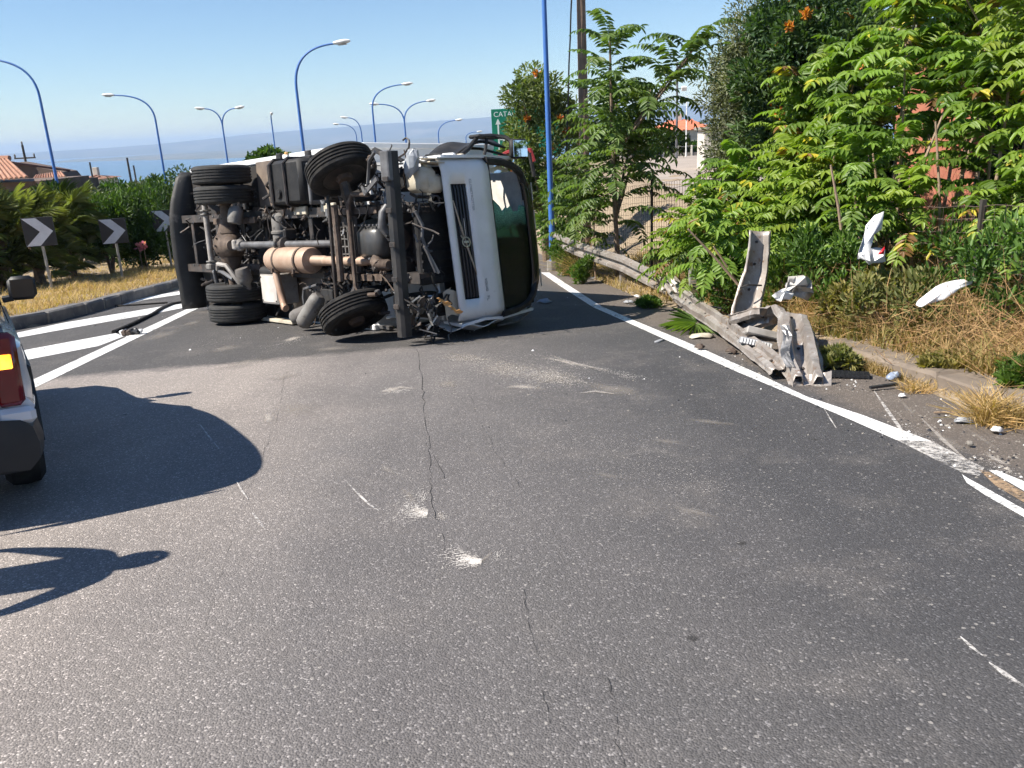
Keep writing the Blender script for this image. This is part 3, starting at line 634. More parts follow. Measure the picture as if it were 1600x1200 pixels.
# exhaust
mb = MB(); mb.lathe([(.001, -.60), (.10, -.595), (.155, -.56), (.178, -.50), (.182, -.3), (.182, .50), (.17, .535), (.12, .545), (.07, .56)], (-1.55, .04, 1.02), (1, .02, .0), 36); mf = T(mb, 'silencer', muff, angle=35)
for x in (-1.82, -1.22):
    mb = MB(); mb.lathe([(.181, -.02), (.189, -.02), (.189, .02), (.181, .02)], (x, .035, 1.02), (1, .02, 0), 36, closed=True); mb.box((x, -.15, 1.02-.14), (.04, .03, .06)); T(mb, 'silencer_strap', rusty, mf, angle=40)
prof = []
for k in range(15): prof += [(.072 if k % 2 else .06, k*.022)]
mb = MB(); mb.lathe(prof, (-1.0, .05, 1.02), (1, .0, 0), 20); mb.tube([(-.70, .05, 1.02), (-.30, .05, 1.02), (.0, .06, 1.02), (.13, .10, 1.02), (.18, .22, 1.03)], .062, 16); T(mb, 'exhaust_pipe', muff, smooth=True)
mb = MB(); mb.tube([(-2.02, .03, .92), (-2.0, .0, .80), (-1.93, .0, .55), (-1.87, .0, .38), (-1.82, -.02, .33), (-1.78, -.02, .32)], .052, 14); T(mb, 'tail_pipe', muff, smooth=True)
prof = []
for k in range(9): prof += [(.075 if k % 2 else .052, k*.03)]
mb = MB(); mb.lathe(prof, (.50, .08, .985), (1, 0, 0), 18); mb.tube([(.52, .08, .985), (.47, .08, 1.02), (.46, .12, 1.08)], [.08, .085, .07], 12); T(mb, 'charge_air_hose', rusty, smooth=True)
# side boxes, tanks
mb = MB(); mb.box((-1.72, .34, 2.10), (.95, .46, .62), bev=.05); bt = T(mb, 'battery_box', blackp, angle=40)
for x in (-2.02, -1.62):
    mb = MB(); mb.tube([(x, .09, 1.80), (x, .08, 2.36), (x, .16, 2.43), (x, .5, 2.43)], .022, 6); mb.tube([(x, .09, 1.80), (x, .16, 1.77), (x, .5, 1.77)], .022, 6); T(mb, 'strap', steel_d, bt)
mb = MB(); mb.lathe([(.001, .03), (.06, .025), (.07, 0), (.07, -.05)], (-1.85, .10, 1.95), (0, -1, 0), 20); T(mb, 'moulded_recess', blackp, bt)
mb = MB(); mb.box((-1.55, .5, 2.43), (.30, .22, .05), bev=.012); mb.box((-1.95, .45, 2.44), (.22, .2, .05), bev=.012); T(mb, 'lid_catch', steel_d, bt)
mb = MB(); mb.box((-2.78, .46, 2.13), (.66, .05, .68), bev=.008); T(mb, 'side_guard_plate', mat('brown_dirty_plate', (.20, .155, .12), .7, c2=(.13, .10, .08), scale=5, bmp=.2))
mb = MB(); mb.box((-1.02, .12, 2.05), (.05, .04, .55), bev=.01); mb.box((-1.02, .24, 1.80), (.05, .28, .06), bev=.01); T(mb, 'mudguard_stay', steel_g)
for (xx, zz) in ((-1.6, 1.70), (-.85, 1.72)):
    mb = MB(); mb.box((xx, .28, zz), (.34, .05, .12), bev=.01); T(mb, 'mounting_plate', cream)
mb = MB(); mb.box((-2.36, .22, .575), (.52, .34, .46), bev=.015); wb_ = T(mb, 'grey_equipment_box', boxgrey)
mb = MB(); mb.box((-2.36, .045, .575), (.46, .012, .40), bev=.005); T(mb, 'door', mat('pale_box_door', (.58, .54, .50), .55, c2=(.45, .41, .37), scale=4), wb_)
for q in ((-2.57, .40), (-2.15, .40), (-2.57, .75), (-2.15, .75)):
    mb = MB(); mb.lathe([(.012, 0), (.012, .012)], (q[0], .04, q[1]), (0, -1, 0), 6); T(mb, 'screw', steel_d, wb_)
mb = MB(); mb.lathe([(.07, -.2), (.075, -.18), (.075, .18), (.07, .2)], (-2.42, .12, .83), (1, 0, 0), 16); T(mb, 'black_canister', blackp, smooth=True)
mb = MB(); mb.box((-1.85, .50, .49), (1.05, .06, .66), bev=.01); T(mb, 'side_panel', mat('dirty_beige_panel', (.22, .18, .15), .75, c2=(.13, .105, .088), scale=3, bmp=.15))
mb = MB(); mb.tube([(-1.02, .08, .68), (-1.28, .02, .62), (-1.32, .02, .5), (-1.30, .02, .25), (-1.25, .05, .15)], .02, 6); mb.tube([(-1.2, .1, .62), (-1.18, .1, .3)], .014, 6); mb.tube([(-1.1, .1, .62), (-1.08, .1, .34)], .014, 6); T(mb, 'brake_lines', steel_g)
mb = MB(); mb.box((-.86, .18, .36), (.30, .12, .52), bev=.01); T(mb, 'mudguard_flap', blackp)
for (p0, p1, rr_) in (((-1.62, -.02, .19), (-.96, .10, .40), .105), ((-1.12, -.17, .13), (-.80, -.02, .56), .11)):
    d = (Vector(p1)-Vector(p0)); l = d.length
    mb = MB(); mb.lathe([(.001, 0), (rr_*.6, .012), (rr_*.92, .05), (rr_, .10), (rr_, l-.1), (rr_*.9, l-.04), (rr_*.5, l)], p0, d, 24); T(mb, 'air_tank', greytank, smooth=True)
mb = MB(); mb.bar((-3.1, .28, .05), (-2.15, .30, .045), .10, .05, bev=.006); T(mb, 'broken_side_rail', cream)
mb = MB(); mb.bar((-2.3, .75, .05), (-.2, .70, .05), .09, .05, bev=.006); T(mb, 'broken_side_rail', steel_g)
# assorted hoses and lines over the frame
for k in range(90):
    r_ = rng; x = r_.uniform(-5.3, .9); z0 = r_.choice((BC-.40, BC+.40, BC-.2, BC+.25, BC, .55, 1.95)); y0 = r_.uniform(.2, .6)
    pts = []; p = Vector((x, y0, z0))
    dx = r_.uniform(-.8, .8)*(.3 if r_.random() < .5 else 1); dzz = r_.uniform(-.45, .45)
    for q in range(7):
        t_ = q/6; pts.append(p + Vector((dx*t_, .07*math.sin(t_*9+k)-.04*math.sin(t_*math.pi), dzz*t_+.05*math.sin(t_*5+k*2))))
    mb = MB(); mb.tube(pts, r_.choice((.008, .011, .015, .022)), 6); T(mb, 'hose', r_.choice((blackp, steel_d, frame_m, blackp)), smooth=True)
for k in range(70):
    x = rng.uniform(-5.2, .9); z0 = rng.uniform(.5, 1.95); s_ = [rng.uniform(.03, .17) for _ in range(3)]
    if -3.8 < x < -3.2 and abs(z0-BC) < .3: continue
    mb = MB(); mb.box((x, rng.uniform(.38, .6), z0), s_, Matrix.Rotation(rng.uniform(-.3, .3), 3, 'Y'), .015); T(mb, 'bracket', rng.choice((steel_d, frame_m, rusty, steel_g, blackp)))
# grime-covered small fittings: clips, unions, brackets and short lines crowding the axle, gearbox and nose
clut = [(-4.2, -2.8, .45, 2.0, -.05, .25, 44), (-2.8, -1.2, 1.35, 1.75, .15, .4, 26), (-.95, .95, .5, 1.95, .02, .30, 70), (-1.3, -.4, .25, .9, .05, .35, 26), (.5, .95, 1.7, 2.3, .05, .35, 24)]
for (x0, x1, z0, z1, y0, y1, n_) in clut:
    for k in range(n_):
        p = Vector((rng.uniform(x0, x1), rng.uniform(y0, y1), rng.uniform(z0, z1))); mm = rng.choice((blackp, steel_d, frame_m, rusty, steel_g, steel_d, blackp, alu if k % 9 == 0 else rusty)); mb = MB(); q = k % 4
        if q == 0: mb.box(p, [rng.uniform(.02, .09) for _ in range(3)], Matrix.Rotation(rng.uniform(-1, 1), 3, 'Y') @ Matrix.Rotation(rng.uniform(-.6, .6), 3, 'X'), .006)
        elif q == 1: mb.lathe([(.001, 0), (.02, .004), (.028, .02), (.028, .05), (.016, .055), (.016, .09)], p, (rng.uniform(-1, 1), rng.uniform(-1, .2), rng.uniform(-1, 1)), 8)
        else:
            pts = [p]; d = Vector((rng.uniform(-.1, .1), rng.uniform(-.02, .02), rng.uniform(-.1, .1)))
            for _ in range(6): d = d*.7 + Vector((rng.uniform(-.06, .06), rng.uniform(-.025, .025), rng.uniform(-.06, .06))); pts.append(pts[-1]+d)
            mb.tube(pts, rng.choice((.006, .008, .012)), 5)
        T(mb, 'fitting' if q < 2 else 'brake_line', mm)
# front underrun beam, standing on end since the truck lies on its side
mb = MB(); mb.prism([(.95, -.04), (1.04, -.04), (1.07, .0), (1.07, .09), (1.02, .09), (1.02, .03), (.95, .03)], lambda p, h: (p[0]+.05*math.sin(h*1.4), p[1]+.02*math.sin(h*3), h), .12, 2.32)
ub = T(mb, 'front_beam', mat('dark_beam_paint', (.016, .016, .017), .55, .1, c2=(.045, .04, .037), scale=3.5))
for z in (.5, .83, 1.24, 1.64, 2.0):
    mb = MB(); mb.box((1.0+.05*math.sin(z*1.4), -.07, z), (.11, .02, .06), bev=.006); T(mb, 'clamp', steel_d, ub)
mb = MB(); mb.box((1.0, -.03, 2.15), (.16, .07, .34), bev=.012); T(mb, 'beam_end_plate', steel_g, ub)
mb = MB(); mb.tube([(.78, -.02, 2.33), (.62, .0, 2.24), (.52, .02, 1.98), (.50, .05, 1.92)], .022, 6); mb.bar((.5, -.02, 1.86), (.78, -.02, 2.02), .03, .05); mb.bar((.45, -.02, 1.96), (.52, -.02, 1.84), .03, .05); T(mb, 'step_bracket', steel_g)
mb = MB(); mb.grid(lambda u, v: (.52+.34*u, .10+.25*v, 2.36-.12*u+.04*math.sin(v*6)), 4, 4); T(mb, 'torn_step_cover', blackp, solid=.01)
mb = MB(); mb.lathe([(.001, .16), (.05, .15), (.08, .08), (.085, -.05), (.05, -.13), (.02, -.16)], (1.10, .26, 2.18), (.2, .2, 1), 14)
for v in mb.v: v += Vector((rng.uniform(-.02, .02), rng.uniform(-.02, .02), rng.uniform(-.02, .02)))
T(mb, 'washer_bottle', mat('translucent_grey_plastic', (.36, .38, .40), .35, c2=(.25, .26, .28), scale=9))
# dark front cavity: radiator, fan shroud, cooling stack behind the torn-off bumper
mb = MB(); mb.box((.98, .66, BC-.02), (.10, .62, 1.0), bev=.02)
for k in range(9): mb.box((1.04, .66, BC-.44+k*.105), (.02, .58, .03))
T(mb, 'radiator', blackp)
for zz in (.44, 2.0):
    mb = MB(); mb.box((.75, .62, zz), (.62, .5, .28), bev=.05); T(mb, 'wheel_arch_liner', blackp)
mb = MB(); mb.tube([(1.16, .22, 1.62), (1.18, .30, 1.45), (1.18, .28, 1.30), (1.2, .36, 1.05), (1.22, .42, .88)], .022, 6); T(mb, 'wiring_loom', steel_g, smooth=True)
mb = MB(); mb.bar((1.18, .30, 1.20), (1.2, .48, .86), .035, .03); T(mb, 'stay_bar', boxgrey)
for k in range(22):
    z0 = rng.uniform(.35, 2.0); y0 = rng.uniform(.2, .7); pts = [Vector((1.1+rng.uniform(0, .12), y0, z0))]
    for q in range(6): pts.append(pts[-1]+Vector((rng.uniform(-.03, .03), rng.uniform(-.05, .07), rng.uniform(-.12, .06))))
    mb = MB(); mb.tube(pts, rng.choice((.006, .009, .014)), 5); T(mb, 'cable', rng.choice((blackp, blackp, steel_d, steel_g)), smooth=True)
for k in range(34):
    p = Vector((1.05+rng.uniform(-.1, .2), rng.uniform(.05, .5), rng.uniform(.03, .62)))
    d = Vector((rng.uniform(-.2, .2), rng.uniform(-.16, .16), rng.uniform(-.2, .16))); mb = MB()
    if k % 2: mb.bar(p, p+d, rng.uniform(.01, .05), rng.uniform(.006, .02))
    else: mb.grid(lambda u, v, p=p, d=d: p + d*u + Vector((.03*math.sin(v*4+u*3), .10*v, .05*math.sin(u*5+v*2))), 3, 3)
    T(mb, 'broken_bumper_piece', rng.choice((blackp, steel_g, blackp, frame_m, alu) if k != 7 else (cream,)), solid=0 if k % 2 else .006)
for (x, y, z) in ((1.26, .40, .52), (1.28, .56, .40)):
    mb = MB(); mb.grid(lambda u, v: (x+.06*u, y+.13*u+.03*math.sin(v*5), z-.07*u+.05*v+.02*math.sin(u*8)), 4, 3); T(mb, 'amber_lamp_shard', mat('amber_plastic', (.75, .42, .16), .3, c2=(.6, .3, .1), scale=8), solid=.006)

# ---- cab: profile in (x, y), extruded over the height z, leaning a little after the crash
def cabx(p): return Vector((p.x, p.y + (1.2-p.z)*.088, p.z))
ZB, ZT = .20, 2.24
def CMB(): mb = MB(); mb.xf = cabx; return mb
cab_prof_side = [(1.27, .66), (1.33, 1.0), (1.31, 1.34), (1.12, 1.95), (.96, 2.28), (.80, 2.38), (-.30, 2.42), (-.38, 2.3), (-.38, .66), (-.05, .60), (.12, .78), (.45, .88), (.80, .80), (.92, .64)]
mb = CMB(); n_ = len(cab_prof_side)
# back, roof, floor as a shell strip (front left open for the panel and windscreen)
strip = cab_prof_side[4:] 
for (a, b_) in zip(strip, strip[1:]):
    ia = .03+.20*sstep(2.1, 2.4, a[1]); ib = .03+.20*sstep(2.1, 2.4, b_[1]); mb.add([(a[0], a[1], ZB+ia), (b_[0], b_[1], ZB+ib), (b_[0], b_[1], ZT-ib), (a[0], a[1], ZT-ia)], [(0, 1, 2, 3)])
cab = T(mb, 'cab_shell', white_t, solid=.03, weld=True)
def sidepanel(name, z, m_, dent=0.0):
    # side with a door window opening: strips round the hole
    win = [(1.10, 1.42), (.98, 2.05), (-.12, 2.12), (-.12, 1.40)]  # opening widened so sun falls on the roof lining
    outer = [(1.31, 1.34), (1.07, 2.13), (-.36, 2.19), (-.36, 1.20)]
    mb = CMB()
    for i in range(4):
        j = (i+1) % 4; mb.add([(*outer[i], z), (*outer[j], z), (*win[j], z), (*win[i], z)], [(0, 1, 2, 3)])
    mb.add([(*p, z + dent*math.sin(i*2.1)) for i, p in enumerate([(1.31, 1.34), (1.33, 1.0), (1.27, .66), (.92, .64), (.80, .80), (.45, .88), (.12, .78), (-.05, .60), (-.38, .66), (-.36, 1.2)])], [tuple(range(10))])
    o = T(mb, name, m_, cab, solid=.035)
    if z < 1:
        mb = CMB(); mb.add([(*p, z) for p in win], [(0, 1, 2, 3)]); T(mb, 'side_window', glassd, cab, solid=.006)
    else:      # upper pane left out to let sun onto the roof lining; shards added
        mb = CMB()
        for k in range(14):
            q0, q1 = win[k % 4], win[(k+1) % 4]; u0 = rng.random(); a = (lerp(q0[0], q1[0], u0), lerp(q0[1], q1[1], u0)); c0 = (.55, 1.72); l = rng.uniform(.08, .2)
            mb.add([(a[0]-.04, a[1]-.03, z), (a[0]+.04, a[1]+.03, z), (lerp(a[0], c0[0], l), lerp(a[1], c0[1], l), z)], [(0, 1, 2)])
        T(mb, 'broken_side_window', glassd, cab, solid=.005)
    return o
def glassmat(name, c, rough=.08, alpha=.35):
    m, t, b, o = nodes(name); b.inputs['Base Color'].default_value = (*c, 1); b.inputs['Roughness'].default_value = rough
    tr = nn(t, 'ShaderNodeBsdfTransparent'); tr.inputs[0].default_value = (*[min(1, x*6+.25) for x in c], 1)
    ms = nn(t, 'ShaderNodeMixShader'); ms.inputs[0].default_value = alpha
    t.links.new(tr.outputs[0], ms.inputs[1]); t.links.new(b.outputs[0], ms.inputs[2]); t.links.new(ms.outputs[0], o.inputs[0]); return m
glassd = glassmat('dark_window_glass', (.02, .025, .025), .05, .8)
sidepanel('upper_door_side', ZT, white_t); sidepanel('lower_door_side', ZB, white_t, .03)
for (x0, x1, yy) in ((1.10, 1.16, 1.12), (.95, .99, .98)):
    mb = CMB(); mb.box((x0, yy, ZT+.02), (.10, .05, .05), bev=.01); T(mb, 'door_hinge', cream, cab)
mb = CMB(); mb.box((1.0, 1.02, ZT+.035), (.17, .07, .05), Matrix.Rotation(.5, 3, 'Z'), bev=.015); T(mb, 'broken_trim', white_t, cab)
mb = CMB(); mb.tube([(.55, .98, ZT+.03), (.60, .98, ZT+.06), (.72, .99, ZT+.06), (.77, .99, ZT+.03)], .014, 6); T(mb, 'door_handle', blackp, cab)
# white front panel with a rounded-rectangle grille opening
def fx(y): return 1.275 + .06*math.sin((y-.66)/.68*math.pi*.62)      # bulge of the panel
GY0, GY1, GZ0, GZ1 = .735, .955, .50, 1.915
yy = [.64, .70, GY0, GY0+.03, (GY0+GY1)/2, GY1-.03, GY1, 1.05, 1.2, 1.34]; zz = [ZB+.04, ZB+.12, .36, GZ0, GZ0+.04, .8, 1.21, 1.6, GZ1-.04, GZ1, 2.06, 2.15, ZT-.02]
mb = CMB(); idx = {}
for i, y in enumerate(yy):
    for j, z in enumerate(zz):
        e = max(0, abs(z-(ZB+ZT)/2)-.86)/.16; x = fx(y) - .10*e*e
        idx[i, j] = len(mb.v); mb.v.append(cabx(Vector((x, y, z))))
for i in range(len(yy)-1):
    for j in range(len(zz)-1):
        if GY0-1e-6 <= yy[i] and yy[i+1] <= GY1+1e-6 and GZ0-1e-6 <= zz[j] and zz[j+1] <= GZ1+1e-6: continue
        mb.f.append((idx[i, j], idx[i+1, j], idx[i+1, j+1], idx[i, j+1])); mb.m.append(0)
fp = T(mb, 'front_panel', white_t, solid=.03, smooth=True, angle=50); fp['label'] = 'white front panel with black grille'
mb = CMB(); mb.box((1.235, .84, 1.21), (.05, .30, 1.60)); T(mb, 'grille_backing', blackp, fp)
for k in range(5):
    y = GY0+.02+k*.045; mb = CMB(); mb.tube([(fx(y)-.03, y, GZ0+.01), (fx(y)-.012, y, GZ0+.06), (fx(y)-.012, y, GZ1-.06), (fx(y)-.03, y, GZ1-.01)], .018, 8); T(mb, 'grille_slat', mat('grille_black', (.02, .022, .028), .35), fp, smooth=True)
mb = CMB(); mb.tube([(fx(.76)+.006, .745, 1.72), (fx(.84)+.012, .845, 1.21), (fx(.95)+.006, .965, .78)], [.009, .017, .008], 8)
T(mb, 'diagonal_bar', mat('dull_chrome', (.35, .34, .33), .3, .8, c2=(.25, .23, .21)), fp, smooth=True)
mb = CMB(); mb.tube([(fx(.86)+.006, .865, 1.50), (fx(.85)+.010, .86, 1.28)], .006, 6); T(mb, 'wiper_clip', alu, fp)
em = Vector((fx(.845)+.026, .845, 1.215)); mb = CMB()
mb.lathe([(.052, -.006), (.064, -.006), (.066, .004), (.052, .004)], em, (1, 0, 0), 32, closed=True); T(mb, 'emblem_ring', alu, fp, angle=40)
mb = CMB(); mb.lathe([(.05, -.012), (.05, -.004)], em, (1, 0, 0), 24); mb.box(em+Vector((-.02, 0, 0)), (.012, .17, .15), bev=.02); T(mb, 'emblem_back', blackp, fp)
mb = CMB(); mb.box(em+Vector((.0, 0, 0)), (.01, .075, .03), bev=.003); T(mb, 'emblem_bar', alu, fp)
mb = CMB(); mb.bar(em+Vector((0, -.045, .045)), em+Vector((0, -.075, .085)), .008, .018); T(mb, 'emblem_arrow', alu, fp)
# lettering: reads from the truck's right (up) to its left (down)
def ctext(name, body, size, m_, y, z):
    p = cabx(Vector((fx(y)+.020, y, z))); xd = (cabx(Vector((fx(y), y, z-1)))-cabx(Vector((fx(y), y, z)))).normalized(); zd = Vector((1, 0, 0)); yd = zd.cross(xd)
    text(name, body, size, m_, fp, frame(p, xd, yd, zd), .001)
lett_g = mat('grey_lettering', (.32, .33, .36), .4); lett_d = mat('dark_lettering', (.02, .02, .025), .4)
ctext('lettering', 'GLOBETROTTER', .052, lett_g, 1.0, 1.97)
ctext('lettering', 'VOLVO', .05, lett_d, 1.06, .74); ctext('lettering', 'FL', .066, lett_g, 1.06, .52)
# windscreen: laminated, crazed and torn open at the upper corner
mb = CMB(); mb.add([], [])
def wsx(y): return interp([(1.34, 1.305), (1.95, 1.12), (2.28, .97)], y)
def wfn(u, v): 
    y = lerp(1.36, 2.24, u); z = lerp(ZB+.08, 1.70-.13*math.sin(u*2.6)+.035*math.sin(u*17)+.02*math.sin(u*41), v); return (wsx(y)+.03*math.sin(u*4+v*5)*.5+.05*math.sin(v*math.pi)*.5, y, z)
m, t, b, o = nodes('crazed_windscreen_glass'); co = objco(t)
vv = nn(t, 'ShaderNodeTexVoronoi', feature='DISTANCE_TO_EDGE'); vv.inputs['Scale'].default_value = 42; t.links.new(co, vv.inputs['Vector'])
spz = nn(t, 'ShaderNodeSeparateXYZ'); t.links.new(co, spz.inputs[0])
ck = math_(t, 'ADD', math_(t, 'MULTIPLY', ramp(t, vv.outputs['Distance'], [(0.0, 1.0), (.12, .25)]), .6), math_(t, 'MULTIPLY', noise(t, 5, 5, .7, co), .5))
near = nn(t, 'ShaderNodeMapRange'); near.inputs[1].default_value = 1.46; near.inputs[2].default_value = 1.66; t.links.new(math_(t, 'ADD', spz.outputs[2], math_(t, 'MULTIPLY', noise(t, 3, 4, .6, co), .25)), near.inputs[0])
dens = math_(t, 'MULTIPLY', ck, near.outputs[0])
t.links.new(mix(t, dens, (.006, .014, .013), (.40, .85, .68)), b.inputs['Base Color']); b.inputs['Roughness'].default_value = .12
bump(t, b, vv.outputs['Distance'], .8, .01)
tr = nn(t, 'ShaderNodeBsdfTransparent'); tr.inputs[0].default_value = (.12, .24, .20, 1); ms = nn(t, 'ShaderNodeMixShader')
t.links.new(math_(t, 'ADD', math_(t, 'MULTIPLY', dens, .9), .35), ms.inputs[0]); t.links.new(tr.outputs[0], ms.inputs[1]); t.links.new(b.outputs[0], ms.inputs[2]); tl3 = nn(t, 'ShaderNodeBsdfTranslucent'); tl3.inputs[0].default_value = (.55, 1.0, .85, 1); ms3 = nn(t, 'ShaderNodeMixShader'); t.links.new(math_(t, 'MULTIPLY', dens, .8), ms3.inputs[0]); t.links.new(ms.outputs[0], ms3.inputs[1]); t.links.new(tl3.outputs[0], ms3.inputs[2]); t.links.new(ms3.outputs[0], o.inputs[0])
mb = CMB(); mb.grid(wfn, 14, 24)
for v in mb.v: v += Vector((rng.uniform(-.008, .008), 0, 0))
T(mb, 'windscreen', m, solid=.008, smooth=True, angle=80)['label'] = 'crazed green windscreen torn open at its upper end'
# pillars, screen surround, black roof visor
for z in (ZB+.05, ZT-.05):
    mb = CMB(); s2_ = 1 if z < 1 else -1; mb.tube([(1.31, 1.32, z), (1.20, 1.72, z+s2_*.015), (1.12, 1.98, z+s2_*.06), (1.04, 2.18, z+s2_*.16), (1.00, 2.27, z+s2_*.32), (.99, 2.29, z+s2_*.5)], .05, 6); T(mb, 'windscreen_pillar', blackp, smooth=True)
mb = CMB(); mb.tube([(1.30, 1.36, ZB+.08), (1.30, 1.36, ZT-.08)], .03, 6); T(mb, 'windscreen_sill', blackp)
mb = CMB(); mb.grid(lambda u, v: (1.03-.20*u+.12*math.sin(u*2.4)-.05*(2*v-1)**4, 2.22+.24*u-.16*abs(2*v-1)**5, lerp(ZB+.06+.07*u, ZT-.06-.07*u, v)), 6, 18); T(mb, 'roof_visor', mat('glossy_black_visor', (.012, .012, .014), .12), solid=.025, smooth=True)
mb = CMB(); mb.tube([(.80, 2.22, ZB+.06), (.80, 2.38, ZB+.14), (.81, 2.46, ZB+.36), (.82, 2.49, .9), (.82, 2.49, 1.6), (.81, 2.46, ZT-.36), (.80, 2.38, ZT-.14), (.80, 2.22, ZT-.06)], .055, 8); T(mb, 'roof_edge', blackp, smooth=True)
for z in (.62, 1.42, 1.80):
    mb = CMB(); mb.box((1.03, 2.38, z), (.02, .02, .24), bev=.005); T(mb, 'marker_lamp', alu)
# interior seen through the open screen
mat('pale_interior_lining', (.72, .70, .64), .7); mb = CMB(); mb.box((-.30, 1.80, 1.72), (.05, .5, .5), bev=.02); T(mb, 'rear_wall_panel', cream)
mb = CMB(); mb.box((.30, 1.30, 1.70), (.5, .14, .48), bev=.05); mb.box((-.18, 1.72, 1.70), (.14, .75, .46), bev=.05); T(mb, 'seat', mat('grey_seat_cloth', (.08, .08, .09), .9))
mb = CMB(); mb.box((.45, 1.35, .70), (.5, .16, .48), bev=.05); mb.box((.22, 1.75, .70), (.16, .75, .46), bev=.05); T(mb, 'seat', MAT['grey_seat_cloth'])
mb = CMB(); mb.lathe([(.20, -.014), (.225, 0), (.20, .014), (.185, 0)], (.85, 1.62, .72), (.6, -.8, 0), 28, closed=True); T(mb, 'steering_wheel', blackp, smooth=True)
mb = CMB(); mb.box((1.08, 1.30, 1.22), (.30, .14, 1.86), bev=.04); T(mb, 'dashboard', mat('dash_grey', (.05, .05, .052), .7))
mb = CMB(); mb.grid(lambda u, v: (1.20-.16*u, 1.46+.5*u, 2.12-.05*v-.02*math.sin(u*9)), 6, 3); T(mb, 'torn_pillar_trim', mat('pale_trim', (.55, .53, .49), .6), solid=.01)
mb = CMB(); mb.box((.30, 2.31, 1.22), (1.15, .03, 1.72), bev=.01); T(mb, 'roof_lining', MAT['pale_interior_lining'])
# bottom: crushed door edge against the road
mb = CMB(); mb.grid(lambda u, v: (lerp(.55, 1.30, u), lerp(.62, 1.34, v), .13+.04*math.sin(u*7)+.03*math.sin(v*9)), 8, 8); T(mb, 'crushed_door_skin', white_t, solid=.01)
mb = CMB(); mb.tube([(1.28, 1.22, .20), (1.20, 1.6, .17), (1.1, 1.95, .18), (.95, 2.2, .24)], .02, 6); mb.tube([(1.28, 1.25, .10), (1.18, 1.7, .09), (.98, 2.15, .16)], .015, 6); T(mb, 'bent_door_frame', steel_g)
# headlamp recess and cream inner panels at the upper front corner
mb = CMB(); mb.box((1.02, .52, 1.98), (.40, .24, .30), bev=.06); mb.box((1.18, .58, 1.93), (.12, .26, .22), bev=.05); T(mb, 'headlamp_housing', cream, angle=45)
mb = CMB(); mb.grid(lambda u, v: (.55+.74*u, .48+.22*v, 2.20-.02*u+.04*math.sin(u*6)*v), 6, 3); T(mb, 'wing_panel', cream, solid=.012)
mb = CMB(); mb.grid(lambda u, v: (.70+.60*u, .58+.12*v, 2.235+.015*math.sin(u*4)), 5, 2); T(mb, 'wing_edge', white_t, solid=.015)
mb = CMB(); mb.grid(lambda u, v: (1.17+.05*u, .50+.30*u, .30+.32*v+.03*math.sin(u*6)), 4, 4); T(mb, 'inner_wing', cream, solid=.012)
# mirrors and black wind deflector on the side that points up
mb = MB(); mb.tube([(1.0, 1.10, 2.26), (.92, 1.32, 2.36), (.86, 1.55, 2.52), (.90, 1.74, 2.53), (1.05, 1.86, 2.50), (1.16, 1.90, 2.42)], .03, 8); mb.tube([(1.06, 1.45, 2.24), (1.0, 1.55, 2.36), (.92, 1.65, 2.5)], .022, 8); ma = T(mb, 'mirror_arm', blackp, smooth=True)
mb = MB(); mb.box((.86, 1.70, 2.52), (.22, .46, .05), bev=.02); T(mb, 'arm_cover', blackp, ma)
def mirror(cx, yaw, size, label=None):
    ro = Matrix.Rotation(yaw, 3, 'Z'); mb = MB(); mb.box(cx, size, ro, bev=.035); h = T(mb, 'mirror_housing', blackp, angle=40)
    mb = MB(); mb.box(Vector(cx)+ro @ Vector((size[0]/2+.002, 0, 0)), (.008, size[1]-.05, size[2]-.04), ro, bev=.003)
    m_ = bpy.data.materials.get('mirror_glass')
    if not m_:
        m_, t_, b2, _ = nodes('mirror_glass'); b2.inputs['Base Color'].default_value = (.8, .84, .9, 1); b2.inputs['Metallic'].default_value = 1; b2.inputs['Roughness'].default_value = .03
    T(mb, 'mirror_glass', m_, h); return h
mirror((1.18, 1.96, 2.345), R(-10), (.10, .27, .25))
mb = MB(); mb.grid(lambda u, v: (.35+.5*u, 1.05+1.0*v, 2.27+.24*math.sin(min(1, v*1.4)*math.pi/2)*(1-.35*u)+.04*math.sin(u*5+v*6)), 6, 10); T(mb, 'wind_deflector', blackp, solid=.02, smooth=True)
mb = MB(); mb.tube([(.2, 2.35, 2.24), (.45, 2.46, 2.36), (.7, 2.5, 2.37), (.85, 2.52, 2.36), (.9, 2.53, 2.2)], .03, 6); T(mb, 'roof_bracket', mat('dark_red_paint', (.28, .03, .03), .4))
mb = MB(); mb.tube([(.85, 2.5, 2.32), (.9, 2.52, 2.0)], .03, 6); mb.tube([(.2, 1.2, 2.3), (.3, 1.6, 2.43), (.5, 1.9, 2.40), (.6, 2.3, 2.3)], .018, 6); T(mb, 'roof_rail', blackp)
# ---- box body
BX0, BX1, BY0, BY1, BZ0, BZ1 = -5.92, -.46, .60, 3.02, .02, 2.53
mb = MB(); mb.box(((BX0+BX1)/2, (BY0+BY1)/2+.03, (BZ0+BZ1)/2), (BX1-BX0, BY1-BY0-.06, BZ1-BZ0-.02)); bx = T(mb, 'cargo_box', mat('white_box_panel', (.74, .74, .73), .4, c2=(.66, .65, .63), scale=1.6, c3=(.5, .45, .39), s3=5, t3=(.7, .85)))
mb = MB()
for (y, z) in ((BY0+.03, BZ0+.03), (BY0+.03, BZ1-.03), (BY1-.02, BZ0+.03), (BY1-.02, BZ1-.02)): mb.box(((BX0+BX1)/2, y, z), (BX1-BX0+.02, .09, .09), bev=.015)
for x in (BX0+.02, BX1-.02):
    for z in (BZ0+.03, BZ1-.02): mb.box((x, (BY0+BY1)/2, z), (.08, BY1-BY0-.1, .08), bev=.012)
T(mb, 'corner_rail', white_t, bx)
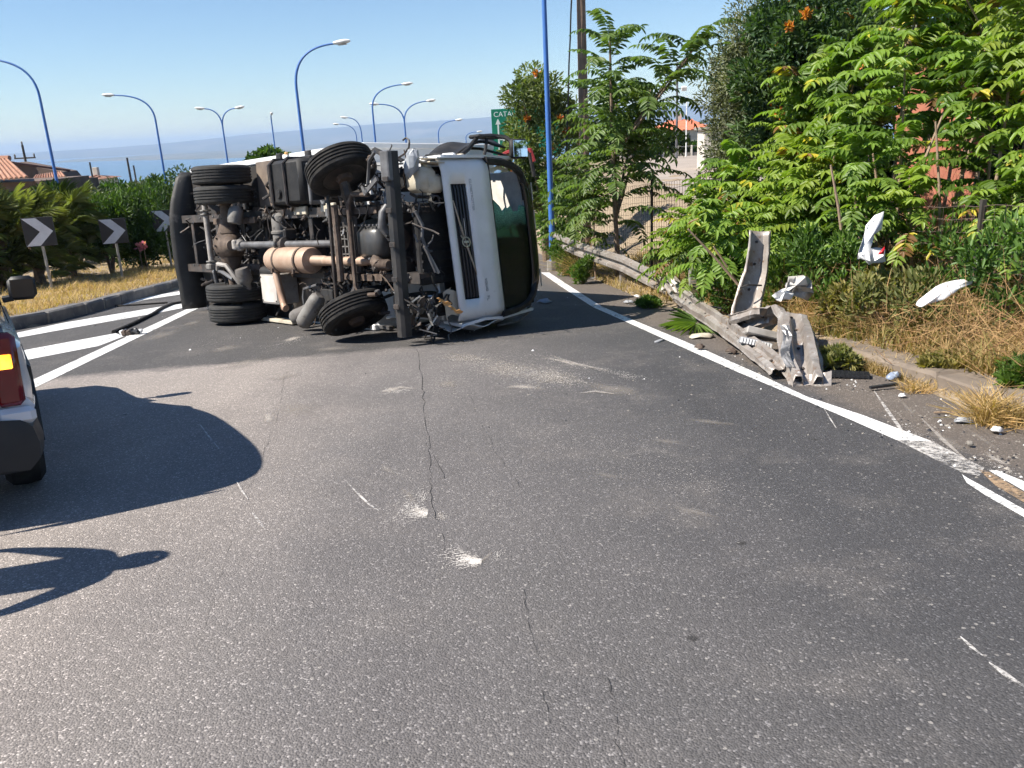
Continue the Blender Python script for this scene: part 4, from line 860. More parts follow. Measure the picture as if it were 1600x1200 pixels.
for k in range(7):
    x = BX0+.5+k*.75; mb = MB(); mb.box((x, .555, BC), (.06, .07, 2.42), bev=.006); T(mb, 'floor_bearer', frame_m, bx)
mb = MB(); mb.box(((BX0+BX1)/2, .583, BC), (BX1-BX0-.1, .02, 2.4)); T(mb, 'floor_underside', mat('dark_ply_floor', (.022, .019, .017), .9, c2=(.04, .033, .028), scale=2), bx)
for z in (.16, 2.33):
    mb = MB(); mb.bar((-2.3, .53, z), (-.6, .53, z), .03, .07); T(mb, 'side_rail', frame_m, bx)
for (x, z) in ((-1.75, 2.50), (-2.6, 2.52), (-.75, 2.5)):
    mb = MB(); mb.box((x, .60, z), (.14, .10, .09), bev=.012); T(mb, 'rope_hook', steel_d, bx)
mb = MB(); mb.lathe([(.03, 0), (.028, .03), (.015, .04)], (-2.35, .56, 2.53), (0, 0, 1), 12); T(mb, 'amber_marker', mat('amber_plastic', (.75, .42, .16), .3), bx)
# tail: folded lift platform, a dark curved plate at the rear
flap = [(.54, 2.49), (.44, 2.42), (.28, 2.0), (.21, 1.7), (.19, 1.37), (.19, .9), (.22, .5), (.24, .05)]
mb = MB()
def ffn(u, v):
    z = lerp(.05, 2.49, v); y0 = interp([(b_, a) for a, b_ in flap[::-1]], z)-.09; y = lerp(y0, .74-.08*(1-v), u); return (-5.99+.10*math.sin(u*math.pi)+.03*math.sin(v*3), y, z)
mb.grid(ffn, 8, 24); tl = T(mb, 'tail_lift_platform', mat('dark_grey_tail_plate', (.018, .018, .018), .6, .1, c2=(.032, .03, .029), scale=2.5, c3=(.09, .082, .076), s3=6), solid=.025, smooth=True)
mb = MB(); mb.bar((-5.90, .72, .03), (-5.90, .76, 2.50), .07, .05, up=(1, 0, 0), bev=.008); T(mb, 'rear_post', steel_g)
mb = MB(); mb.tube([(-5.75, .62, .35), (-5.2, .40, .40), (-4.7, .42, .5)], .04, 8); mb.tube([(-5.75, .62, 2.1), (-5.2, .40, 2.05), (-4.7, .42, 1.9)], .04, 8); T(mb, 'lift_arm', frame_m)
mb = MB(); mb.grid(lambda u, v: (-4.22-.10*math.sin(u*math.pi), .02+.5*u, .02+.44*v), 6, 2); T(mb, 'rear_mudguard', blackp, solid=.01, smooth=True)
mb = MB(); mb.grid(lambda u, v: (-4.22-.10*math.sin(u*math.pi), .02+.5*u, 1.98+.44*v), 6, 2); T(mb, 'rear_mudguard', blackp, solid=.01, smooth=True)

# the rear axle group sits a little further forward than first measured
for ch in truck.children:
    k = ch.name.split('.')[0]
    if k in ('rear_axle', 'differential', 'drive_flange', 'brake_chamber', 'air_spring', 'trailing_arm', 'suspension_rod', 'brake_linkage', 'axle_strut', 'rear_mudguard') or (k == 'wheel' and ch.matrix_local.translation.x < -3):
        ch.location.x += .15
# ------------------------------------------------------------------ parked off-roader at the left edge (x right, y forward, z up)
_h = Vector((-.528, .849, 0)).normalized(); _h = (_h - _n*_h.dot(_n)).normalized(); _r = _h.cross(_n)
_cr = gnd(78, 748)                                     # its rear right wheel corner on the road
CW = .89                                               # half width
car = empty('parked_off_roader', mat=frame(_cr - _r*(CW+.03) - _h*.76, _r, _h, _n)); tag(car, 'white off-roader with its amber rear indicator lit, cut off by the left edge', 'car')
carw = mat('car_white_paint', (.62, .64, .68), .22, c2=(.58, .60, .64), scale=1.2, coat=.8)
carbl = mat('car_black_trim', (.018, .018, .019), .55)
def C(mb, name, m_, parent=car, **kw): return mb.build(name, m_, parent, **kw)
def loft(secs, name, m_, parent=car, closed_ends=True, **kw):
    mb = MB(); n = len(secs[0])
    for s_ in secs: mb.v += [Vector(p) for p in s_]
    mb.f = [(i*n+k, i*n+(k+1) % n, (i+1)*n+(k+1) % n, (i+1)*n+k) for i in range(len(secs)-1) for k in range(n)]
    if closed_ends: mb.f += [tuple(range(n)), tuple((len(secs)-1)*n+k for k in range(n))]
    mb.m = [0]*len(mb.f); return C(mb, name, m_, parent, **kw)
def sec(y, w, z0, z1, rb=.08): 
    return [(-w+rb, y, z0), (w-rb, y, z0), (w, y, z0+rb), (w+.012, y, (z0+z1)/2), (w-.01, y, z1-rb*.8), (w-rb*1.1, y, z1), (-w+rb*1.1, y, z1), (-w+.01, y, z1-rb*.8), (-w-.012, y, (z0+z1)/2), (-w, y, z0+rb)]
loft([sec(.03, CW-.14, .52, 1.0), sec(.07, CW-.05, .50, 1.03), sec(.16, CW-.01, .49, 1.04), sec(.35, CW, .48, 1.05), sec(1.2, CW, .46, 1.05), sec(3.0, CW, .46, 1.04), sec(3.35, CW, .48, 1.03), sec(4.0, CW-.03, .50, .98), sec(4.3, CW-.12, .52, .90)], 'body', carw, smooth=True, angle=35)
def gsec(y, w, wt, z0, z1): return [(-w, y, z0), (w, y, z0), (wt+.05, y, z1-.06), (wt-.06, y, z1), (-wt+.06, y, z1), (-wt-.05, y, z1-.06)]
def plan(z, w, yr, yf, n=36, e=2.7):
    out = []; cy2 = (yr+yf)/2; hl = (yf-yr)/2
    for k in range(n):
        a = 2*math.pi*k/n; c_, s_ = math.cos(a), math.sin(a); out.append((w*math.copysign(abs(c_)**(2/4.0), c_), cy2+hl*math.copysign(abs(s_)**(2/e), s_), z))
    return out
loft([plan(1.02, CW-.05, -.02, 3.75), plan(1.25, CW-.08, -.03, 3.4), plan(1.46, CW-.13, -.02, 3.1), plan(1.60, CW-.18, .03, 2.85), plan(1.66, CW-.28, .2, 2.6), plan(1.68, CW-.5, .5, 2.3)], 'cabin', carw, smooth=True, angle=40)
if False: loft([gsec(.03, CW-.07, CW-.20, 1.03, 1.12), gsec(.06, CW-.05, CW-.18, 1.03, 1.84), gsec(.5, CW-.04, CW-.15, 1.03, 1.90), gsec(2.1, CW-.04, CW-.17, 1.03, 1.87), gsec(2.6, CW-.05, CW-.22, 1.03, 1.70), gsec(3.3, CW-.08, CW-.30, 1.02, 1.08)], 'cabin', carw, smooth=True, angle=30)
for sx in (-1, 1):
    for (y0, y1, z1) in ((.55, 1.35, 1.45), (1.45, 2.1, 1.45), (2.18, 2.72, 1.42)):
        mb = MB(); wl_ = lambda z: CW-.045-(z-1.03)/.44*.085
        P = [(y0, 1.08), (y1 if y1 < 2.5 else 2.95, 1.08), (y1-.04 if y1 < 2.5 else 2.60, z1), (y0+.05, z1)]
        mb.add([(sx*(wl_(z)+.006), y, z) for y, z in P], [(0, 1, 2, 3)]); C(mb, 'side_window', glassd, solid=.006)
    mb = MB(); mb.box((sx*(CW+.005), 1.75, .80), (.03, 3.0, .10), bev=.012); C(mb, 'side_moulding', carbl)
    mb = MB(); mb.tube([(sx*(CW-.02), 3.22, 1.04), (sx*(CW+.06), 3.20, 1.05)], .03, 6); mi_ = C(mb, 'mirror', carbl)
    mb = MB(); mb.box((sx*(CW+.14), 3.20, 1.13), (.22, .11, .21), bev=.04); C(mb, 'mirror_shell', carbl, mi_, angle=40)
    mb = MB(); mb.box((sx*(CW+.14), 3.14, 1.13), (.18, .006, .16), bev=.002); C(mb, 'mirror_glass', mat('dark_mirror_glass', (.02, .022, .026), .08), mi_)  # near-black colour stands in for the glass's dark reflection
    for yw in (.78, 3.42):
        mb = MB(); mb.lathe([(.20, -.10), (.30, -.115), (.345, -.08), (.355, 0), (.345, .08), (.30, .115), (.20, .10)], (sx*(CW-.10), yw, .355), (1, 0, 0), 40); w_ = C(mb, 'wheel', rubber, smooth=True)
        mb = MB(); mb.lathe([(.20, .09*sx), (.21, .10*sx), (.17, .05*sx), (.06, .08*sx), (.001, .09*sx)], (sx*(CW-.10), yw, .355), (1, 0, 0), 24); C(mb, 'rim', alu, w_, smooth=True)
        mb = MB(); mb.grid(lambda u, v: (sx*(CW-.02+.05*v), yw+.43*math.cos(math.pi*(1-u)), .36+.43*math.sin(math.pi*u)), 18, 2); C(mb, 'wheel_arch', carbl, solid=.02, smooth=True)
    # tail lamp: red cluster with the lit amber indicator
    mb = MB(); mb.box((sx*(CW-.115), .03, .87), (.15, .10, .42), bev=.03); tl_ = C(mb, 'tail_lamp', mat('red_lamp_lens', (.16, .008, .010), .15, coat=.6), angle=40)
    m_ = bpy.data.materials.get('amber_indicator_lit')
    if not m_:
        m_, t_, b2, _ = nodes('amber_indicator_lit'); b2.inputs['Base Color'].default_value = (.9, .35, .03, 1); b2.inputs['Emission Color'].default_value = (1.0, .33, .02, 1); b2.inputs['Emission Strength'].default_value = 1.6
        c_ = ramp(t_, noise(t_, 14, 2, .5, objco(t_)), [(.35, (1.0, .22, .01)), (.65, (1.0, .55, .05))]); t_.links.new(c_, b2.inputs['Emission Color'])
    mb = MB(); mb.box((sx*(CW-.112), .018, .92), (.12, .09, .13), bev=.03); C(mb, 'indicator', m_, tl_, angle=40)
    mb = MB(); mb.box((sx*(CW-.10), .012, .60), (.20, .06, .10), bev=.03); C(mb, 'bumper_corner_white', carw)
loft([sec(-.04, CW-.14, .30, .60, .06), sec(-.02, CW-.02, .28, .58, .06), sec(.25, CW+.015, .27, .58, .06), sec(.40, CW+.01, .30, .56, .06)], 'rear_bumper', carbl, smooth=True, angle=35)
loft([sec(.03, CW-.12, .585, .70, .03), sec(.05, CW-.01, .585, .70, .03), sec(.36, CW+.005, .585, .70, .03)], 'rear_apron', carw, smooth=True, angle=35)
loft([sec(4.1, CW, .28, .58, .06), sec(4.38, CW-.08, .30, .58, .06), sec(4.42, CW-.2, .32, .56, .06)], 'front_bumper', carbl, smooth=True, angle=35)
mb = MB(); mb.add([(-.50, -.045, 1.12), (.50, -.045, 1.12), (.44, -.045, 1.42), (-.44, -.045, 1.42)], [(0, 1, 2, 3)]); C(mb, 'rear_window', glassd, solid=.006)
mb = MB(); mb.add([(-.60, 3.66, 1.12), (.60, 3.66, 1.12), (.50, 3.10, 1.50), (-.50, 3.10, 1.50)], [(0, 1, 2, 3)]); C(mb, 'windscreen', glassd, solid=.006)
for sx in ():
    mb = MB(); mb.tube([(sx*.62, .15, 1.86), (sx*.62, .20, 1.95), (sx*.60, 2.0, 1.95), (sx*.60, 2.08, 1.86)], .018, 6); C(mb, 'roof_rail', carbl)
mb = MB(); mb.box((0, .02, .82), (.52, .02, .12), bev=.004); C(mb, 'number_plate', mat('plate_white', (.7, .7, .7), .4))

# ------------------------------------------------------------------ the onlooker whose shadow falls in from the left
def person(feet, yaw):
    V = {}; E = []
    def j(n, p, r, par=None):
        V[n] = (Vector(p), r)
        if par: E.append((par, n))
    j('pelvis', (0, 0, .95), (.18, .14)); j('belly', (0, -.01, 1.10), (.19, .15), 'pelvis'); j('chest', (0, 0, 1.30), (.235, .15), 'belly'); j('neckb', (0, 0, 1.45), (.13, .10), 'chest'); j('neck', (0, .005, 1.50), (.08, .08), 'neckb')
    j('head0', (0, .02, 1.545), (.075, .085), 'neck'); j('head1', (0, .02, 1.60), (.085, .10), 'head0'); j('head2', (0, .01, 1.66), (.06, .075), 'head1')
    for s_, n in ((-1, 'l'), (1, 'r')):
        j(n+'sh', (s_*.18, 0, 1.425), (.075, .07), 'chest'); j(n+'el', (s_*.36, -.04, 1.17), (.045, .045), n+'sh'); j(n+'wr', (s_*.42, .04, .95), (.03, .03), n+'el'); j(n+'pa', (s_*.435, .06, .88), (.035, .022), n+'wr')
        for k, (dx, dy, l) in enumerate(((-.0, -.03, .07), (.0, -.01, .085), (.0, .012, .08), (.0, .032, .06))):
            j(n+'f%da' % k, (s_*.44+dx, .06+dy, .83), (.010, .010), n+'pa'); j(n+'f%db' % k, (s_*.435, .065+dy, .83-l), (.008, .008), n+'f%da' % k)
        j(n+'ta', (s_*.415, .095, .87), (.011, .011), n+'pa'); j(n+'tb', (s_*.41, .115, .83), (.009, .009), n+'ta')
        j(n+'hip', (s_*.10, 0, .88), (.095, .095), 'pelvis'); j(n+'kn', (s_*.13, .015, .49), (.062, .065), n+'hip'); j(n+'an', (s_*.15, -.01, .09), (.042, .045), n+'kn'); j(n+'to', (s_*.17, .16, .045), (.045, .035), n+'an')
    names = list(V); me = bpy.data.meshes.new('person'); me.from_pydata([V[n][0] for n in names], [(names.index(a), names.index(b_)) for a, b_ in E], [])
    o = bpy.data.objects.new('person', me); COL.objects.link(o); md = o.modifiers.new('skin', 'SKIN'); md.use_smooth_shade = True
    sv = me.skin_vertices[0].data
    for i, n in enumerate(names): sv[i].radius = V[n][1]; sv[i].use_root = (n == 'pelvis')
    ss = o.modifiers.new('sub', 'SUBSURF'); ss.levels = 2; ss.render_levels = 2
    dg = bpy.context.evaluated_depsgraph_get(); ev = bpy.data.meshes.new_from_object(o.evaluated_get(dg)); bpy.data.objects.remove(o)
    for m_ in (mat('skin', (.45, .27, .18), .5), mat('blue_shirt_cloth', (.07, .12, .25), .85), mat('dark_trouser_cloth', (.03, .03, .04), .9), mat('shoe_black', (.02, .02, .02), .5)): ev.materials.append(m_)
    for p in ev.polygons:
        c = p.center; p.material_index = 3 if c.z < .10 else 2 if (c.z < .98 and abs(c.x) < .30) else 1 if (c.z < 1.47 and (c.z > 1.16 or abs(c.x) < .26)) else 0
    b_ = bpy.data.objects.new('person', ev); COL.objects.link(b_); b_.location = feet; b_.rotation_euler = (0, 0, yaw)
    mb = MB(); mb.grid(lambda u, v: (.098*math.cos(v*6.283)*math.sin(.2+u*1.5), .012+.118*math.sin(v*6.283)*math.sin(.2+u*1.5)-.015, 1.64+.10*math.cos(.2+u*1.5)), 8, 20); mb.build('hair', mat('dark_hair', (.02, .015, .012), .8), b_, smooth=True, solid=.01)
    mb = MB()
    for s_ in (-1, 1): mb.lathe([(.001, -.012), (.012, 0), (.001, .012)], (s_*.032, .105, 1.625), (0, 1, 0), 10)
    mb.build('eyes', mat('eye_dark', (.03, .02, .02), .2), b_)
    mb = MB(); mb.tube([(0, .11, 1.625), (0, .135, 1.59), (0, .115, 1.575)], [.008, .014, .012], 8); mb.build('nose', MAT['skin'], b_, smooth=True)
    mb = MB(); mb.box((0, .11, 1.55), (.05, .012, .012), bev=.004); mb.build('mouth', mat('lips', (.35, .14, .11), .5), b_)
    mb = MB()
    for s_ in (-1, 1): mb.lathe([(.001, -.01), (.022, -.005), (.028, .005), (.015, .01)], (s_*.088, .01, 1.615), (s_, -.3, 0), 12)
    mb.build('ears', MAT['skin'], b_, smooth=True)
    return b_
hp = gnd(245, 870); L_ = 1.78/math.tan(SUN_EL); fx_, fy_ = hp.x - math.cos(SUN_AZ)*L_*1.0, hp.y - math.sin(SUN_AZ)*L_*1.0
pe = person((fx_, fy_, -SL*fy_), R(-65)); tag(pe, 'person in blue shirt standing left of view, casting the shadow on the road', 'person')

# ------------------------------------------------------------------ three chevron boards on the island
chev_d = mat('chevron_black', (.018, .018, .022), .4); chev_w = mat('chevron_reflective_grey', (.66, .66, .68), .4, c2=(.58, .58, .60)); post_g = mat('sign_post_steel', (.36, .35, .33), .45, .5)
def chevron(px, top, bot, foot, Y, yaw, label):
    base = at(px[0], foot, Y); z0 = land(base.x, base.y); base.z = z0
    ct = at(px[1], (top+bot)/2, Y); hgt = (bot-top)/FPX*Y*1.0; bc = ct.z - z0; w = .66
    r_ = empty('chevron_sign', base, yaw); tag(r_, label, 'road sign', 'chevron boards on the traffic island')
    mb = MB(); mb.tube([(0, .04, -.1), (0, .04, bc+hgt*.4)], .032, 10); mb.build('post', post_g, r_, smooth=True)
    mb = MB(); mb.box((0, 0, bc), (w, .025, w), bev=.006); bd = mb.build('board', chev_d, r_)
    mb = MB(); s_ = w/2-.015
    for (pts) in ([(-s_, s_), (-s_*.08, s_), (s_*.92, 0), (s_*.05, 0)], [(s_*.05, 0), (s_*.92, 0), (-s_*.08, -s_), (-s_, -s_)]):
        mb.prism(pts, lambda p, h: (p[0], h, bc+p[1]), -.016, -.0135)
    mb.build('chevron_mark', chev_w, bd)
chevron((82, 66), 336, 388, 458, 19.5, R(16), 'chevron board on a post, leftmost and nearest of the three')
chevron((191, 181), 338, 384, 432, 22.5, R(18), 'chevron board on a post, the middle one beside the dry grass')
chevron((268, 257), 325, 365, 416, 26.5, R(18), 'chevron board half hidden behind the truck tail plate')

# ------------------------------------------------------------------ street lamps
lampd = mat('lamp_underside_glass', (.5, .5, .48), .2)
def lamp(Y, foot, bend, heads, label, r=.075, ground=None):
    """foot/bend/heads: pixels of the pole low down, where the arm starts, and each lamp head, all at depth Y"""
    B = at(*bend, Y); z0 = land(B.x, Y); base = Vector((B.x, Y, z0)); b = empty('street_lamp', base); tag(b, label, 'street lamp', 'blue street lamps along the road')
    hB = B.z-z0
    mb = MB(); mb.tube([(0, 0, -.2), (0, 0, .9), (0, 0, 1.0), (0, 0, hB)], [r*1.15, r*1.15, r, r*.72], 10); mb.build('pole', bluep, b, smooth=True)
    mb = MB(); mb.tube([(0, 0, -.2), (0, 0, .25)], r*2.2, 10); mb.build('base', concrete, b)
    for hx, hy, dep in heads:
        Hd = at(hx, hy, Y+dep) - base; p0 = Vector((0, 0, hB)); rise = Hd.z-hB; p1 = Vector((0, 0, hB+rise*.75)); p2 = Vector((Hd.x*.45, Hd.y*.45, Hd.z - rise*.02)); pts = []
        for k in range(15):
            t_ = k/14; pts.append(p0*(1-t_)**3 + p1*3*t_*(1-t_)**2 + p2*3*t_*t_*(1-t_) + Hd*t_**3)
        mb = MB(); mb.tube(pts, [lerp(r*.72, r*.45, k/14) for k in range(15)], 8); arm = mb.build('arm', bluep, b, smooth=True)
        d = (pts[-1]-pts[-3]).normalized(); side = Vector((0, 0, 1)).cross(d).normalized(); up_ = d.cross(side)
        mb = MB(); rot = Matrix((d, side, up_)).transposed(); c0 = Hd
        prof = [(-.08, .055, .04), (.0, .09, .06), (.15, .12, .08), (.34, .125, .085), (.50, .10, .06), (.58, .05, .03)]
        rings = [[c0 + rot @ Vector((x, w*math.cos(a)*1.0, h*math.sin(a)+(.03 if math.sin(a) > 0 else .02))) for a in [q*math.pi/6 for q in range(12)]] for x, w, h in prof]
        mb.v = [v for rg in rings for v in rg]; mb.f = [(i*12+q, i*12+(q+1) % 12, (i+1)*12+(q+1) % 12, (i+1)*12+q) for i in range(5) for q in range(12)] + [tuple(range(12)), tuple(60+q for q in range(12))]; mb.m = [0]*len(mb.f)
        hd = mb.build('lamp_head', lampw, b, smooth=True)
        mb = MB(); mb.box(c0 + rot @ Vector((.26, 0, -.07)), (.34, .15, .04), rot, bev=.02); mb.build('lens', lampd, hd)
    return b
lamp(38, (93, 275), (62, 152), [(-38, 92, 0)], 'street lamp at far left whose arm runs out of the picture')
lamp(50, (265, 300), (243, 188), [(176, 149, 0)], 'street lamp bending left above the middle chevron board')
lamp(60, (355, 250), (348, 199), [(318, 170, 0), (369, 169, 0)], 'double-armed street lamp left of the small round tree')
lamp(72, (427, 240), (424, 188), [(424, 178, -1.2)], 'short-looking street lamp with arm towards viewer, before the round tree')
lamp(34, (472, 232), (463, 138), [(524, 68, 0)], 'tallest street lamp with arm bending right above the truck')
lamp(80, (566, 218), (565, 210), [(542, 184, 0)], 'small distant lamp bending left above the upper front wheel, higher of two')
lamp(94, (560, 218), (557, 214), [(529, 194, 0)], 'small distant lamp bending left, the lower one by the upper front wheel')
lamp(54, (584, 222), (582, 172), [(630, 132, 0)], 'street lamp bending right behind the left arm of the double lamp')
lamp(62, (634, 222), (632, 192), [(590, 163, 0), (668, 158, 0)], 'double-armed street lamp over the middle of the cargo box')
lamp(80, (684, 222), (685, 212), [(713, 188, 0)], 'small faint lamp bending right, left of the green sign')
lamp(105, (727, 220), (728, 216), [(746, 206, 0)], 'smallest and farthest lamp, next to the green sign')
lamp(20.2, (862, 340), (848, -60), [(790, -135, 0)], 'near bright blue lamp post rising out of the picture at the verge', r=.07)

# ------------------------------------------------------------------ utility poles, wires, masts
wood = mat('brown_utility_pole', (.25, .17, .12), .85, c2=(.18, .12, .085), scale=4, bmp=.3)
def simple_pole(name, px, foot_y, top_y, Y, r, m_, label, cat, cross=0.0, group=None):
    P = at(px, foot_y, Y); z0 = land(P.x, Y); Tt = at(px, top_y, Y); Hh = Tt.z - z0; o = empty(name, (P.x, Y, z0)); tag(o, label, cat, group)
    lean = (Tt.x-P.x)*0.0
    mb = MB(); mb.tube([(0, 0, -.3), (lean, 0, Hh)], [r, r*.7], 12); mb.build('pole', m_, o, smooth=True)
    if cross:
        mb = MB(); mb.box((0, 0, Hh-.9), (cross*2, .10, .10), bev=.01); ca = mb.build('cross_arm', m_, o)
        for x in (-cross*.92, cross*.92):
            mb = MB(); mb.lathe([(.03, 0), (.07, .05), (.05, .12), (.07, .18), (.02, .25)], (x, 0, Hh-.85), (0, 0, 1), 10); mb.build('insulator', steel_g, ca)
        mb = MB(); mb.lathe([(.03, 0), (.07, .05), (.05, .12), (.07, .18), (.02, .25)], (0, 0, Hh), (0, 0, 1), 10); mb.build('insulator', steel_g, o)
    return o, Vector((P.x, Y, z0+Hh))
simple_pole('utility_pole', 915, 330, -90, 20.5, .135, wood, 'thick brown utility pole rising among the tree leaves', 'pole')
simple_pole('utility_pole', 45, 275, 226, 62, .11, steel_d, 'small dark utility pole with cross arm behind the tiled roofs', 'pole', cross=.75)
for (px, ty, Y, lab) in ((148, 253, 80, 'thin far pole left of the two poles by the sea'), (207, 246, 70, 'dark leaning pole, taller of the pair by the sea'), (215, 258, 85, 'short dark pole, smaller of the pair by the sea')):
    simple_pole('distant_pole', px, 295, ty, Y, .11, steel_d, lab, 'pole')
mb = MB(); a_ = at(893, 0, 20.3); 
pts = [at(896, -60, 20.3), at(892, 20, 20.3), at(891, 60, 20.3), at(889, 100, 20.3), at(888, 150, 20.3), at(886, 210, 20.3), at(885, 300, 20.3)]
mb.tube(pts, .018, 6); tag(mb.build('hanging_cable', blackp), 'dark twisted cable hanging beside the brown utility pole', 'cable')
def mast():
    P = at(1057, 243, 54); z0 = land(P.x, 54); o = empty('floodlight_mast', (P.x, 54, z0)); tag(o, 'grey floodlight mast with two lamps beyond the paved yard', 'mast')
    Hh = at(1055, 97, 54).z - z0
    mb = MB(); mb.tube([(0, 0, -.2), (0, 0, Hh)], [.09, .06], 10); mb.build('pole', steel_g, o, smooth=True)
    for (dz, sx) in ((-.05, 1), (-1.55, 1)):
        mb = MB(); mb.bar((0, 0, Hh+dz), (.35*sx, 0, Hh+dz), .05, .05); a1 = mb.build('bracket', steel_g, o)
        mb = MB(); mb.box((.42*sx, -.05, Hh+dz), (.34, .16, .28), Matrix.Rotation(.5, 3, 'X'), bev=.03); mb.build('floodlight', lampw, a1)
mast()
simple_pole('flag_pole', 1072, 238, 150, 56, .05, lampw, 'thin white pole beside the floodlight mast', 'pole')

# ------------------------------------------------------------------ green direction sign
def sign():
    Y = 38; tl, tr_, bl = at(767, 171, Y), at(850, 162, Y), at(773, 236, Y); cx = (tl.x+tr_.x)/2; W = 3.0; Hh = 2.0; z1 = tl.z; x0 = tl.x; z0 = land(x0+W/2, Y)
    o = empty('direction_sign', (x0+W/2, Y, z0)); tag(o, 'green motorway direction sign reading CATANIA, half behind the flowering shrub', 'road sign')
    zc = z1-z0-Hh/2; g = mat('sign_green', (.0, .16, .09), .4, c2=(.0, .145, .08)); wh = mat('sign_white', (.62, .70, .66), .4)
    mb = MB(); mb.box((0, 0, zc), (W, .05, Hh), bev=.01); bd = mb.build('board', g, o)
    for x in (-1.0, 1.0): mb = MB(); mb.tube([(x, .09, -.3), (x, .09, zc+Hh/2-.1)], .06, 8); mb.build('post', post_g, o)
    def tx(body, s_, x, z): text('lettering', body, s_, wh, bd, frame((x, -.03, z), (1, 0, 0), (0, 0, 1), (0, -1, 0)), .002)
    tx('CATANIA', .30, -W/2+.10, zc+Hh/2-.32); tx('E V I', .24, -W/2+.62, zc+Hh/2-.78); tx('NIC', .24, -W/2+.62, zc+Hh/2-1.12)
    mb = MB(); mb.box((-W/2+.28, -.028, zc-.18), (.07, .006, 1.15)); mb.prism([(-.12, 0), (.12, 0), (0, .24)], lambda p, h: (-W/2+.28+p[0], h, zc+.36+p[1]), -.033, -.0255); mb.prism([(0, -.03), (.12, -.03), (.12, -.12), (.27, 0), (.12, .12), (.12, .03), (0, .03)], lambda p, h: (-W/2+.33+p[0], h, zc-.27+p[1]), -.033, -.0255); mb.build('arrow_mark', wh, bd)
    mb = MB(); mb.box((-W/2+.62+.7, -.028, zc-.72), (1.4, .008, .30)); pl = mb.build('white_plate', mat('sign_plate_white', (.7, .7, .68), .4), bd)
    mb = MB(); mb.lathe([(.07, 0), (.07, .004)], (-W/2+.85, -.033, zc-.72), (0, -1, 0), 14); mb.build('black_dot', chev_d, pl)
    mb = MB(); mb.lathe([(.07, 0), (.07, .004)], (-W/2+1.10, -.033, zc-.72), (0, -1, 0), 14); mb.build('red_dot', mat('dark_red_paint', (.28, .03, .03), .4), pl)
sign()

# ------------------------------------------------------------------ houses
tile = mat('terracotta_tile', (.36, .185, .12), .9, c2=(.25, .12, .08), scale=3, c3=(.58, .40, .27), s3=9, bmp=.3)
tile_d = mat('dark_weathered_tile', (.135, .07, .055), .9, c2=(.09, .05, .042), scale=2, bmp=.3)  # tile_d: brown darkened to paint in the roof's shaded side
tile_r = mat('bright_red_tile', (.62, .19, .10), .85, c2=(.52, .15, .08), scale=1)
plaster = mat('pale_plaster', (.58, .54, .47), .9, c2=(.48, .43, .37), scale=1.5)
plaster_d = mat('brown_wall_stone', (.16, .11, .085), .95, c2=(.11, .08, .065), scale=2)
def tiled_slope(P, nrow, ncol, m_, parent, name='roof', r=.10):
    """P: four corners eave-left, eave-right, ridge-right, ridge-left; rows of half-round tiles running up the slope"""
    a, b_, c, d = [Vector(p) for p in P]; nrm = (b_-a).cross(d-a).normalized(); 
    if nrm.z < 0: nrm = -nrm
    def fn(u, v):
        e = lerp(lerp(a, b_, u), lerp(d, c, u), v); st_ = (v*nrow) % 1.0
        return e + nrm*(r*abs(math.sin(u*ncol*math.pi)) + .03*(1-st_))
    mb = MB(); mb.grid(fn, ncol*6, nrow*2); o = mb.build(name, m_, parent, smooth=True, angle=70, solid=.02); return o
def house_left():
    Y = 38; A = at(-70, 292, Y); B = at(47, 279, Y-1); C_ = at(14, 250, Y+3.5); D = at(-70, 252, Y+4.0)
    z0 = land(0, Y); o = empty('tiled_house', (A.x, Y, z0)); tag(o, 'low house with sunlit terracotta half-round tiles at far left', 'house'); off = Vector((A.x, Y, z0))
    rf = tiled_slope([A-off, B-off, C_-off, D-off], 8, 15, tile, o, 'roof')
    mb = MB(); mb.tube([C_-off+Vector((.05, .0, .08)), D-off+Vector((0, 0, .08))], .13, 8); mb.build('ridge_tiles', tile, rf)
    w = MB(); zt = B.z - z0 - .15; lx, rx = -2.0, B.x-A.x-.2
    w.box(((lx+rx)/2, 2.4, zt/2-.3), (rx-lx, 4.6, zt+.6)); wl2 = w.build('wall', plaster_d, o)
    for x in (rx-1.4, rx-3.6):
        mb = MB(); mb.box((x, .06, zt-.9), (.9, .06, 1.0)); wn = mb.build('window', glassd, o); mb = MB(); mb.box((x, .03, zt-1.45), (1.1, .16, .08)); mb.build('sill', concrete, wn)
house_left()
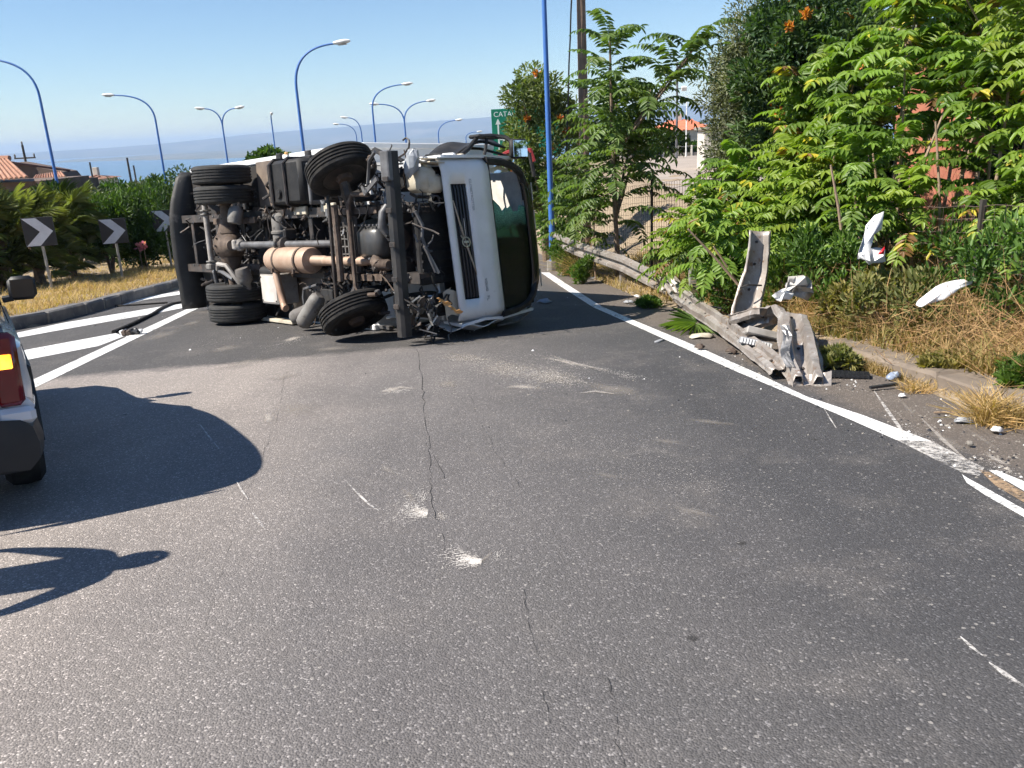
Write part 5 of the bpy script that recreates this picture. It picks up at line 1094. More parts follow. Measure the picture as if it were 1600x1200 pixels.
def house_left2():
    Y = 46; P1 = at(18, 254, Y); P2 = at(112, 267, Y+1); E1 = at(51, 283, Y-3.5); E2 = at(104, 279, Y-3.5); z0 = land(P1.x, Y); off = Vector((P1.x, Y, z0))
    o = empty('brown_roofed_house', off); tag(o, 'house with long dark brown gable and red tile eaves behind the first roof', 'house')
    zt = P1.z-z0
    w = MB(); q = [P1-off, P2-off]; w.prism([(q[0].x-6, -3), (q[1].x+.6, -3), (q[1].x+.6, q[1].z-.9), (q[1].x, q[1].z), (q[0].x, q[0].z), (q[0].x-6, q[0].z-.2)], lambda p, h: (p[0], h, p[1]), 0, 1.6); w.build('wall', plaster_d, o)  # dark brown face stands for the roof's shaded side
    mb = MB(); mb.bar(q[0]+Vector((-6, 0, 0)), q[0], .4, .12); mb.bar(q[0]+Vector((0, -.2, .02)), q[1]+Vector((0, -.2, .02)), .5, .12); mb.build('roof_edge', tile_d, o)
    R1, R2 = at(56, 276.5, Y-.6), at(97, 271, Y-.6); tiled_slope([E1-off, E2-off, R2-off, R1-off], 3, 12, tile, o, 'lean_to_roof')
    mb = MB(); mb.prism([(E1.x-off.x, -3.0), (E2.x-off.x, -3.0), (E2.x-off.x, E2.z-off.z-.1), (E1.x-off.x, E1.z-off.z-.1)], lambda p, h: (p[0], -3.2+h, p[1]), 0, 3.0); mb.build('lean_to_wall', plaster_d, o)
house_left2()
def small_house(name, label, x0, x1, ytop, yeave, ybase, Y, roofm, wallm, depth=8.0, hip=.25, group=None, win=3):
    A, B = at(x0, ybase, Y), at(x1, ybase, Y); z0 = min(land(A.x, Y), A.z); W = B.x-A.x; ze = at((x0+x1)/2, yeave, Y).z - z0; zr = at((x0+x1)/2, ytop, Y).z - z0; o = empty(name, ((A.x+B.x)/2, Y, z0)); tag(o, label, 'house', group)
    mb = MB(); mb.box((0, depth/2, ze/2-1), (W*.94, depth, ze+2)); mb.build('wall', wallm, o)
    h = W/2; ov = .35; i_ = W*hip
    mb = MB(); mb.add([(-h-ov, -ov, ze), (h+ov, -ov, ze), (h+ov, depth+ov, ze), (-h-ov, depth+ov, ze), (-h+i_, depth/2, zr), (h-i_, depth/2, zr)], [(0, 1, 5, 4), (1, 2, 5), (2, 3, 4, 5), (3, 0, 4), (0, 3, 2, 1)]); rf = mb.build('roof', roofm, o)
    for k in range(max(3, int(W/.9))):
        x = -h+ (k+.5)*W/max(3, int(W/.9)); 
        mb = MB(); t_ = min(1, (h-abs(x))/max(.1, i_)); mb.bar((x, -ov, ze+.05), (x, lerp(-ov, depth/2, t_), lerp(ze, zr, t_)+.05), .28, .10); mb.build('tile_row', roofm, rf)
    mb = MB(); mb.box((0, depth/2, zr+.35), (.5, .5, .9), bev=.03); mb.build('chimney', plaster, rf)
    for k in range(win):
        x = -h+(k+.5)*W/win; mb = MB(); mb.box((x, -.0+.0, ze-1.3), (W/win*.35, .10, 1.3)); wn = mb.build('window', glassd, o); mb = MB(); mb.box((x, -.04, ze-2.0), (W/win*.42, .16, .08)); mb.build('sill', concrete, wn)
    return o
small_house('red_roofed_house', 'distant house with bright red hipped roof beyond the yard', 1036, 1112, 187, 203, 228, 110, tile_r, plaster, 10)
small_house('small_far_house', 'tiny pinkish house by the sea beyond the palms', 120, 152, 276, 281, 292, 85, tile, plaster, 5, win=2)
# pale building corner right of the yard and the terracotta building behind the thicket
def pale_block():
    Y = 40; A = at(1100, 245, Y); z0 = land(A.x+1, Y); zt = at(1102, 203, Y).z-z0; o = empty('pale_building', (A.x, Y, z0)); tag(o, 'pale building corner showing left of the silvery olive tree', 'building')
    mb = MB(); mb.box((3.2, .7, zt/2-.5), (6.4, 1.4, zt+1)); mb.build('wall', plaster, o)
    mb = MB(); mb.box((3.2, .7, zt+.05), (6.7, 1.7, .14), bev=.02); mb.build('roof_slab', concrete, o)
    for x in (1.0, 3.0): mb = MB(); mb.box((x, -.02, zt-.9), (.8, .08, .9)); w_ = mb.build('window', glassd, o); mb = MB(); mb.box((x, -.05, zt-1.4), (.95, .16, .08)); mb.build('sill', concrete, w_)
pale_block()
terra = mat('terracotta_render', (.50, .19, .12), .9, c2=(.40, .145, .095), scale=2.5, c3=(.45, .20, .14), s3=8, bmp=.2)
def terra_block():
    Y = 14.8; A, B = at(1390, 300, Y), at(1590, 300, Y); z0 = land(A.x, Y); zt = at(1480, 60, Y).z - z0; o = empty('terracotta_building', (A.x, Y, z0), R(-38)); tag(o, 'orange terracotta building glimpsed through the sapling leaves', 'building'); W = B.x-A.x
    mb = MB(); mb.box((W/2, 3, zt/2-.5), (W, 6, zt+1)); mb.build('wall', terra, o)
    mb = MB(); mb.box((W/2, 3, zt+.1), (W+.5, 6.5, .22), bev=.03); mb.build('roof_slab', concrete, o)
    mb = MB(); mb.box((W*.86, -.01, 1.6), (.9, .08, 1.2)); w_ = mb.build('window', glassd, o)
    mb = MB(); mb.box((W*.86, -.05, .98), (1.1, .2, .08)); mb.build('sill', concrete, w_)
terra_block()
# paved yard with a railing of white posts
yardm = mat('pale_paving', (.36, .30, .25), .9, c2=(.29, .24, .20), scale=.6, c3=(.42, .36, .31), s3=4)
yb = MB()
def yfn(u, v):
    y = lerp(21, 57, v); xl = lerp(5.2, 7.5, v) if v < .35 else lerp(5.9, 9.0, (v-.35)/.65); x = lerp(xl, 20, u); return (x, y, plateau(y)+.05)
yb.grid(yfn, 6, 12).build('paved_yard', yardm, kind='structure')
rl = empty('yard_railing', (8, 57.2, plateau(57.2))); tag(rl, 'low railing with white posts along the far side of the paved yard', 'railing')
for k in range(14):
    mb = MB(); mb.box((k*.95, 0, .35), (.12, .12, .75), bev=.015); mb.build('post', plaster, rl)
mb = MB(); mb.box((6.2, .02, .12), (12.8, .10, .28)); mb.build('plinth', concrete, rl)
mb = MB(); mb.tube([(-.2, 0, .66), (12.6, 0, .66)], .025, 6); mb.build('handrail', steel_g, rl)

# ------------------------------------------------------------------ wire fences
wirem = mat('rusty_wire', (.10, .07, .055), .7, .3, c2=(.06, .045, .035), scale=12)
def fence(label, pts, hgt, dx, dz, postgap=2, r=.004, lean=0.0):
    o = empty('wire_fence', (0, 0, 0)); tag(o, label, 'fence')
    P = along([Vector((x, y, land(x, y)+.02)) for x, y in pts], dx); 
    for p in P: p.z = land(p.x, p.y)+.02
    mb = MB(); up = Vector((lean, 0, hgt))
    for p in P: mb.tube([p, p+up], r, 3, cap=False)
    nz = int(hgt/dz)
    for k in range(nz+1): mb.tube([p+up*(k/nz)+Vector((0, .012*math.sin(i*.9+k), .008*math.sin(i*1.7+k*2))) for i, p in enumerate(P)], r, 3, cap=False)
    mb.build('wire_mesh', wirem, o, kind='stuff')
    step = max(1, int(postgap/dx))
    for p in P[::step]:
        mb = MB(); mb.bar(p+Vector((0, .03, -.2)), p+up*1.05+Vector((0, .03, 0)), .045, .045, up=(0, 1, 0)); mb.build('fence_post', mat('dark_fence_post', (.05, .042, .036), .8), o)
F1 = [(2.05, 20.5), (2.65, 17.5), (3.25, 14.6), (3.7, 12.4)]
fence('dark square wire mesh fence under the tall pinnate tree, behind the guard rail', F1, 1.75, .12, .11, 2.2)
fence('sagging rusty wire mesh fence along the bank at right, among dry stems', [(3.9, 11.6), (4.35, 9.6), (4.75, 7.9), (5.1, 6.0), (5.3, 4.2)], 1.15, .14, .12, 1.9, .0035)

# ------------------------------------------------------------------ guard rail: what stands and what is torn
WP = [(-.155, 0), (-.135, .0), (-.112, .075), (-.060, .078), (-.032, .006), (0, -.004), (.032, .006), (.060, .078), (.112, .075), (.135, .0), (.155, 0)]
UP_ = [(-.125, .085), (-.105, .088), (-.07, .006), (-.03, -.002), (.03, -.002), (.07, .006), (.105, .088), (.125, .085)]
def wbeam(path, across, depth=None, width=None, name='beam', m_=galv, parent=None, nrm_hint=None, jit=0.0, seed=0, WP=WP):
    r_ = random.Random(seed); mb = MB(); n = len(path); P = [Vector(p) for p in path]
    for i, p in enumerate(P):
        t_ = (P[min(i+1, n-1)]-P[max(i-1, 0)]).normalized(); a = Vector(across[i]); a = (a - t_*a.dot(t_)).normalized(); nm = a.cross(t_)
        if nrm_hint is not None and nm.dot(nrm_hint) < 0: nm = -nm
        dd = 1 if depth is None else depth[i]; ww = 1 if width is None else width[i]
        for (u, w) in WP: mb.v.append(p + a*u*ww + nm*w*dd + Vector((r_.uniform(-jit, jit), r_.uniform(-jit, jit), r_.uniform(-jit, jit))))
    m2 = len(WP); mb.f = [(i*m2+j, (i+1)*m2+j, (i+1)*m2+j+1, i*m2+j+1) for i in range(n-1) for j in range(m2-1)]; mb.m = [0]*len(mb.f)
    ob_ = mb.build(name, m_, parent, solid=.006, angle=22 if jit else 40)
    for i in range(2, n-1, 4):      # bolts and slots along the middle flute
        t_ = (P[i+1]-P[i-1]).normalized(); a = Vector(across[i]); a = (a-t_*a.dot(t_)).normalized(); nm = a.cross(t_)
        if nrm_hint is not None and nm.dot(nrm_hint) < 0: nm = -nm
        b2 = MB(); b2.lathe([(.017, -.004), (.017, .008), (.008, .013)], P[i]+nm*.006, nm, 8); b2.build('bolt', steel_d, ob_)
    return ob_
def dense(pts, vals_list, n=6):
    out = []; outs = [[] for _ in vals_list]
    for i in range(len(pts)-1):
        for k in range(n):
            t_ = k/n; out.append(lerp(Vector(pts[i]), Vector(pts[i+1]), t_))
            for q, vl in enumerate(vals_list): outs[q].append(lerp(vl[i] if not isinstance(vl[i], tuple) else Vector(vl[i]), vl[i+1] if not isinstance(vl[i+1], tuple) else Vector(vl[i+1]), t_))
    out.append(Vector(pts[-1]))
    for q, vl in enumerate(vals_list): outs[q].append(vl[-1] if not isinstance(vl[-1], tuple) else Vector(vl[-1]))
    return out, outs
tocam = Vector((-.75, -.65, 0))
gr = empty('guard_rail'); tag(gr, 'standing stretch of beige guard rail sloping down beside the cab', 'guard rail')
a0, a1, a2, a3 = at(868, 374, 19.2), at(905, 390, 17.4), at(975, 413, 15.2), at(1047, 449, 12.9)
pp, (ac,) = dense([a0, a1, a2, a3], [[(0, 0, 1)]*4], 4); wbeam(pp, ac, parent=gr, nrm_hint=tocam)
for p in (a1, lerp(a2, a1, .12), ):
    gz = -SL*p.y; mb = MB(); b0 = Vector((p.x+.10, p.y+.08, gz-.1)); mb.bar(b0, Vector((p.x+.10, p.y+.08, p.z+.12)), .12, .10, up=(0, 1, 0), bev=.01); mb.build('post', galv, gr)
for p in (lerp(a0, a1, .55), ):
    mb = MB(); mb.box(p+Vector((-.06, -.07, -.06)), (.10, .06, .12), bev=.015); mb.build('splice_plate', galv_b, gr)
mb = MB(); c_ = at(1081, 445, 12.0); gz = land(c_.x, c_.y); mb.bar((c_.x, c_.y, gz-.2), (c_.x+.03, c_.y, at(1080, 417, 12.0).z), .14, .10, up=(0, 1, 0), bev=.012); gp = mb.build('guard_rail_post', galv_b); tag(gp, 'bare grey guard rail post left standing without its beam', 'post')
# bent beam lying from the standing stretch down to the road edge
g_ = lambda x, y, h: gnd(x, y) + Vector((0, 0, h))
pp, (ac, dp) = dense([at(1043, 436, 12.7)]+[at(x_, y_, gnd(x_, y_).y-k_) for x_, y_, k_ in ((1060, 458, 1.7), (1086, 480, 1.2), (1120, 503, .85), (1155, 527, .65), (1190, 553, .5), (1222, 578, .42))], [[(.25, .2, 1), (.5, .3, .75), (.75, .35, .4), (.85, .45, .25), (.85, .45, .25), (.8, .5, .3), (.8, .5, .25)], [.6, .8, 1, .9, .7, .6, .5]], 4)
gb = wbeam(pp, ac, depth=dp, width=[.85-.15*i_/len(pp) for i_ in range(len(pp))], name='bent_guard_rail_beam', nrm_hint=Vector((-.3, -.5, 1)), jit=.008, seed=3); tag(gb, 'long guard rail beam bent down along the road edge beside the palm frond', 'guard rail')
mb = MB(); mb.tube([at(1050, 484, 11.5), at(1072, 478, 11.3), at(1092, 484, 11.0), at(1105, 478, 10.7), at(1128, 482, 10.3)], .012, 6); ob = mb.build('bent_wire', blackp, smooth=True); tag(ob, 'thin black wire lying over the bent guard rail beam', 'wire')
# torn end standing upright
pp, (ac, wd) = dense([at(1158, 508, 9.3), at(1164, 475, 9.45), at(1176, 430, 9.6), at(1181, 395, 9.65), at(1183, 361, 9.7)], [[(1, .25, 0), (1, .2, 0), (1, .15, .02), (1, .1, 0), (1, .1, 0)], [1.5, 1.35, 1.2, 1.08, 1.02]], 4)
up_b = wbeam(pp, ac, width=wd, name='upright_guard_rail_end', WP=UP_, nrm_hint=Vector((0, -1, 0)), jit=.005, seed=5); tag(up_b, 'torn guard rail end standing upright in front of the green bushes', 'guard rail')
mb = MB(); mb.tube([at(1156, 450, 9.4), at(1168, 445, 9.36), at(1190, 446, 9.4)], .010, 6); mb.build('wire_loop', blackp, up_b)
# folded, flattened section ending on the white line
pp, (ac, dp, wd) = dense([at(1150, 505, 9.2), at(1185, 496, 8.9), at(1222, 488, 8.6), at(1240, 500, 8.1), at(1245, 530, 7.6), at(1252, 570, 7.1), at(1262, 606, 6.75)], [[(.2, .6, -.8), (.2, .6, -.8), (.6, .6, -.5), (1, .35, -.1), (1, .2, .1), (1, .2, .15), (1, .2, .1)], [1, .8, .5, .8, 1.2, 1.3, 1.5], [.9, .9, 1.0, 1.0, 1.15, 1.2, .95]], 5)
fb = wbeam(pp, ac, depth=dp, width=wd, name='folded_guard_rail_beam', nrm_hint=Vector((-.2, -.7, .6)), jit=.007, seed=8); tag(fb, 'folded and flattened guard rail beam ending on the white edge line', 'guard rail')
mb = MB(); mb.grid(lambda u, v: at(1238+58*u, 612-26*v-6*u, 6.7+.12*v) + Vector((0, .05*math.sin(u*5), .03*math.sin(v*4+u*3))), 6, 4)
mb.build('crushed_end', galv, fb, solid=.006)
mb = MB(); mb.grid(lambda u, v: at(1218+4*math.sin(v*7)+14*u+8*v, 508+66*v, 7.45-.55*v-.03*math.sin(v*9+u*3)-.05*u), 3, 8); mb.build('scraped_fold', mat('scraped_dark_steel', (.10, .098, .10), .4, .5, c2=(.5, .48, .46), scale=7), fb, solid=.006)
# ------------------------------------------------------------------ foliage built from single leaves
class Leaves:
    def __init__(s): s.V = []; s.Q = []; s.T = []; s.n = 0
    def add(s, V, Q, tint):
        s.V.append(V); s.Q.append(Q + s.n); s.T.append(np.full(len(Q), tint) if np.isscalar(tint) else tint); s.n += len(V)
    def build(s, name, m_, parent=None, kind=None):
        V = np.concatenate(s.V); Q = np.concatenate(s.Q); Tn = np.concatenate(s.T)
        me = bpy.data.meshes.new(name); me.vertices.add(len(V)); me.vertices.foreach_set('co', V.astype(np.float32).ravel())
        me.loops.add(Q.size); me.loops.foreach_set('vertex_index', Q.astype(np.int32).ravel()); me.polygons.add(len(Q)); me.polygons.foreach_set('loop_start', np.arange(0, Q.size, 4, dtype=np.int32))
        me.update(calc_edges=True); a = me.attributes.new('tint', 'FLOAT', 'FACE'); a.data.foreach_set('value', Tn.astype(np.float32))
        me.materials.append(m_); o = bpy.data.objects.new(name, me); COL.objects.link(o)
        if parent is not None: o.parent = parent
        if kind: o['kind'] = kind
        return o
def norm(a): return a/np.maximum(1e-9, np.linalg.norm(a, axis=-1, keepdims=True))
def blades(base, d, nrm, L, W, tint, out, curl=0.15):
    """many leaves at once: base (n,3), direction d, face normal hint nrm, lengths, widths"""
    d = norm(d); s = norm(np.cross(d, nrm)); u = np.cross(s, d); L = L[:, None]; W = W[:, None]
    p0 = base; l1 = base + d*L*.28 + s*W*.5 + u*L*curl*.5; l2 = base + d*L*.66 + s*W*.42 + u*L*curl*.3; tp = base + d*L - u*L*curl; r2 = base + d*L*.66 - s*W*.42 + u*L*curl*.3; r1 = base + d*L*.28 - s*W*.5 + u*L*curl*.5
    n = len(base); V = np.stack([p0, l1, l2, tp, r2, r1], 1).reshape(-1, 3); k = np.arange(n)[:, None]*6
    Q = np.concatenate([k + np.array([[0, 1, 2, 3]]), k + np.array([[0, 3, 4, 5]])]); out.add(V, Q, np.concatenate([tint, tint]) if not np.isscalar(tint) else tint)
def strips(P0, P1, w, tint, out):
    """thin quads from P0 to P1 (stalks, grass)"""
    d = norm(P1-P0); s = norm(np.cross(d, nr.normal(size=P0.shape)))*w[:, None]; V = np.stack([P0-s, P0+s, P1+s*.3, P1-s*.3], 1).reshape(-1, 3)
    Q = np.arange(len(P0))[:, None]*4 + np.array([[0, 1, 2, 3]]); out.add(V, Q, tint)
def pinnate(out, p, az, el, L, pairs, ll, lw, droop, tint):
    """one compound leaf: drooping rachis with rows of pointed leaflets and one at the tip"""
    n = pairs*2+1; t = np.linspace(.18, 1, pairs); ts = np.linspace(0, 1, 9)
    e = el - droop*ts**1.3; step = L/8; dx = np.concatenate([[0], np.cumsum(np.cos(e[:-1])*step)]); dz = np.concatenate([[0], np.cumsum(np.sin(e[:-1])*step)])
    h = np.array([math.cos(az), math.sin(az), 0]); c = np.array(p)[None] + dx[:, None]*h + dz[:, None]*np.array([0, 0, 1.])
    strips(c[:-1], c[1:], np.full(8, .006), np.full(8, tint*.6), out)
    pos = np.stack([np.interp(t, ts, c[:, k]) for k in range(3)], 1); ee = np.interp(t, ts, e); fwd = h[None]*np.cos(ee)[:, None] + np.array([[0, 0, 1.]])*np.sin(ee)[:, None]; side = np.cross(h, [0, 0, 1.]); upv = np.cross(side[None], fwd)
    size = np.sin(.35+t*2.3)**.5
    B, D, N = [], [], []
    for sg in (-1, 1):
        B.append(pos); D.append(side[None]*sg + fwd*.38 - np.array([[0, 0, 1.]])*(.22+.25*nr.random((pairs, 1))) + nr.normal(scale=.10, size=(pairs, 3))); N.append(upv + nr.normal(scale=.2, size=(pairs, 3)))
    B.append(c[-1:]); D.append(fwd[-1:]); N.append(upv[-1:])
    sz = np.concatenate([size, size, [.9]]); B = np.concatenate(B); D = np.concatenate(D); N = np.concatenate(N)
    tt = np.clip(tint + nr.normal(scale=.05, size=n), 0, 1)
    blades(B, D, N, ll*sz*(1+nr.normal(scale=.08, size=n)), lw*sz, tt, out)
AIL = leafmat('ailanthus_leaf', (.065, .120, .020), (.225, .335, .055), (.55, .48, .06))
AIL_D = leafmat('dark_pinnate_leaf', (.035, .075, .03), (.095, .155, .06), None)
OLIVE = leafmat('olive_leaf', (.075, .095, .055), (.20, .225, .145), None, .2)
SHRUB = leafmat('shrub_leaf', (.025, .06, .014), (.085, .15, .035), None)
SHRUB_D = leafmat('dark_shrub_leaf', (.02, .045, .016), (.06, .095, .035), None)
PALM = leafmat('fan_palm_leaf', (.060, .090, .030), (.235, .285, .125), None, .22, .35)
DRY = leafmat('dry_grass_blade', (.26, .17, .085), (.56, .42, .235), None, .3, .7)
DRYG = leafmat('mixed_weed_blade', (.10, .12, .035), (.30, .27, .11), None, .3, .6)
GREENW = leafmat('green_weed_leaf', (.04, .095, .02), (.13, .22, .05), None)
FLOWER = leafmat('orange_flower', (.55, .12, .03), (.75, .30, .06), None, .3)

def ail_tree(name, base, height, nleaf, label, group=None, lean=(0, 0), L=.62, spread=1.0, z0=.25, m_=AIL, rs=.02, seed=1, pairs=10, ll=.135, lw=.05, cat='tree', forks=0, extra=None, azbias=None):
    r_ = random.Random(seed); o = empty(name, base); tag(o, label, cat, group); lv = Leaves(); mb = MB()
    stems = [(Vector((0, 0, 0)), Vector((lean[0], lean[1], height)), rs, 1.0)]
    for k in range(forks):
        a = r_.uniform(0, 6.28); t_ = r_.uniform(.25, .6); b_ = lerp(Vector((0, 0, 0)), Vector((lean[0], lean[1], height)), t_)
        stems.append((b_, b_ + Vector((math.cos(a)*height*.28*spread, math.sin(a)*height*.28*spread, height*(1-t_)*r_.uniform(.55, .95))), rs*.6, .6))
    tb = r_.uniform(-.2, .2); lsc = r_.uniform(.82, 1.2)
    wt_ = [s_[3]*(s_[1]-s_[0]).length for s_ in stems]; tot = sum(wt_)
    for (a, b_, rr_, _w), ww in zip(stems, wt_):
        mid = (a+b_)/2 + Vector((r_.uniform(-.05, .05), r_.uniform(-.05, .05), 0))*height*.5
        def pos(t_): return a*(1-t_)**2 + mid*2*t_*(1-t_) + b_*t_*t_
        mb.tube([pos(k/6) - (Vector((0, 0, .12)) if k == 0 and _w == 1.0 else Vector()) for k in range(7)], [lerp(rr_, rr_*.35, k/6) for k in range(7)], 7)
        n = max(3, int(nleaf*ww/tot)); az = r_.uniform(0, 6.28); zz0 = z0 if _w == 1.0 else .1
        for k in range(n):
            t_ = zz0 + (1-zz0)*((k+.5)/n)**.8; az += 2.4+r_.uniform(-.4, .4)
            aa = az if azbias is None or r_.random() < .35 else azbias + r_.uniform(-1.0, 1.0)
            top = (t_-zz0)/(1-zz0); sz = (1-.45*top)*r_.uniform(.75, 1.15)
            pinnate(lv, pos(t_), aa, lerp(.35, 1.0, top)+r_.uniform(-.2, .2), L*sz*spread, max(5, int(pairs*(.7+.3*sz))), lsc*ll*(.8+.25*sz), lsc*lw*(.8+.25*sz), r_.uniform(.9, 1.7), min(.9, max(.02, r_.gauss(.48, .22)+tb)) if r_.random() > .05 else r_.choice((.96, .96, .995, 1.0)))
    mb.build('trunk', stemm if rs < .05 else bark, o, smooth=True)
    lv.build('crown', m_, o); return o
def land3(x, y): return Vector((x, y, land(x, y)-.03))
def px3(px, py, Y): p = at(px, py, Y); return land3(p.x, Y)
THK = 'saplings of the roadside thicket'
ail_tree('pinnate_tree', px3(966, 385, 16.2), 4.55, 165, 'tall pinnate-leaved tree standing in front of the brown utility pole', lean=(-.1, .1), L=1.1, z0=.22, m_=leafmat('midtree_leaf', (.045, .085, .022), (.15, .22, .065), None), rs=.055, seed=4, pairs=14, ll=.23, lw=.066, forks=6, spread=1.25)
for (px, Y, h, s_) in ((930, 17.2, 1.9, 41), (905, 17.6, 2.4, 43)):
    ail_tree('pinnate_sapling', px3(px, 385, Y), h, 34, 'thin sapling left of the tall pinnate tree, the %s one' % ('right-hand' if px > 920 else 'left-hand'), 'saplings at the tall tree', L=.8, z0=.35, m_=MAT['midtree_leaf'], rs=.022, seed=s_, pairs=11, ll=.17, lw=.05)
ORD = 'first second third fourth fifth sixth seventh eighth ninth tenth eleventh twelfth thirteenth fourteenth fifteenth sixteenth seventeenth eighteenth'.split()
def ordn(k): return ORD[k]
front = [(1062, 13.4, .9, 16), (1085, 12.9, 1.45, 26), (1100, 12.4, 1.5, 36), (1128, 11.2, 1.35, 34), (1168, 11.8, 1.6, 38), (1205, 10.9, 1.6, 38), (1240, 11.6, 1.9, 40), (1275, 10.4, 1.9, 38), (1318, 10.9, 2.3, 42), (1350, 9.9, 1.9, 30), (1395, 10.2, 2.9, 22), (1430, 9.4, 1.5, 20), (1475, 9.9, 2.7, 16), (1530, 9.2, 2.3, 30), (1560, 8.6, 1.35, 26), (1600, 8.9, 2.5, 34), (1650, 8.4, 2.4, 34)]
for i, (px, Y, h, n) in enumerate(front):
    ail_tree('ailanthus_sapling', px3(px, 400, Y), h, n, 'feathery-leaved sapling, %s from the left in the front row of the thicket' % ordn(sorted(q[0] for q in front).index(px)), THK, lean=(rng.uniform(-.25, .15), rng.uniform(-.3, .1)), L=.86, z0=.22 if i % 3 else .4, rs=.018+.003*h, seed=100+i, pairs=13, ll=.165, lw=.052, azbias=R(215))
back = [(1265, 13.5, 2.3, 50), (1320, 12.8, 3.0, 60), (1370, 13.4, 4.1, 76), (1420, 12.4, 4.6, 64), (1465, 13.6, 5.4, 84), (1515, 12.6, 5.0, 66), (1560, 11.8, 4.9, 84), (1610, 12.4, 5.4, 84), (1660, 11.2, 4.8, 70), (1215, 13.4, 2.0, 44), (1170, 13.6, 1.8, 40), (1385, 11.2, 3.6, 44), (1580, 10.4, 3.7, 56), (1500, 11.0, 3.9, 30)]
for i, (px, Y, h, n) in enumerate(back):
    ail_tree('ailanthus_tree', px3(px, 380, Y), h, n, 'taller feathery-leaved tree, %s from the left in the back row of the thicket' % ordn(sorted(q[0] for q in back).index(px)), 'taller trees of the thicket', lean=(rng.uniform(-.3, .3), rng.uniform(-.6, .0)), L=1.05, z0=.46 if 1380 < px < 1540 else .42, rs=.03, seed=300+i, pairs=14, ll=.18, lw=.056, forks=1 if 1380 < px < 1540 else 2, azbias=R(225))
# bare canes standing in the gaps
for i, (x0, y0, x1, y1, Y) in enumerate(((1318, 385, 1298, 258, 9.3), (1422, 300, 1475, 175, 9.6), (1470, 385, 1462, 190, 9.2), (1490, 320, 1532, 170, 9.4), (1500, 315, 1508, 215, 9.5), (1555, 295, 1580, 105, 9.0), (1115, 385, 1168, 470, 10.4), (1075, 358, 1160, 452, 10.2), (1345, 395, 1335, 300, 9.6), (1372, 320, 1364, 240, 10.0))):
    a, b_ = at(x0, y0, Y), at(x1, y1, Y)
    if y1 > y0: a, b_ = b_, a
    g0 = Vector((a.x, a.y, min(a.z, land(a.x, a.y)))); mb = MB(); mb.tube([g0-Vector((0, 0, .1)), lerp(g0, a, .6)+Vector((.01, 0, 0)), a, lerp(a, b_, .5)+Vector((.015, .01, 0)), b_], [.024, .022, .020, .016, .011], 7)
    o = mb.build('bare_cane', stemm, smooth=True); tag(o, 'bare pale cane among the thicket leaves, %s from the left' % ordn(sorted((1318, 1422, 1470, 1490, 1500, 1555, 1345, 1372)).index(x0)) if i not in (6, 7) else ('lower' if i == 6 else 'upper') + ' broken bare stem leaning to the upright rail end', 'stem', 'bare canes' if i not in (6, 7) else 'broken stems')

def cloud_tree(name, px, ytop, ybase, Y, rx, label, m_, cat='tree', n=2500, ll=.10, lw=.04, group=None, trunk=True, seed=1, clumps=26, ry=None, flowers=0, upright=.2, low=.12, dirbias=0.0, z_off=0.0):
    r_ = np.random.default_rng(seed); base = at(px, ybase, Y); z0 = land(base.x, Y); tp = at(px, ytop, Y).z; H = tp - z0; o = empty(name, (base.x, Y, z0)); tag(o, label, cat, group)
    lv = Leaves(); ry = ry or rx; cc = []
    for k in range(clumps):
        v = r_.normal(size=3); v /= np.linalg.norm(v); q = r_.uniform(.45, .88); cc.append((np.array([v[0]*rx*q, v[1]*ry*q, H*(.5+low/2) + v[2]*H*(.5-low/2)*q]), r_.uniform(.22, .42)*min(rx, H*.5), r_.uniform(.15, .85)))
    per = n//clumps
    for c, cr, tn in cc:
        v = norm(r_.normal(size=(per, 3))); rad = cr*(.35+.65*r_.random((per, 1))**.5); B = c + v*rad*np.array([1.15, 1.15, .85]); B[:, 2] = np.maximum(B[:, 2], .02)
        D = v + np.array([[0, 0, upright]]) + r_.normal(scale=.5, size=(per, 3)); N = v + np.array([[0, 0, .6]]) + r_.normal(scale=.4, size=(per, 3))
        blades(B, D, N, ll*r_.uniform(.7, 1.3, per), lw*r_.uniform(.8, 1.2, per), np.clip(tn + r_.normal(scale=.12, size=per), 0, 1), lv)
    lv.build('crown', m_, o)
    mb = MB(); tr_ = max(.03, rx*.07)
    for k in range(5 if trunk else 3):
        c = cc[k][0]; mb.tube([(r_.uniform(-.05, .05), 0, -.1), (c[0]*.2, c[1]*.2, H*.25), (c[0]*.6, c[1]*.6, lerp(H*.25, c[2], .6)), tuple(c)], [tr_, tr_*.8, tr_*.5, tr_*.2], 7)
    mb.build('trunk', bark, o, smooth=True)
    if flowers:
        fl = Leaves()
        for k in range(flowers):
            c, cr, _ = cc[r_.integers(len(cc))]; v = norm(r_.normal(size=3)+np.array([-.5, -1.0, .2])); q = c + v*cr*1.1; m2 = 26
            D = norm(r_.normal(size=(m2, 3)) + v*.6); blades(q + D*.05*r_.random((m2, 1)), D, r_.normal(size=(m2, 3)), np.full(m2, .10), np.full(m2, .055), r_.random(m2), fl)
        fl.build('blossoms', FLOWER, o)
    return o
cloud_tree('flowering_shrub', 853, 82, 352, 23.5, 1.3, 'tall orange-flowered climber covering the fence left of the blue lamp post', leafmat('climber_leaf', (.05, .085, .03), (.15, .20, .075), None), 'shrub', 11000, .14, .05, seed=5, clumps=46, flowers=13)
cloud_tree('leafy_bush', 880, 255, 372, 21, .75, 'bright bush at the foot of the blue lamp post', GREENW, 'shrub', 2600, .12, .05, seed=6, clumps=22)
cloud_tree('olive_tree', 1168, -10, 330, 18.5, 1.2, 'silvery grey-green olive tree right of the pale building', OLIVE, 'tree', 26000, .095, .028, seed=8, clumps=90, low=.05)
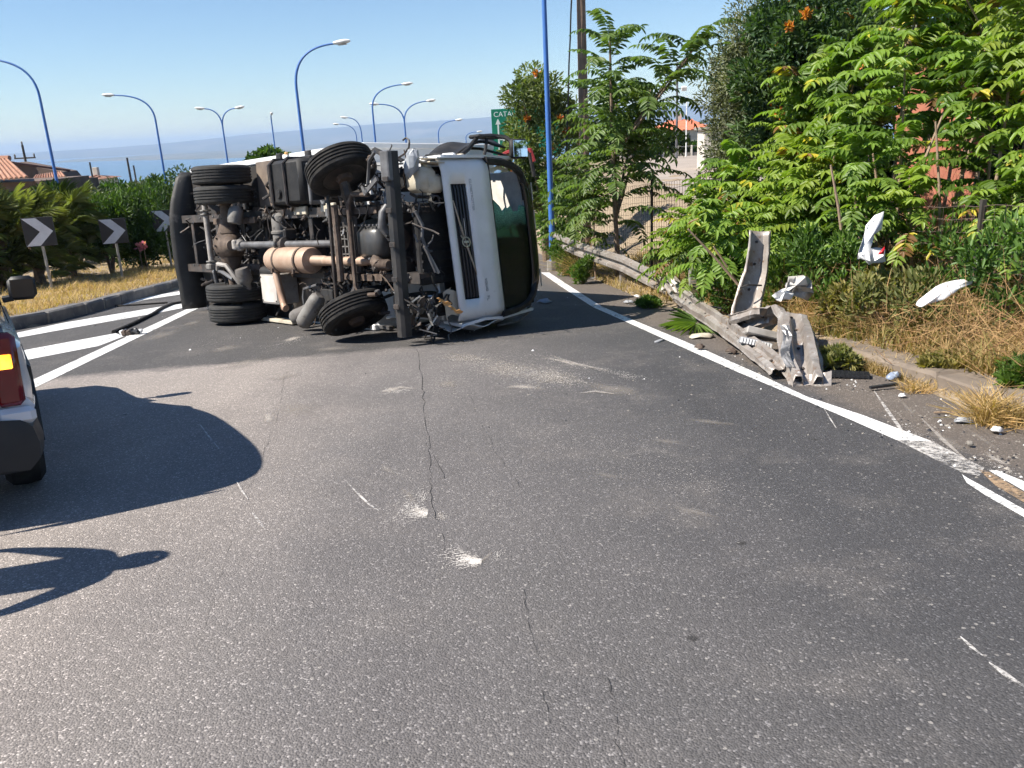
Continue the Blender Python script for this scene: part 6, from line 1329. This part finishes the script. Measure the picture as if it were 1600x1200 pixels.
cloud_tree('trumpet_vine_tree', 1255, -70, 330, 16.5, 1.35, 'dark tree with orange flower clusters against the sky', AIL_D, 'tree', 16000, .15, .05, seed=9, clumps=80, flowers=30, low=.1)
cloud_tree('dark_tree', 1338, -80, 330, 19, 1.4, 'dark green tree filling the top behind the thicket', SHRUB_D, 'tree', 9000, .14, .055, seed=10, clumps=56)
cloud_tree('dark_tree', 1690, -80, 330, 15.0, 1.5, 'dark tree behind the thicket at the right edge', SHRUB_D, 'tree', 6000, .14, .055, seed=12, clumps=44)
cloud_tree('dark_bush', 1330, 205, 390, 12.8, .85, 'dark bush low in the thicket, left of the terracotta building', SHRUB_D, 'shrub', 4200, .13, .05, seed=13, clumps=30)
cloud_tree('dark_bush', 1600, 240, 380, 11.4, .8, 'dark bush low in the thicket at the right edge', SHRUB_D, 'shrub', 3600, .13, .05, seed=14, clumps=30)
cloud_tree('dark_bush', 1215, 300, 410, 12.4, .75, 'dark bush low in the thicket behind the upright rail end', SHRUB_D, 'shrub', 3000, .12, .05, seed=15, clumps=26)
# undergrowth in front of the fence
for i, (px, yt, yb, Y, rx, mm, lab) in enumerate(((1290, 335, 440, 9.2, .5, GREENW, 'low green weed clump left of the white panel with red mark'), (1400, 415, 520, 8.0, .45, DRYG, 'olive-green weed clump below the white panel with red mark'), (1500, 330, 440, 8.5, .6, GREENW, 'broad green weed clump above the long white panel'), (1575, 345, 520, 7.4, .5, GREENW, 'green leafy clump at the right edge above the dry tuft'), (1340, 430, 530, 8.5, .5, DRYG, 'dry olive weed clump right of the crumpled sheet'), (1235, 380, 450, 10.0, .45, GREENW, 'green weed clump behind the crumpled plastic sheet'), (1130, 400, 470, 10.9, .45, GREENW, 'green weed clump behind the bent rail beam'), (1310, 550, 585, 7.35, .2, DRYG, 'small green plant in the shade of the folded rail'), (1592, 570, 612, 5.9, .16, GREENW, 'pale green plant at the right edge by the concrete edging'),
        (1480, 568, 585, 6.7, .3, DRYG, 'small ground-hugging weeds at the top of the concrete edging'), (910, 396, 432, 16.6, .28, GREENW, 'rounded green weed under the standing guard rail'), (882, 365, 410, 18.6, .42, GREENW, 'green weed at the far end of the guard rail'), (1010, 470, 500, 12.4, .2, GREENW, 'tiny weed beside the dark plastic cover'))):
    cloud_tree('weed_clump', px, yt, yb, Y, rx, lab, mm, 'weed', 1100, .09, .03, seed=40+i, clumps=14, trunk=False, upright=.9, low=0.0, group=None)

# left side: fan palms, oleander, bushes
def fan(lv, p, az, el, pet, L, tint, nseg=21, span=2.7):
    h = np.array([math.cos(az)*math.cos(el), math.sin(az)*math.cos(el), math.sin(el)]); hub = np.array(p)+h*pet; strips(np.array([p]), hub[None], np.array([.012]), np.array([tint*.8]), lv)
    side = norm(np.cross(h, [0, 0, 1.])); u = np.cross(side, h); a = np.linspace(-span/2, span/2, nseg); D = h[None]*np.cos(a)[:, None] + side[None]*np.sin(a)[:, None] + u[None]*(.12*np.cos(a*3))[:, None] + nr.normal(scale=.04, size=(nseg, 3)); D[:, 2] -= .12+.12*np.abs(np.sin(a))
    B = np.repeat(hub[None], nseg, 0); Ls = L*(.8+.2*np.cos(a))*(1+nr.normal(scale=.05, size=nseg)); blades(B, D, np.repeat(u[None], nseg, 0), Ls, np.full(nseg, L*.042), np.clip(tint+nr.normal(scale=.06, size=nseg), 0, 1), lv, .10)
def palm(px, ybase, Y, H, nf, L, label, seed):
    r_ = random.Random(seed); b = px3(px, ybase, Y); o = empty('fan_palm', b); tag(o, label, 'palm', 'fan palms on the traffic island'); lv = Leaves()
    mb = MB()
    for k in range(3): mb.tube([(r_.uniform(-.3, .3), r_.uniform(-.2, .2), -.1), (r_.uniform(-.3, .3), r_.uniform(-.2, .2), H*.55)], [.12, .09], 8)
    mb.build('trunk', bark, o)
    for k in range(nf):
        z = H*r_.uniform(.12, .72); a = r_.uniform(0, 6.28); e = r_.uniform(-.25, 1.25)
        fan(lv, (r_.uniform(-.45, .45), r_.uniform(-.35, .35), z), a, e, r_.uniform(.3, .7), L*r_.uniform(.75, 1.15), r_.uniform(.05, .95))
    lv.build('fronds', PALM, o)
palm(10, 430, 21.0, 2.6, 110, .56, 'fan palm at the left edge behind the wing mirror', 1)
palm(-70, 440, 19.5, 2.2, 50, .62, 'fan palm cut by the left edge of the picture', 2)
palm(66, 425, 22.3, 2.55, 110, .54, 'fan palm behind the nearest chevron board', 3)
palm(108, 415, 24.5, 2.9, 130, .56, 'big fan palm between the first two chevron boards', 4)
palm(-20, 400, 24.5, 2.7, 80, .6, 'fan palm in the back row at the left edge', 5)
cloud_tree('oleander_bush', 222, 288, 398, 27, 1.15, 'glossy oleander bush behind the middle chevron board', SHRUB, 'shrub', 5000, .20, .04, seed=21, clumps=34, trunk=False, upright=.7, low=0)
cloud_tree('oleander_bush', 172, 292, 400, 26, .9, 'oleander bush left of the middle chevron board', SHRUB, 'shrub', 3600, .18, .04, seed=22, clumps=28, trunk=False, upright=.7, low=0)
cloud_tree('oleander_bush', 275, 285, 400, 31, 1.3, 'oleander bush behind the third chevron board', SHRUB_D, 'shrub', 4200, .2, .05, seed=23, clumps=28, trunk=False, upright=.6, low=0)
bl = [(60, 283, 34, 1.6, SHRUB_D), (110, 288, 33, 1.5, OLIVE), (150, 284, 40, 1.7, OLIVE), (196, 274, 48, 1.5, SHRUB_D), (168, 282, 46, 1.8, SHRUB), (236, 267, 50, 2.0, OLIVE), (262, 262, 44, 1.3, SHRUB), (290, 258, 42, 1.6, SHRUB), (300, 262, 56, 2.4, SHRUB_D), (330, 262, 50, 2.2, SHRUB_D), (-20, 290, 30, 1.8, SHRUB), (212, 285, 38, 1.5, SHRUB), (118, 268, 62, 1.6, SHRUB_D)]
for i, (px, yt, Y, rx, mm) in enumerate(bl):
    cloud_tree('distant_bush', px, yt, 330, Y, rx, 'scrub bush between island and sea, %s from the left' % ordn(sorted(q[0] for q in bl).index(px)), mm, 'shrub', 2200, .26, .09, seed=60+i, clumps=24, trunk=False, group='scrub below the island', low=0)
cloud_tree('round_tree', 418, 212, 260, 44, 1.25, 'small round tree above the truck battery box', SHRUB, 'tree', 3600, .22, .12, seed=80, clumps=26, low=.3)
cloud_tree('round_tree', 450, 220, 260, 46, .62, 'small round tree top right of the fullest one above the truck', SHRUB, 'tree', 1400, .2, .11, seed=81, clumps=14, low=.3)
# agave by the third chevron
ag = empty('agave', px3(284, 405, 33)); tag(ag, 'spiky grey agave behind the third chevron board', 'plant'); lv = Leaves(); n_ = 26
a_ = nr.random(n_)*6.28; e_ = nr.uniform(.3, 1.3, n_); D = np.stack([np.cos(a_)*np.cos(e_), np.sin(a_)*np.cos(e_), np.sin(e_)], 1); blades(np.zeros((n_, 3))+np.array([0, 0, .3]), D, np.tile([[0, 0, 1.]], (n_, 1))+D*.1, np.full(n_, 1.7), np.full(n_, .2), nr.random(n_), lv, .05); lv.build('spikes', OLIVE, ag)
mb = MB(); mb.lathe([(.12, -.2), (.14, .2), (.05, .5)], (0, 0, 0), (0, 0, 1), 10); mb.build('core', bark, ag)
# pink flowers on the island
for i, (px, py) in enumerate(((217, 376), (224, 373))):
    P = at(px, py+10, 25.0); b = empty('pink_flower', land3(P.x, 25.0)); tag(b, 'pink oleander flower head low beside the bush, ' + ('left one' if i == 0 else 'right one'), 'flower'); hz_ = P.z-b.location.z; lv = Leaves(); D = norm(nr.normal(size=(30, 3))); blades(np.array([[0, 0, hz_]])+D*.05, D, nr.normal(size=(30, 3)), np.full(30, .10), np.full(30, .08), nr.random(30), lv)
    lv.build('petals', leafmat('pink_petal', (.55, .12, .22), (.75, .30, .42)), b); mb = MB(); mb.tube([(0, 0, -.05), (0, 0, hz_)], .01, 5); mb.build('stem', stemm, b)
# far trees round the red-roofed house and behind the yard
fr = [(905, 178, 60, 2.0, SHRUB_D), (935, 188, 70, 2.4, SHRUB_D), (962, 190, 64, 2.2, SHRUB_D), (985, 189, 90, 3.0, SHRUB_D), (1004, 186, 100, 1.4, SHRUB_D), (1018, 205, 70, 2.0, SHRUB), (1040, 208, 66, 2.0, SHRUB_D), (1062, 222, 70, 2.0, OLIVE), (1085, 224, 72, 2.0, SHRUB), (1110, 184, 120, 4.0, SHRUB_D), (990, 222, 58, 1.6, OLIVE), (1012, 228, 57.8, 1.2, SHRUB)]
for i, (px, yt, Y, rx, mm) in enumerate(fr):
    cloud_tree('far_tree', px, yt, 245, Y, rx, 'distant tree beyond the paved yard, %s from the left' % ordn(sorted(q[0] for q in fr).index(px)), mm, 'tree', 1500, .34, .16, seed=90+i, clumps=18, group='trees beyond the yard')

# grasses
def grass(name, label, region, n, hlo, hhi, w, m_, bend=.35, patch=None):
    lv = Leaves(); pts = []
    while len(pts) < n:
        x, y = region(); 
        if x is None: continue
        if patch is not None and nr.random() > patch(x, y): continue
        pts.append((x, y, land(x, y)+near_lump(x, y)-.02))
    B = np.array(pts); L = nr.uniform(hlo, hhi, n); a = nr.random(n)*6.28; e = nr.uniform(.7, 1.5, n); D = np.stack([np.cos(a)*np.cos(e), np.sin(a)*np.cos(e), np.sin(e)], 1); h = np.stack([np.cos(a), np.sin(a), np.zeros(n)], 1)
    s = np.stack([-np.sin(a), np.cos(a), np.zeros(n)], 1)*w; M1 = B + D*L[:, None]*.55; T_ = B + D*L[:, None] + h*(L*bend)[:, None] - np.array([[0, 0, 1.]])*(L*bend*.4)[:, None]
    V = np.stack([B-s, B+s, M1+s*.7, M1-s*.7, T_+s*.15, T_-s*.15], 1).reshape(-1, 3); k = np.arange(n)[:, None]*6; Q = np.concatenate([k+np.array([[0, 1, 2, 3]]), k+np.array([[3, 2, 4, 5]])]); t_ = nr.random(n); lv.add(V, Q, np.concatenate([t_, t_]))
    o = lv.build(name, m_, kind='stuff'); tag(o, label, 'grass'); return o
pn = lambda x, y: .5+.5*math.sin(x*1.3+math.sin(y*.9)*1.5)*math.sin(y*1.1+x*.4)
def reg_island():
    y = nr.uniform(12.2, 36)**1.0; kx = interp(KERB, max(13.2, y)) - (0 if y > 13.2 else 1.5); x = kx - .22 - abs(nr.normal(scale=2.6)); return x, y
grass('dry_grass', 'dry straw-coloured grass covering the traffic island', reg_island, 26000, .06, .26, .006, DRY, patch=lambda x, y: .15+.85*pn(x, y))
def reg_bank():
    y = nr.uniform(3.5, 13.5); t_ = nr.uniform(1.35, 3.6); return interp(EDGE, y)+t_, y
grass('dry_grass', 'dry brown grass and stems on the bank at right', reg_bank, 34000, .12, .5, .0042, DRY, patch=lambda x, y: min(1, .25+1.0*pn(x*1.7, y*1.7)))
grass('weeds', 'green and olive weeds mixed into the bank at right', reg_bank, 11000, .10, .42, .008, DRYG, patch=lambda x, y: min(1, .1+1.0*pn(x*2.1+3, y*1.3+1)))
def reg_bank2():
    y = nr.uniform(6, 15); t_ = nr.uniform(3.2, 7.5); return interp(EDGE, y)+t_, y
grass('undergrowth', 'dark green undergrowth at the foot of the thicket', reg_bank2, 7000, .15, .45, .010, leafmat('undergrowth_blade', (.03, .065, .015), (.10, .15, .04)))
def tangle(name, label, region, n, L0, L1, w, m_):
    lv = Leaves(); P = np.array([(lambda q: (q[0], q[1], land(*q)))(region()) for _ in range(n)]); P[:, 2] += nr.uniform(0, .35, n); D = norm(nr.normal(size=(n, 3))*np.array([[1, 1, .75]])+np.array([[0, 0, .35]])); L = nr.uniform(L0, L1, n)[:, None]; bow = nr.normal(scale=.12, size=(n, 3))*L
    strips(P, P+D*L*.5+bow, np.full(n, w), nr.random(n), lv); strips(P+D*L*.5+bow, P+D*L, np.full(n, w*.8), nr.random(n), lv); tag(lv.build(name, m_, kind='stuff'), label, 'dry stems')
tangle('dry_stems', 'tangle of dry brown stems on the bank and fence at right', reg_bank, 9000, .2, .75, .0035, leafmat('dry_stem_brown', (.17, .095, .055), (.42, .28, .16), None, .1, .8))
tangle('dry_stems', 'dead brown stems under the thicket', reg_bank2, 3500, .4, 1.3, .005, MAT['dry_stem_brown'])
def reg_strip():
    y = nr.uniform(12.5, 20); t_ = nr.uniform(.9, 2.6); return interp(EDGE, y)+t_, y
grass('dry_grass', 'dry grass tufts under the standing guard rail', reg_strip, 7000, .06, .32, .006, DRY)
def reg_edge():
    y = nr.uniform(3.4, 8.4); return interp(EDGE, y)+.97+abs(nr.normal(scale=.10)), y
grass('dry_grass', 'thin dry grass growing along the foot of the concrete edging', reg_edge, 2600, .04, .14, .004, DRY, patch=lambda x, y: pn(x*4, y*3)**2)
def tuft(px, py, Y, n, h, label, m_=DRY):
    P = px3(px, py, Y); c = (P.x, P.y)
    b = empty('grass_tuft', P); tag(b, label, 'grass'); lv = Leaves(); a = nr.random(n)*6.28; e = nr.uniform(.45, 1.5, n); D = np.stack([np.cos(a)*np.cos(e), np.sin(a)*np.cos(e), np.sin(e)], 1); B = nr.normal(scale=.05, size=(n, 3))*np.array([[1, 1, 0]]); L = h*nr.uniform(.5, 1.1, n)
    strips(B, B+D*L[:, None]*.6, np.full(n, .004), nr.random(n), lv); strips(B+D*L[:, None]*.6, B+D*L[:, None]+np.stack([np.cos(a), np.sin(a), -.6*np.ones(n)], 1)*(.18*L)[:, None], np.full(n, .003), nr.random(n), lv); lv.build('blades', m_, b)
tuft(1545, 648, 5.35, 420, .34, 'big pale dry grass tuft in front of the concrete edging')
tuft(1590, 640, 5.3, 260, .26, 'smaller dry grass tuft at the right edge')
tuft(1430, 610, 6.35, 160, .16, 'short dry grass tuft by the chipped edging')
tuft(1340, 470, 8.6, 220, .45, 'tall straw tuft beside the crumpled sheet', DRYG)
tuft(905, 395, 17.6, 260, .9, 'reddish dry brush behind the standing guard rail')
tuft(895, 380, 18.6, 220, 1.0, 'dry brush at the far end of the guard rail')

# ------------------------------------------------------------------ debris
debw = mat('white_broken_plastic', (.80, .80, .80), .4, c2=(.70, .69, .67), scale=9, c3=(.34, .29, .24), s3=7, t3=(.62, .78)); debg = mat('grey_broken_plastic', (.30, .31, .33), .5, c2=(.22, .22, .23), scale=9); debk = mat('black_broken_plastic', (.02, .021, .025), .45); debt = mat('crumpled_film', (.50, .48, .45), .35, c2=(.36, .33, .30), scale=7); debred = mat('red_sticker', (.65, .02, .03), .4)
def shard(name, label, pts, Y, m_, crumple=.02, thick=.008, cat='debris', dY=None, group=None, flat=False):
    """outline by pixels, standing at depth Y; dY(x,y) tips it in depth"""
    r0 = random.Random(len(label)); dn = []
    for (ax, ay), (bx2, by2) in zip(pts, pts[1:]+pts[:1]): dn += [(ax, ay), ((ax+bx2)/2+r0.uniform(-1.6, 1.6), (ay+by2)/2+r0.uniform(-1.6, 1.6))]
    pts = dn; P = [at(x, y, Y + (dY(x, y) if dY else 0) + r0.uniform(-.02, .02)) for x, y in pts]; c = sum(P, Vector())/len(P); r_ = random.Random(len(label)*7+len(pts)); mb = MB(); n = len(P)
    mid = [lerp(c, p, .55) + Vector((r_.uniform(-1, 1), r_.uniform(-1, 1), r_.uniform(-1, 1)))*crumple for p in P]
    mb.v = [c + Vector((0, -crumple, crumple))] + mid + P; mb.f = [(0, 1+i, 1+(i+1) % n) for i in range(n)] + [(1+i, 1+n+i, 1+n+(i+1) % n, 1+(i+1) % n) for i in range(n)]; mb.m = [0]*len(mb.f)
    if flat:      # one torn plate following its own outline, hollows included
        mb.v = list(P); mb.f = [tuple(range(n))]; mb.m = [0]
    for v in mb.v: v -= c
    o = mb.build(name, m_, solid=thick, angle=35); o.location = c; tag(o, label, cat, group); return o
w1 = shard('bumper_panel', 'white L-shaped broken panel with a red mark caught in the bushes', [(1367, 336), (1381, 330), (1378, 358), (1366, 366), (1360, 388), (1375, 387), (1383, 390), (1384, 409), (1364, 411), (1358, 414), (1352, 407), (1340, 405), (1341, 396), (1347, 378), (1353, 352)], 8.4, debw, .001, .006, flat=True, dY=lambda x, y: (y-370)*-.002)
w1b = shard('red_mark', 'x', [(1371, 398), (1382, 385), (1381, 397)], 8.33, debred, .001, .003, flat=True, dY=lambda x, y: (y-370)*-.002); w1b.parent = w1; w1b.location = w1b.location - w1.location
for k_ in ('label', 'category'): del w1b[k_]
shard('bumper_panel', 'long white broken panel lying in the weeds at right', [(1431, 476), (1436, 468), (1462, 448), (1478, 441), (1500, 437), (1519, 436), (1519, 443), (1498, 452), (1484, 462), (1462, 472), (1440, 480)], 7.15, debw, .002, .007, dY=lambda x, y: (476-y)*.006)
shard('plastic_sheet', 'crumpled translucent sheet caught behind the upright rail end', [(1232, 432), (1255, 430), (1268, 438), (1272, 458), (1262, 470), (1240, 462), (1226, 466), (1212, 468), (1210, 458), (1228, 452)], 8.6, debt, .06, .004)
shard('plastic_sheet', 'small crumpled white sheet above the folded rail', [(1206, 462), (1222, 452), (1240, 458), (1236, 468), (1214, 470)], 8.45, debw, .04, .004)
def debris_box(name, label, c, size, rot, m_, extra=None):
    o = empty(name, c); tag(o, label, 'debris'); ro = Matrix.Rotation(rot[2], 3, 'Z') @ Matrix.Rotation(rot[1], 3, 'Y') @ Matrix.Rotation(rot[0], 3, 'X')
    mb = MB(); mb.box((0, 0, 0), size, ro, bev=.012); mb.build('casing', m_, o)
    for k in range(extra or 0):
        mb = MB(); mb.box(ro @ Vector((-size[0]/2+(k+.5)*size[0]/extra, -size[1]/2-.008, 0)), (size[0]/extra*.6, .016, size[2]*.75), ro); mb.build('rib', debw, o)
debris_box('lamp_unit', 'pale grey broken lamp unit lying on the folded rail', at(1192, 522, 8.35), (.36, .16, .08), (R(-25), R(14), R(-10)), boxgrey)
debris_box('louvre_panel', 'ribbed white louvre panel under the grey lamp unit', at(1180, 536, 8.15), (.32, .10, .07), (R(-15), R(14), R(-10)), debg, 11)
gl = empty('black_grate', gnd(1326, 590)+Vector((0, 0, .03)), R(-20)); tag(gl, 'black plastic lattice grate lying beside the folded rail', 'debris')
for k in range(9): mb = MB(); mb.box((-.16+k*.04, 0, 0), (.012, .14, .03)); mb.build('bar', debk, gl)
for k in range(4): mb = MB(); mb.box((0, -.06+k*.04, .002), (.34, .012, .026)); mb.build('bar', debk, gl)
fr_ = empty('torn_palm_frond', gnd(1062, 520)+Vector((0, 0, .05))); tag(fr_, 'torn green fan palm frond lying on the shoulder', 'palm frond'); lv = Leaves()
fan(lv, (.25, .10, .02), R(195), .22, .03, .48, .55, 26, 3.6); fan(lv, (.26, .12, .02), R(140), .5, .03, .38, .4, 16, 2.2); strips(np.array([[.25, .1, .03]]), np.array([[.42, -.25, .0]]), np.array([.02]), np.array([.5]), lv); lv.build('leaf_blade', leafmat('fresh_palm_leaf', (.05, .105, .02), (.17, .26, .06), None), fr_)
mb = MB(); mb.tube([(.24, .1, .02), (.42, -.28, -.03)], .014, 6); mb.build('stalk', mat('green_stalk', (.12, .17, .05), .6), fr_)
def lying(name, label, px, py, w, d, m_, crumple=.012, h=.02, seed=0, group=None, thick=.008):
    r_ = random.Random(seed+int(px)); c = gnd(px, py); n = 9; mb = MB(); V = []
    for k in range(n):
        a = 2*math.pi*k/n; q = r_.uniform(.7, 1.15); V.append(Vector((w/2*q*math.cos(a), d/2*q*math.sin(a), h*r_.uniform(.1, .7))))
    mb.v = [Vector((0, 0, h))] + [v*.55+Vector((0, 0, h*.6+r_.uniform(-crumple, crumple))) for v in V] + V; mb.f = [(0, 1+i, 1+(i+1) % n) for i in range(n)] + [(1+i, 1+n+i, 1+n+(i+1) % n, 1+(i+1) % n) for i in range(n)]; mb.m = [0]*len(mb.f)
    o = mb.build(name, m_, solid=thick, angle=30); gz = land(c.x, c.y) if c.x-interp(EDGE, c.y) > 1.0 else c.z; o.location = (c.x, c.y, gz+.008); o.rotation_euler = (0, 0, r_.uniform(0, 6.28) if w < .2 else r_.uniform(-.3, .3)); tag(o, label, 'debris', group); return o
lying('plastic_cover', 'dark domed plastic cover in the truck shadow by the palm frond', 1013, 474, .30, .22, mat('blue_black_plastic', (.015, .018, .03), .35), .01, .12)
lying('plastic_piece', 'white fragment in the shade left of the dark domed cover', 996, 466, .14, .12, debw, .02, .05)
lying('plastic_piece', 'pale piece in the shade, nearest the white line by the dark cover', 983, 474, .20, .12, debg, .02, .03)
lying('plastic_piece', 'blue-grey crumpled piece lying beside the cab roof', 850, 474, .26, .2, mat('pale_blue_plastic', (.25, .30, .40), .4), .03, .07)
lying('plastic_piece', 'cream panel under the stalk of the palm frond', 1098, 528, .34, .22, cream, .01, .04)
lying('plastic_piece', 'flat grey shard left of the white line, below the frond', 1030, 534, .18, .07, debg, .003, .008)
lying('plastic_strip', 'white plastic strip on the verge below the guard rail', 922, 436, .55, .12, debw, .02, .03)
lying('plastic_piece', 'grey torn piece in front of the big dry tuft', 1506, 661, .15, .09, debg, .012, .03)
lying('plastic_piece', 'white and black scrap right of the grey torn piece', 1556, 678, .09, .08, debw, .02, .04)
lying('stone', 'small round pale stone near the scuffed edge line', 1515, 699, .05, .04, concrete, .004, .03)
lying('plastic_piece', 'blue-grey crumpled scrap at the end of the concrete edging', 1395, 594, .15, .10, mat('pale_blue_plastic', (.25, .30, .40), .4), .02, .06)
lying('plastic_piece', 'white scrap left of the dry tuft on the shoulder', 1410, 622, .07, .05, debw, .01, .02)
lying('rock', 'brown clod on the white line below the frond', 1094, 547, .12, .09, rusty, .01, .06)
lying('rock', 'brown clod beside the bent rail beam', 1143, 553, .14, .10, rusty, .015, .05)
mb = MB(); p_ = gnd(1380, 610); mb.bar(p_+Vector((-.11, 0, .03)), p_+Vector((.13, .04, .035)), .03, .02); tag(mb.build('black_strip', debk), 'black plastic strip on the shoulder below the edging end', 'debris')
mb = MB(); p_ = gnd(1473, 647); mb.tube([p_+Vector((-.06, .01, .012)), p_+Vector((0, 0, .014)), p_+Vector((.07, -.015, .012))], .007, 6); tag(mb.build('dry_stick', stemm), 'short pale stick in front of the big dry tuft', 'stick')
# crumbs of glass, plastic and gravel on the carriageway: too many and small to count
cr = MB(); spots = [(850, 470, 90, 16, 60), (1000, 475, 60, 18, 60), (1190, 560, 90, 30, 120), (1450, 660, 130, 40, 130), (1560, 720, 60, 40, 80), (720, 520, 120, 10, 70), (450, 505, 80, 14, 50), (300, 520, 130, 30, 60), (130, 500, 120, 10, 120), (930, 440, 60, 14, 60), (1480, 590, 100, 24, 120), (900, 620, 260, 60, 50), (1340, 600, 50, 16, 60)]
for (cx, cy_, sx, sy, n) in spots:
    for k in range(n):
        x, y = rng.gauss(cx, sx*.5), rng.gauss(cy_, sy*.5)
        if y < 400: continue
        p = gnd(x, y); gz = land(p.x, p.y) if p.x-interp(EDGE, p.y) > 1.05 else p.z
        s_ = rng.uniform(.003, .011)*(1 if rng.random() < .94 else 1.8); cr.mi = rng.choice((0, 1, 1, 2, 2, 2)); c0 = Vector((p.x, p.y, gz+s_*.4)); cr.add([c0+Vector((rng.uniform(.5, 1.2)*s_*a, rng.uniform(.5, 1.2)*s_*b_, s_*.6*c)) for a, b_, c in ((-1, -1, -.7), (1, -1, -.7), (1, 1, -.7), (-1, 1, -.7), (0, 0, 1))], [(0, 1, 4), (1, 2, 4), (2, 3, 4), (3, 0, 4), (3, 2, 1, 0)])
tag(cr.build('crumbs', [debw, debk, concrete], kind='stuff'), 'crumbs of glass, plastic and gravel scattered on the road', 'debris')
# white powder ground off the paint and the kerb: specks thrown out in fans and streaks
powm = mat('white_powder', (.62, .58, .54), .95, c2=(.48, .44, .40), scale=20)
def powder(cx, cy_, rx, ry_, ang, n, s0, s1, fan_=0.0, seed=0):
    r_ = random.Random(seed); mb = MB(); ca, sa = math.cos(R(ang)), math.sin(R(ang))
    for k in range(n):
        u, v = r_.gauss(0, .42), r_.gauss(0, .42)
        if fan_: u = abs(u)*(1 if fan_ > 0 else -1); v *= .25+abs(u)*1.2
        x, y = cx+(u*rx)*ca-(v*ry_)*sa, cy_+(u*rx)*sa+(v*ry_)*ca; p = gnd(x, y) + Vector((0, 0, .0045)); q = gnd(x+ca*4, y+sa*4)-gnd(x, y); q.normalize(); w = Vector((-q.y, q.x, 0)); s_ = r_.uniform(s0, s1); l = s_*r_.uniform(1, 3.5)
        mb.add([p-q*l, p-w*s_*.6, p+q*l, p+w*s_*.6], [(0, 1, 2, 3)])
    mb.build('powder_mark', powm, road, kind='stuff')
for i, a in enumerate([(668, 803, 60, 26, 190, 900, .0012, .0032, 1), (752, 879, 62, 20, 188, 1000, .0012, .0034, 1), (665, 783, 34, 24, 235, 260, .001, .0026, 1), (778, 868, 18, 7, -40, 90, .001, .0022), (690, 808, 14, 10, 20, 90, .001, .0022), (612, 735, 34, 10, 28, 130, .001, .0024), (570, 700, 60, 18, 30, 160, .001, .002),
        (800, 578, 120, 26, 6, 1500, .002, .0045), (735, 562, 80, 16, 3, 700, .002, .004), (860, 590, 90, 22, 5, 900, .002, .0045), (620, 612, 34, 5, -6, 260, .0016, .004), (880, 566, 110, 7, 11, 420, .002, .004), (960, 582, 70, 5, 10, 200, .002, .004), (700, 600, 60, 24, 0, 420, .0018, .0035), (980, 588, 20, 7, 10, 90, .002, .004), (560, 590, 110, 30, -4, 500, .0016, .0035), (430, 625, 60, 26, -30, 420, .0014, .003), (1060, 745, 160, 30, 14, 500, .001, .0024), (940, 690, 180, 24, 8, 420, .001, .0024), (455, 533, 46, 6, -16, 260, .002, .005), (350, 530, 90, 14, -14, 260, .002, .0045), (640, 530, 120, 8, -3, 200, .002, .004), (1450, 690, 90, 14, 28, 500, .0012, .003), (1560, 735, 60, 14, 30, 350, .001, .0028)]):
    powder(*a, seed=i)
# hose and scrap on the painted gore
mb = MB(); hp_ = [(178, 521), (190, 516), (206, 509), (224, 500), (240, 492), (252, 484), (268, 477), (285, 474), (300, 471)]
mb.tube([gnd(x, y)+Vector((0, 0, .02)) for x, y in hp_], .035, 8); tag(mb.build('rubber_hose', rubber, smooth=True), 'black rubber hose trailing over the painted stripes to the truck tail', 'hose')
mb = MB(); mb.tube([gnd(x, y)+Vector((0, 0, .015)) for x, y in ((180, 479.5), (205, 478), (235, 476), (262, 474))], .02, 6); tag(mb.build('rubber_strip', rubber), 'thin dark rubber strip between the upper painted stripes', 'strip')
sc_ = empty('scrap_heap', gnd(203, 523)); tag(sc_, 'small heap of dark broken scrap on the white gore line', 'debris')
for k in range(12): 
    mb = MB(); mb.box((rng.uniform(-.17, .17), rng.uniform(-.06, .06), .045), (rng.uniform(.04, .10), rng.uniform(.04, .08), rng.uniform(.04, .10)), Matrix.Rotation(rng.uniform(0, 3), 3, 'Z') @ Matrix.Rotation(rng.uniform(-.5, .5), 3, 'X'), .01); mb.build('fragment', rng.choice((debk, debk, rusty, debw)), sc_)
# overhead line between the poles is out of view; nothing else hangs there
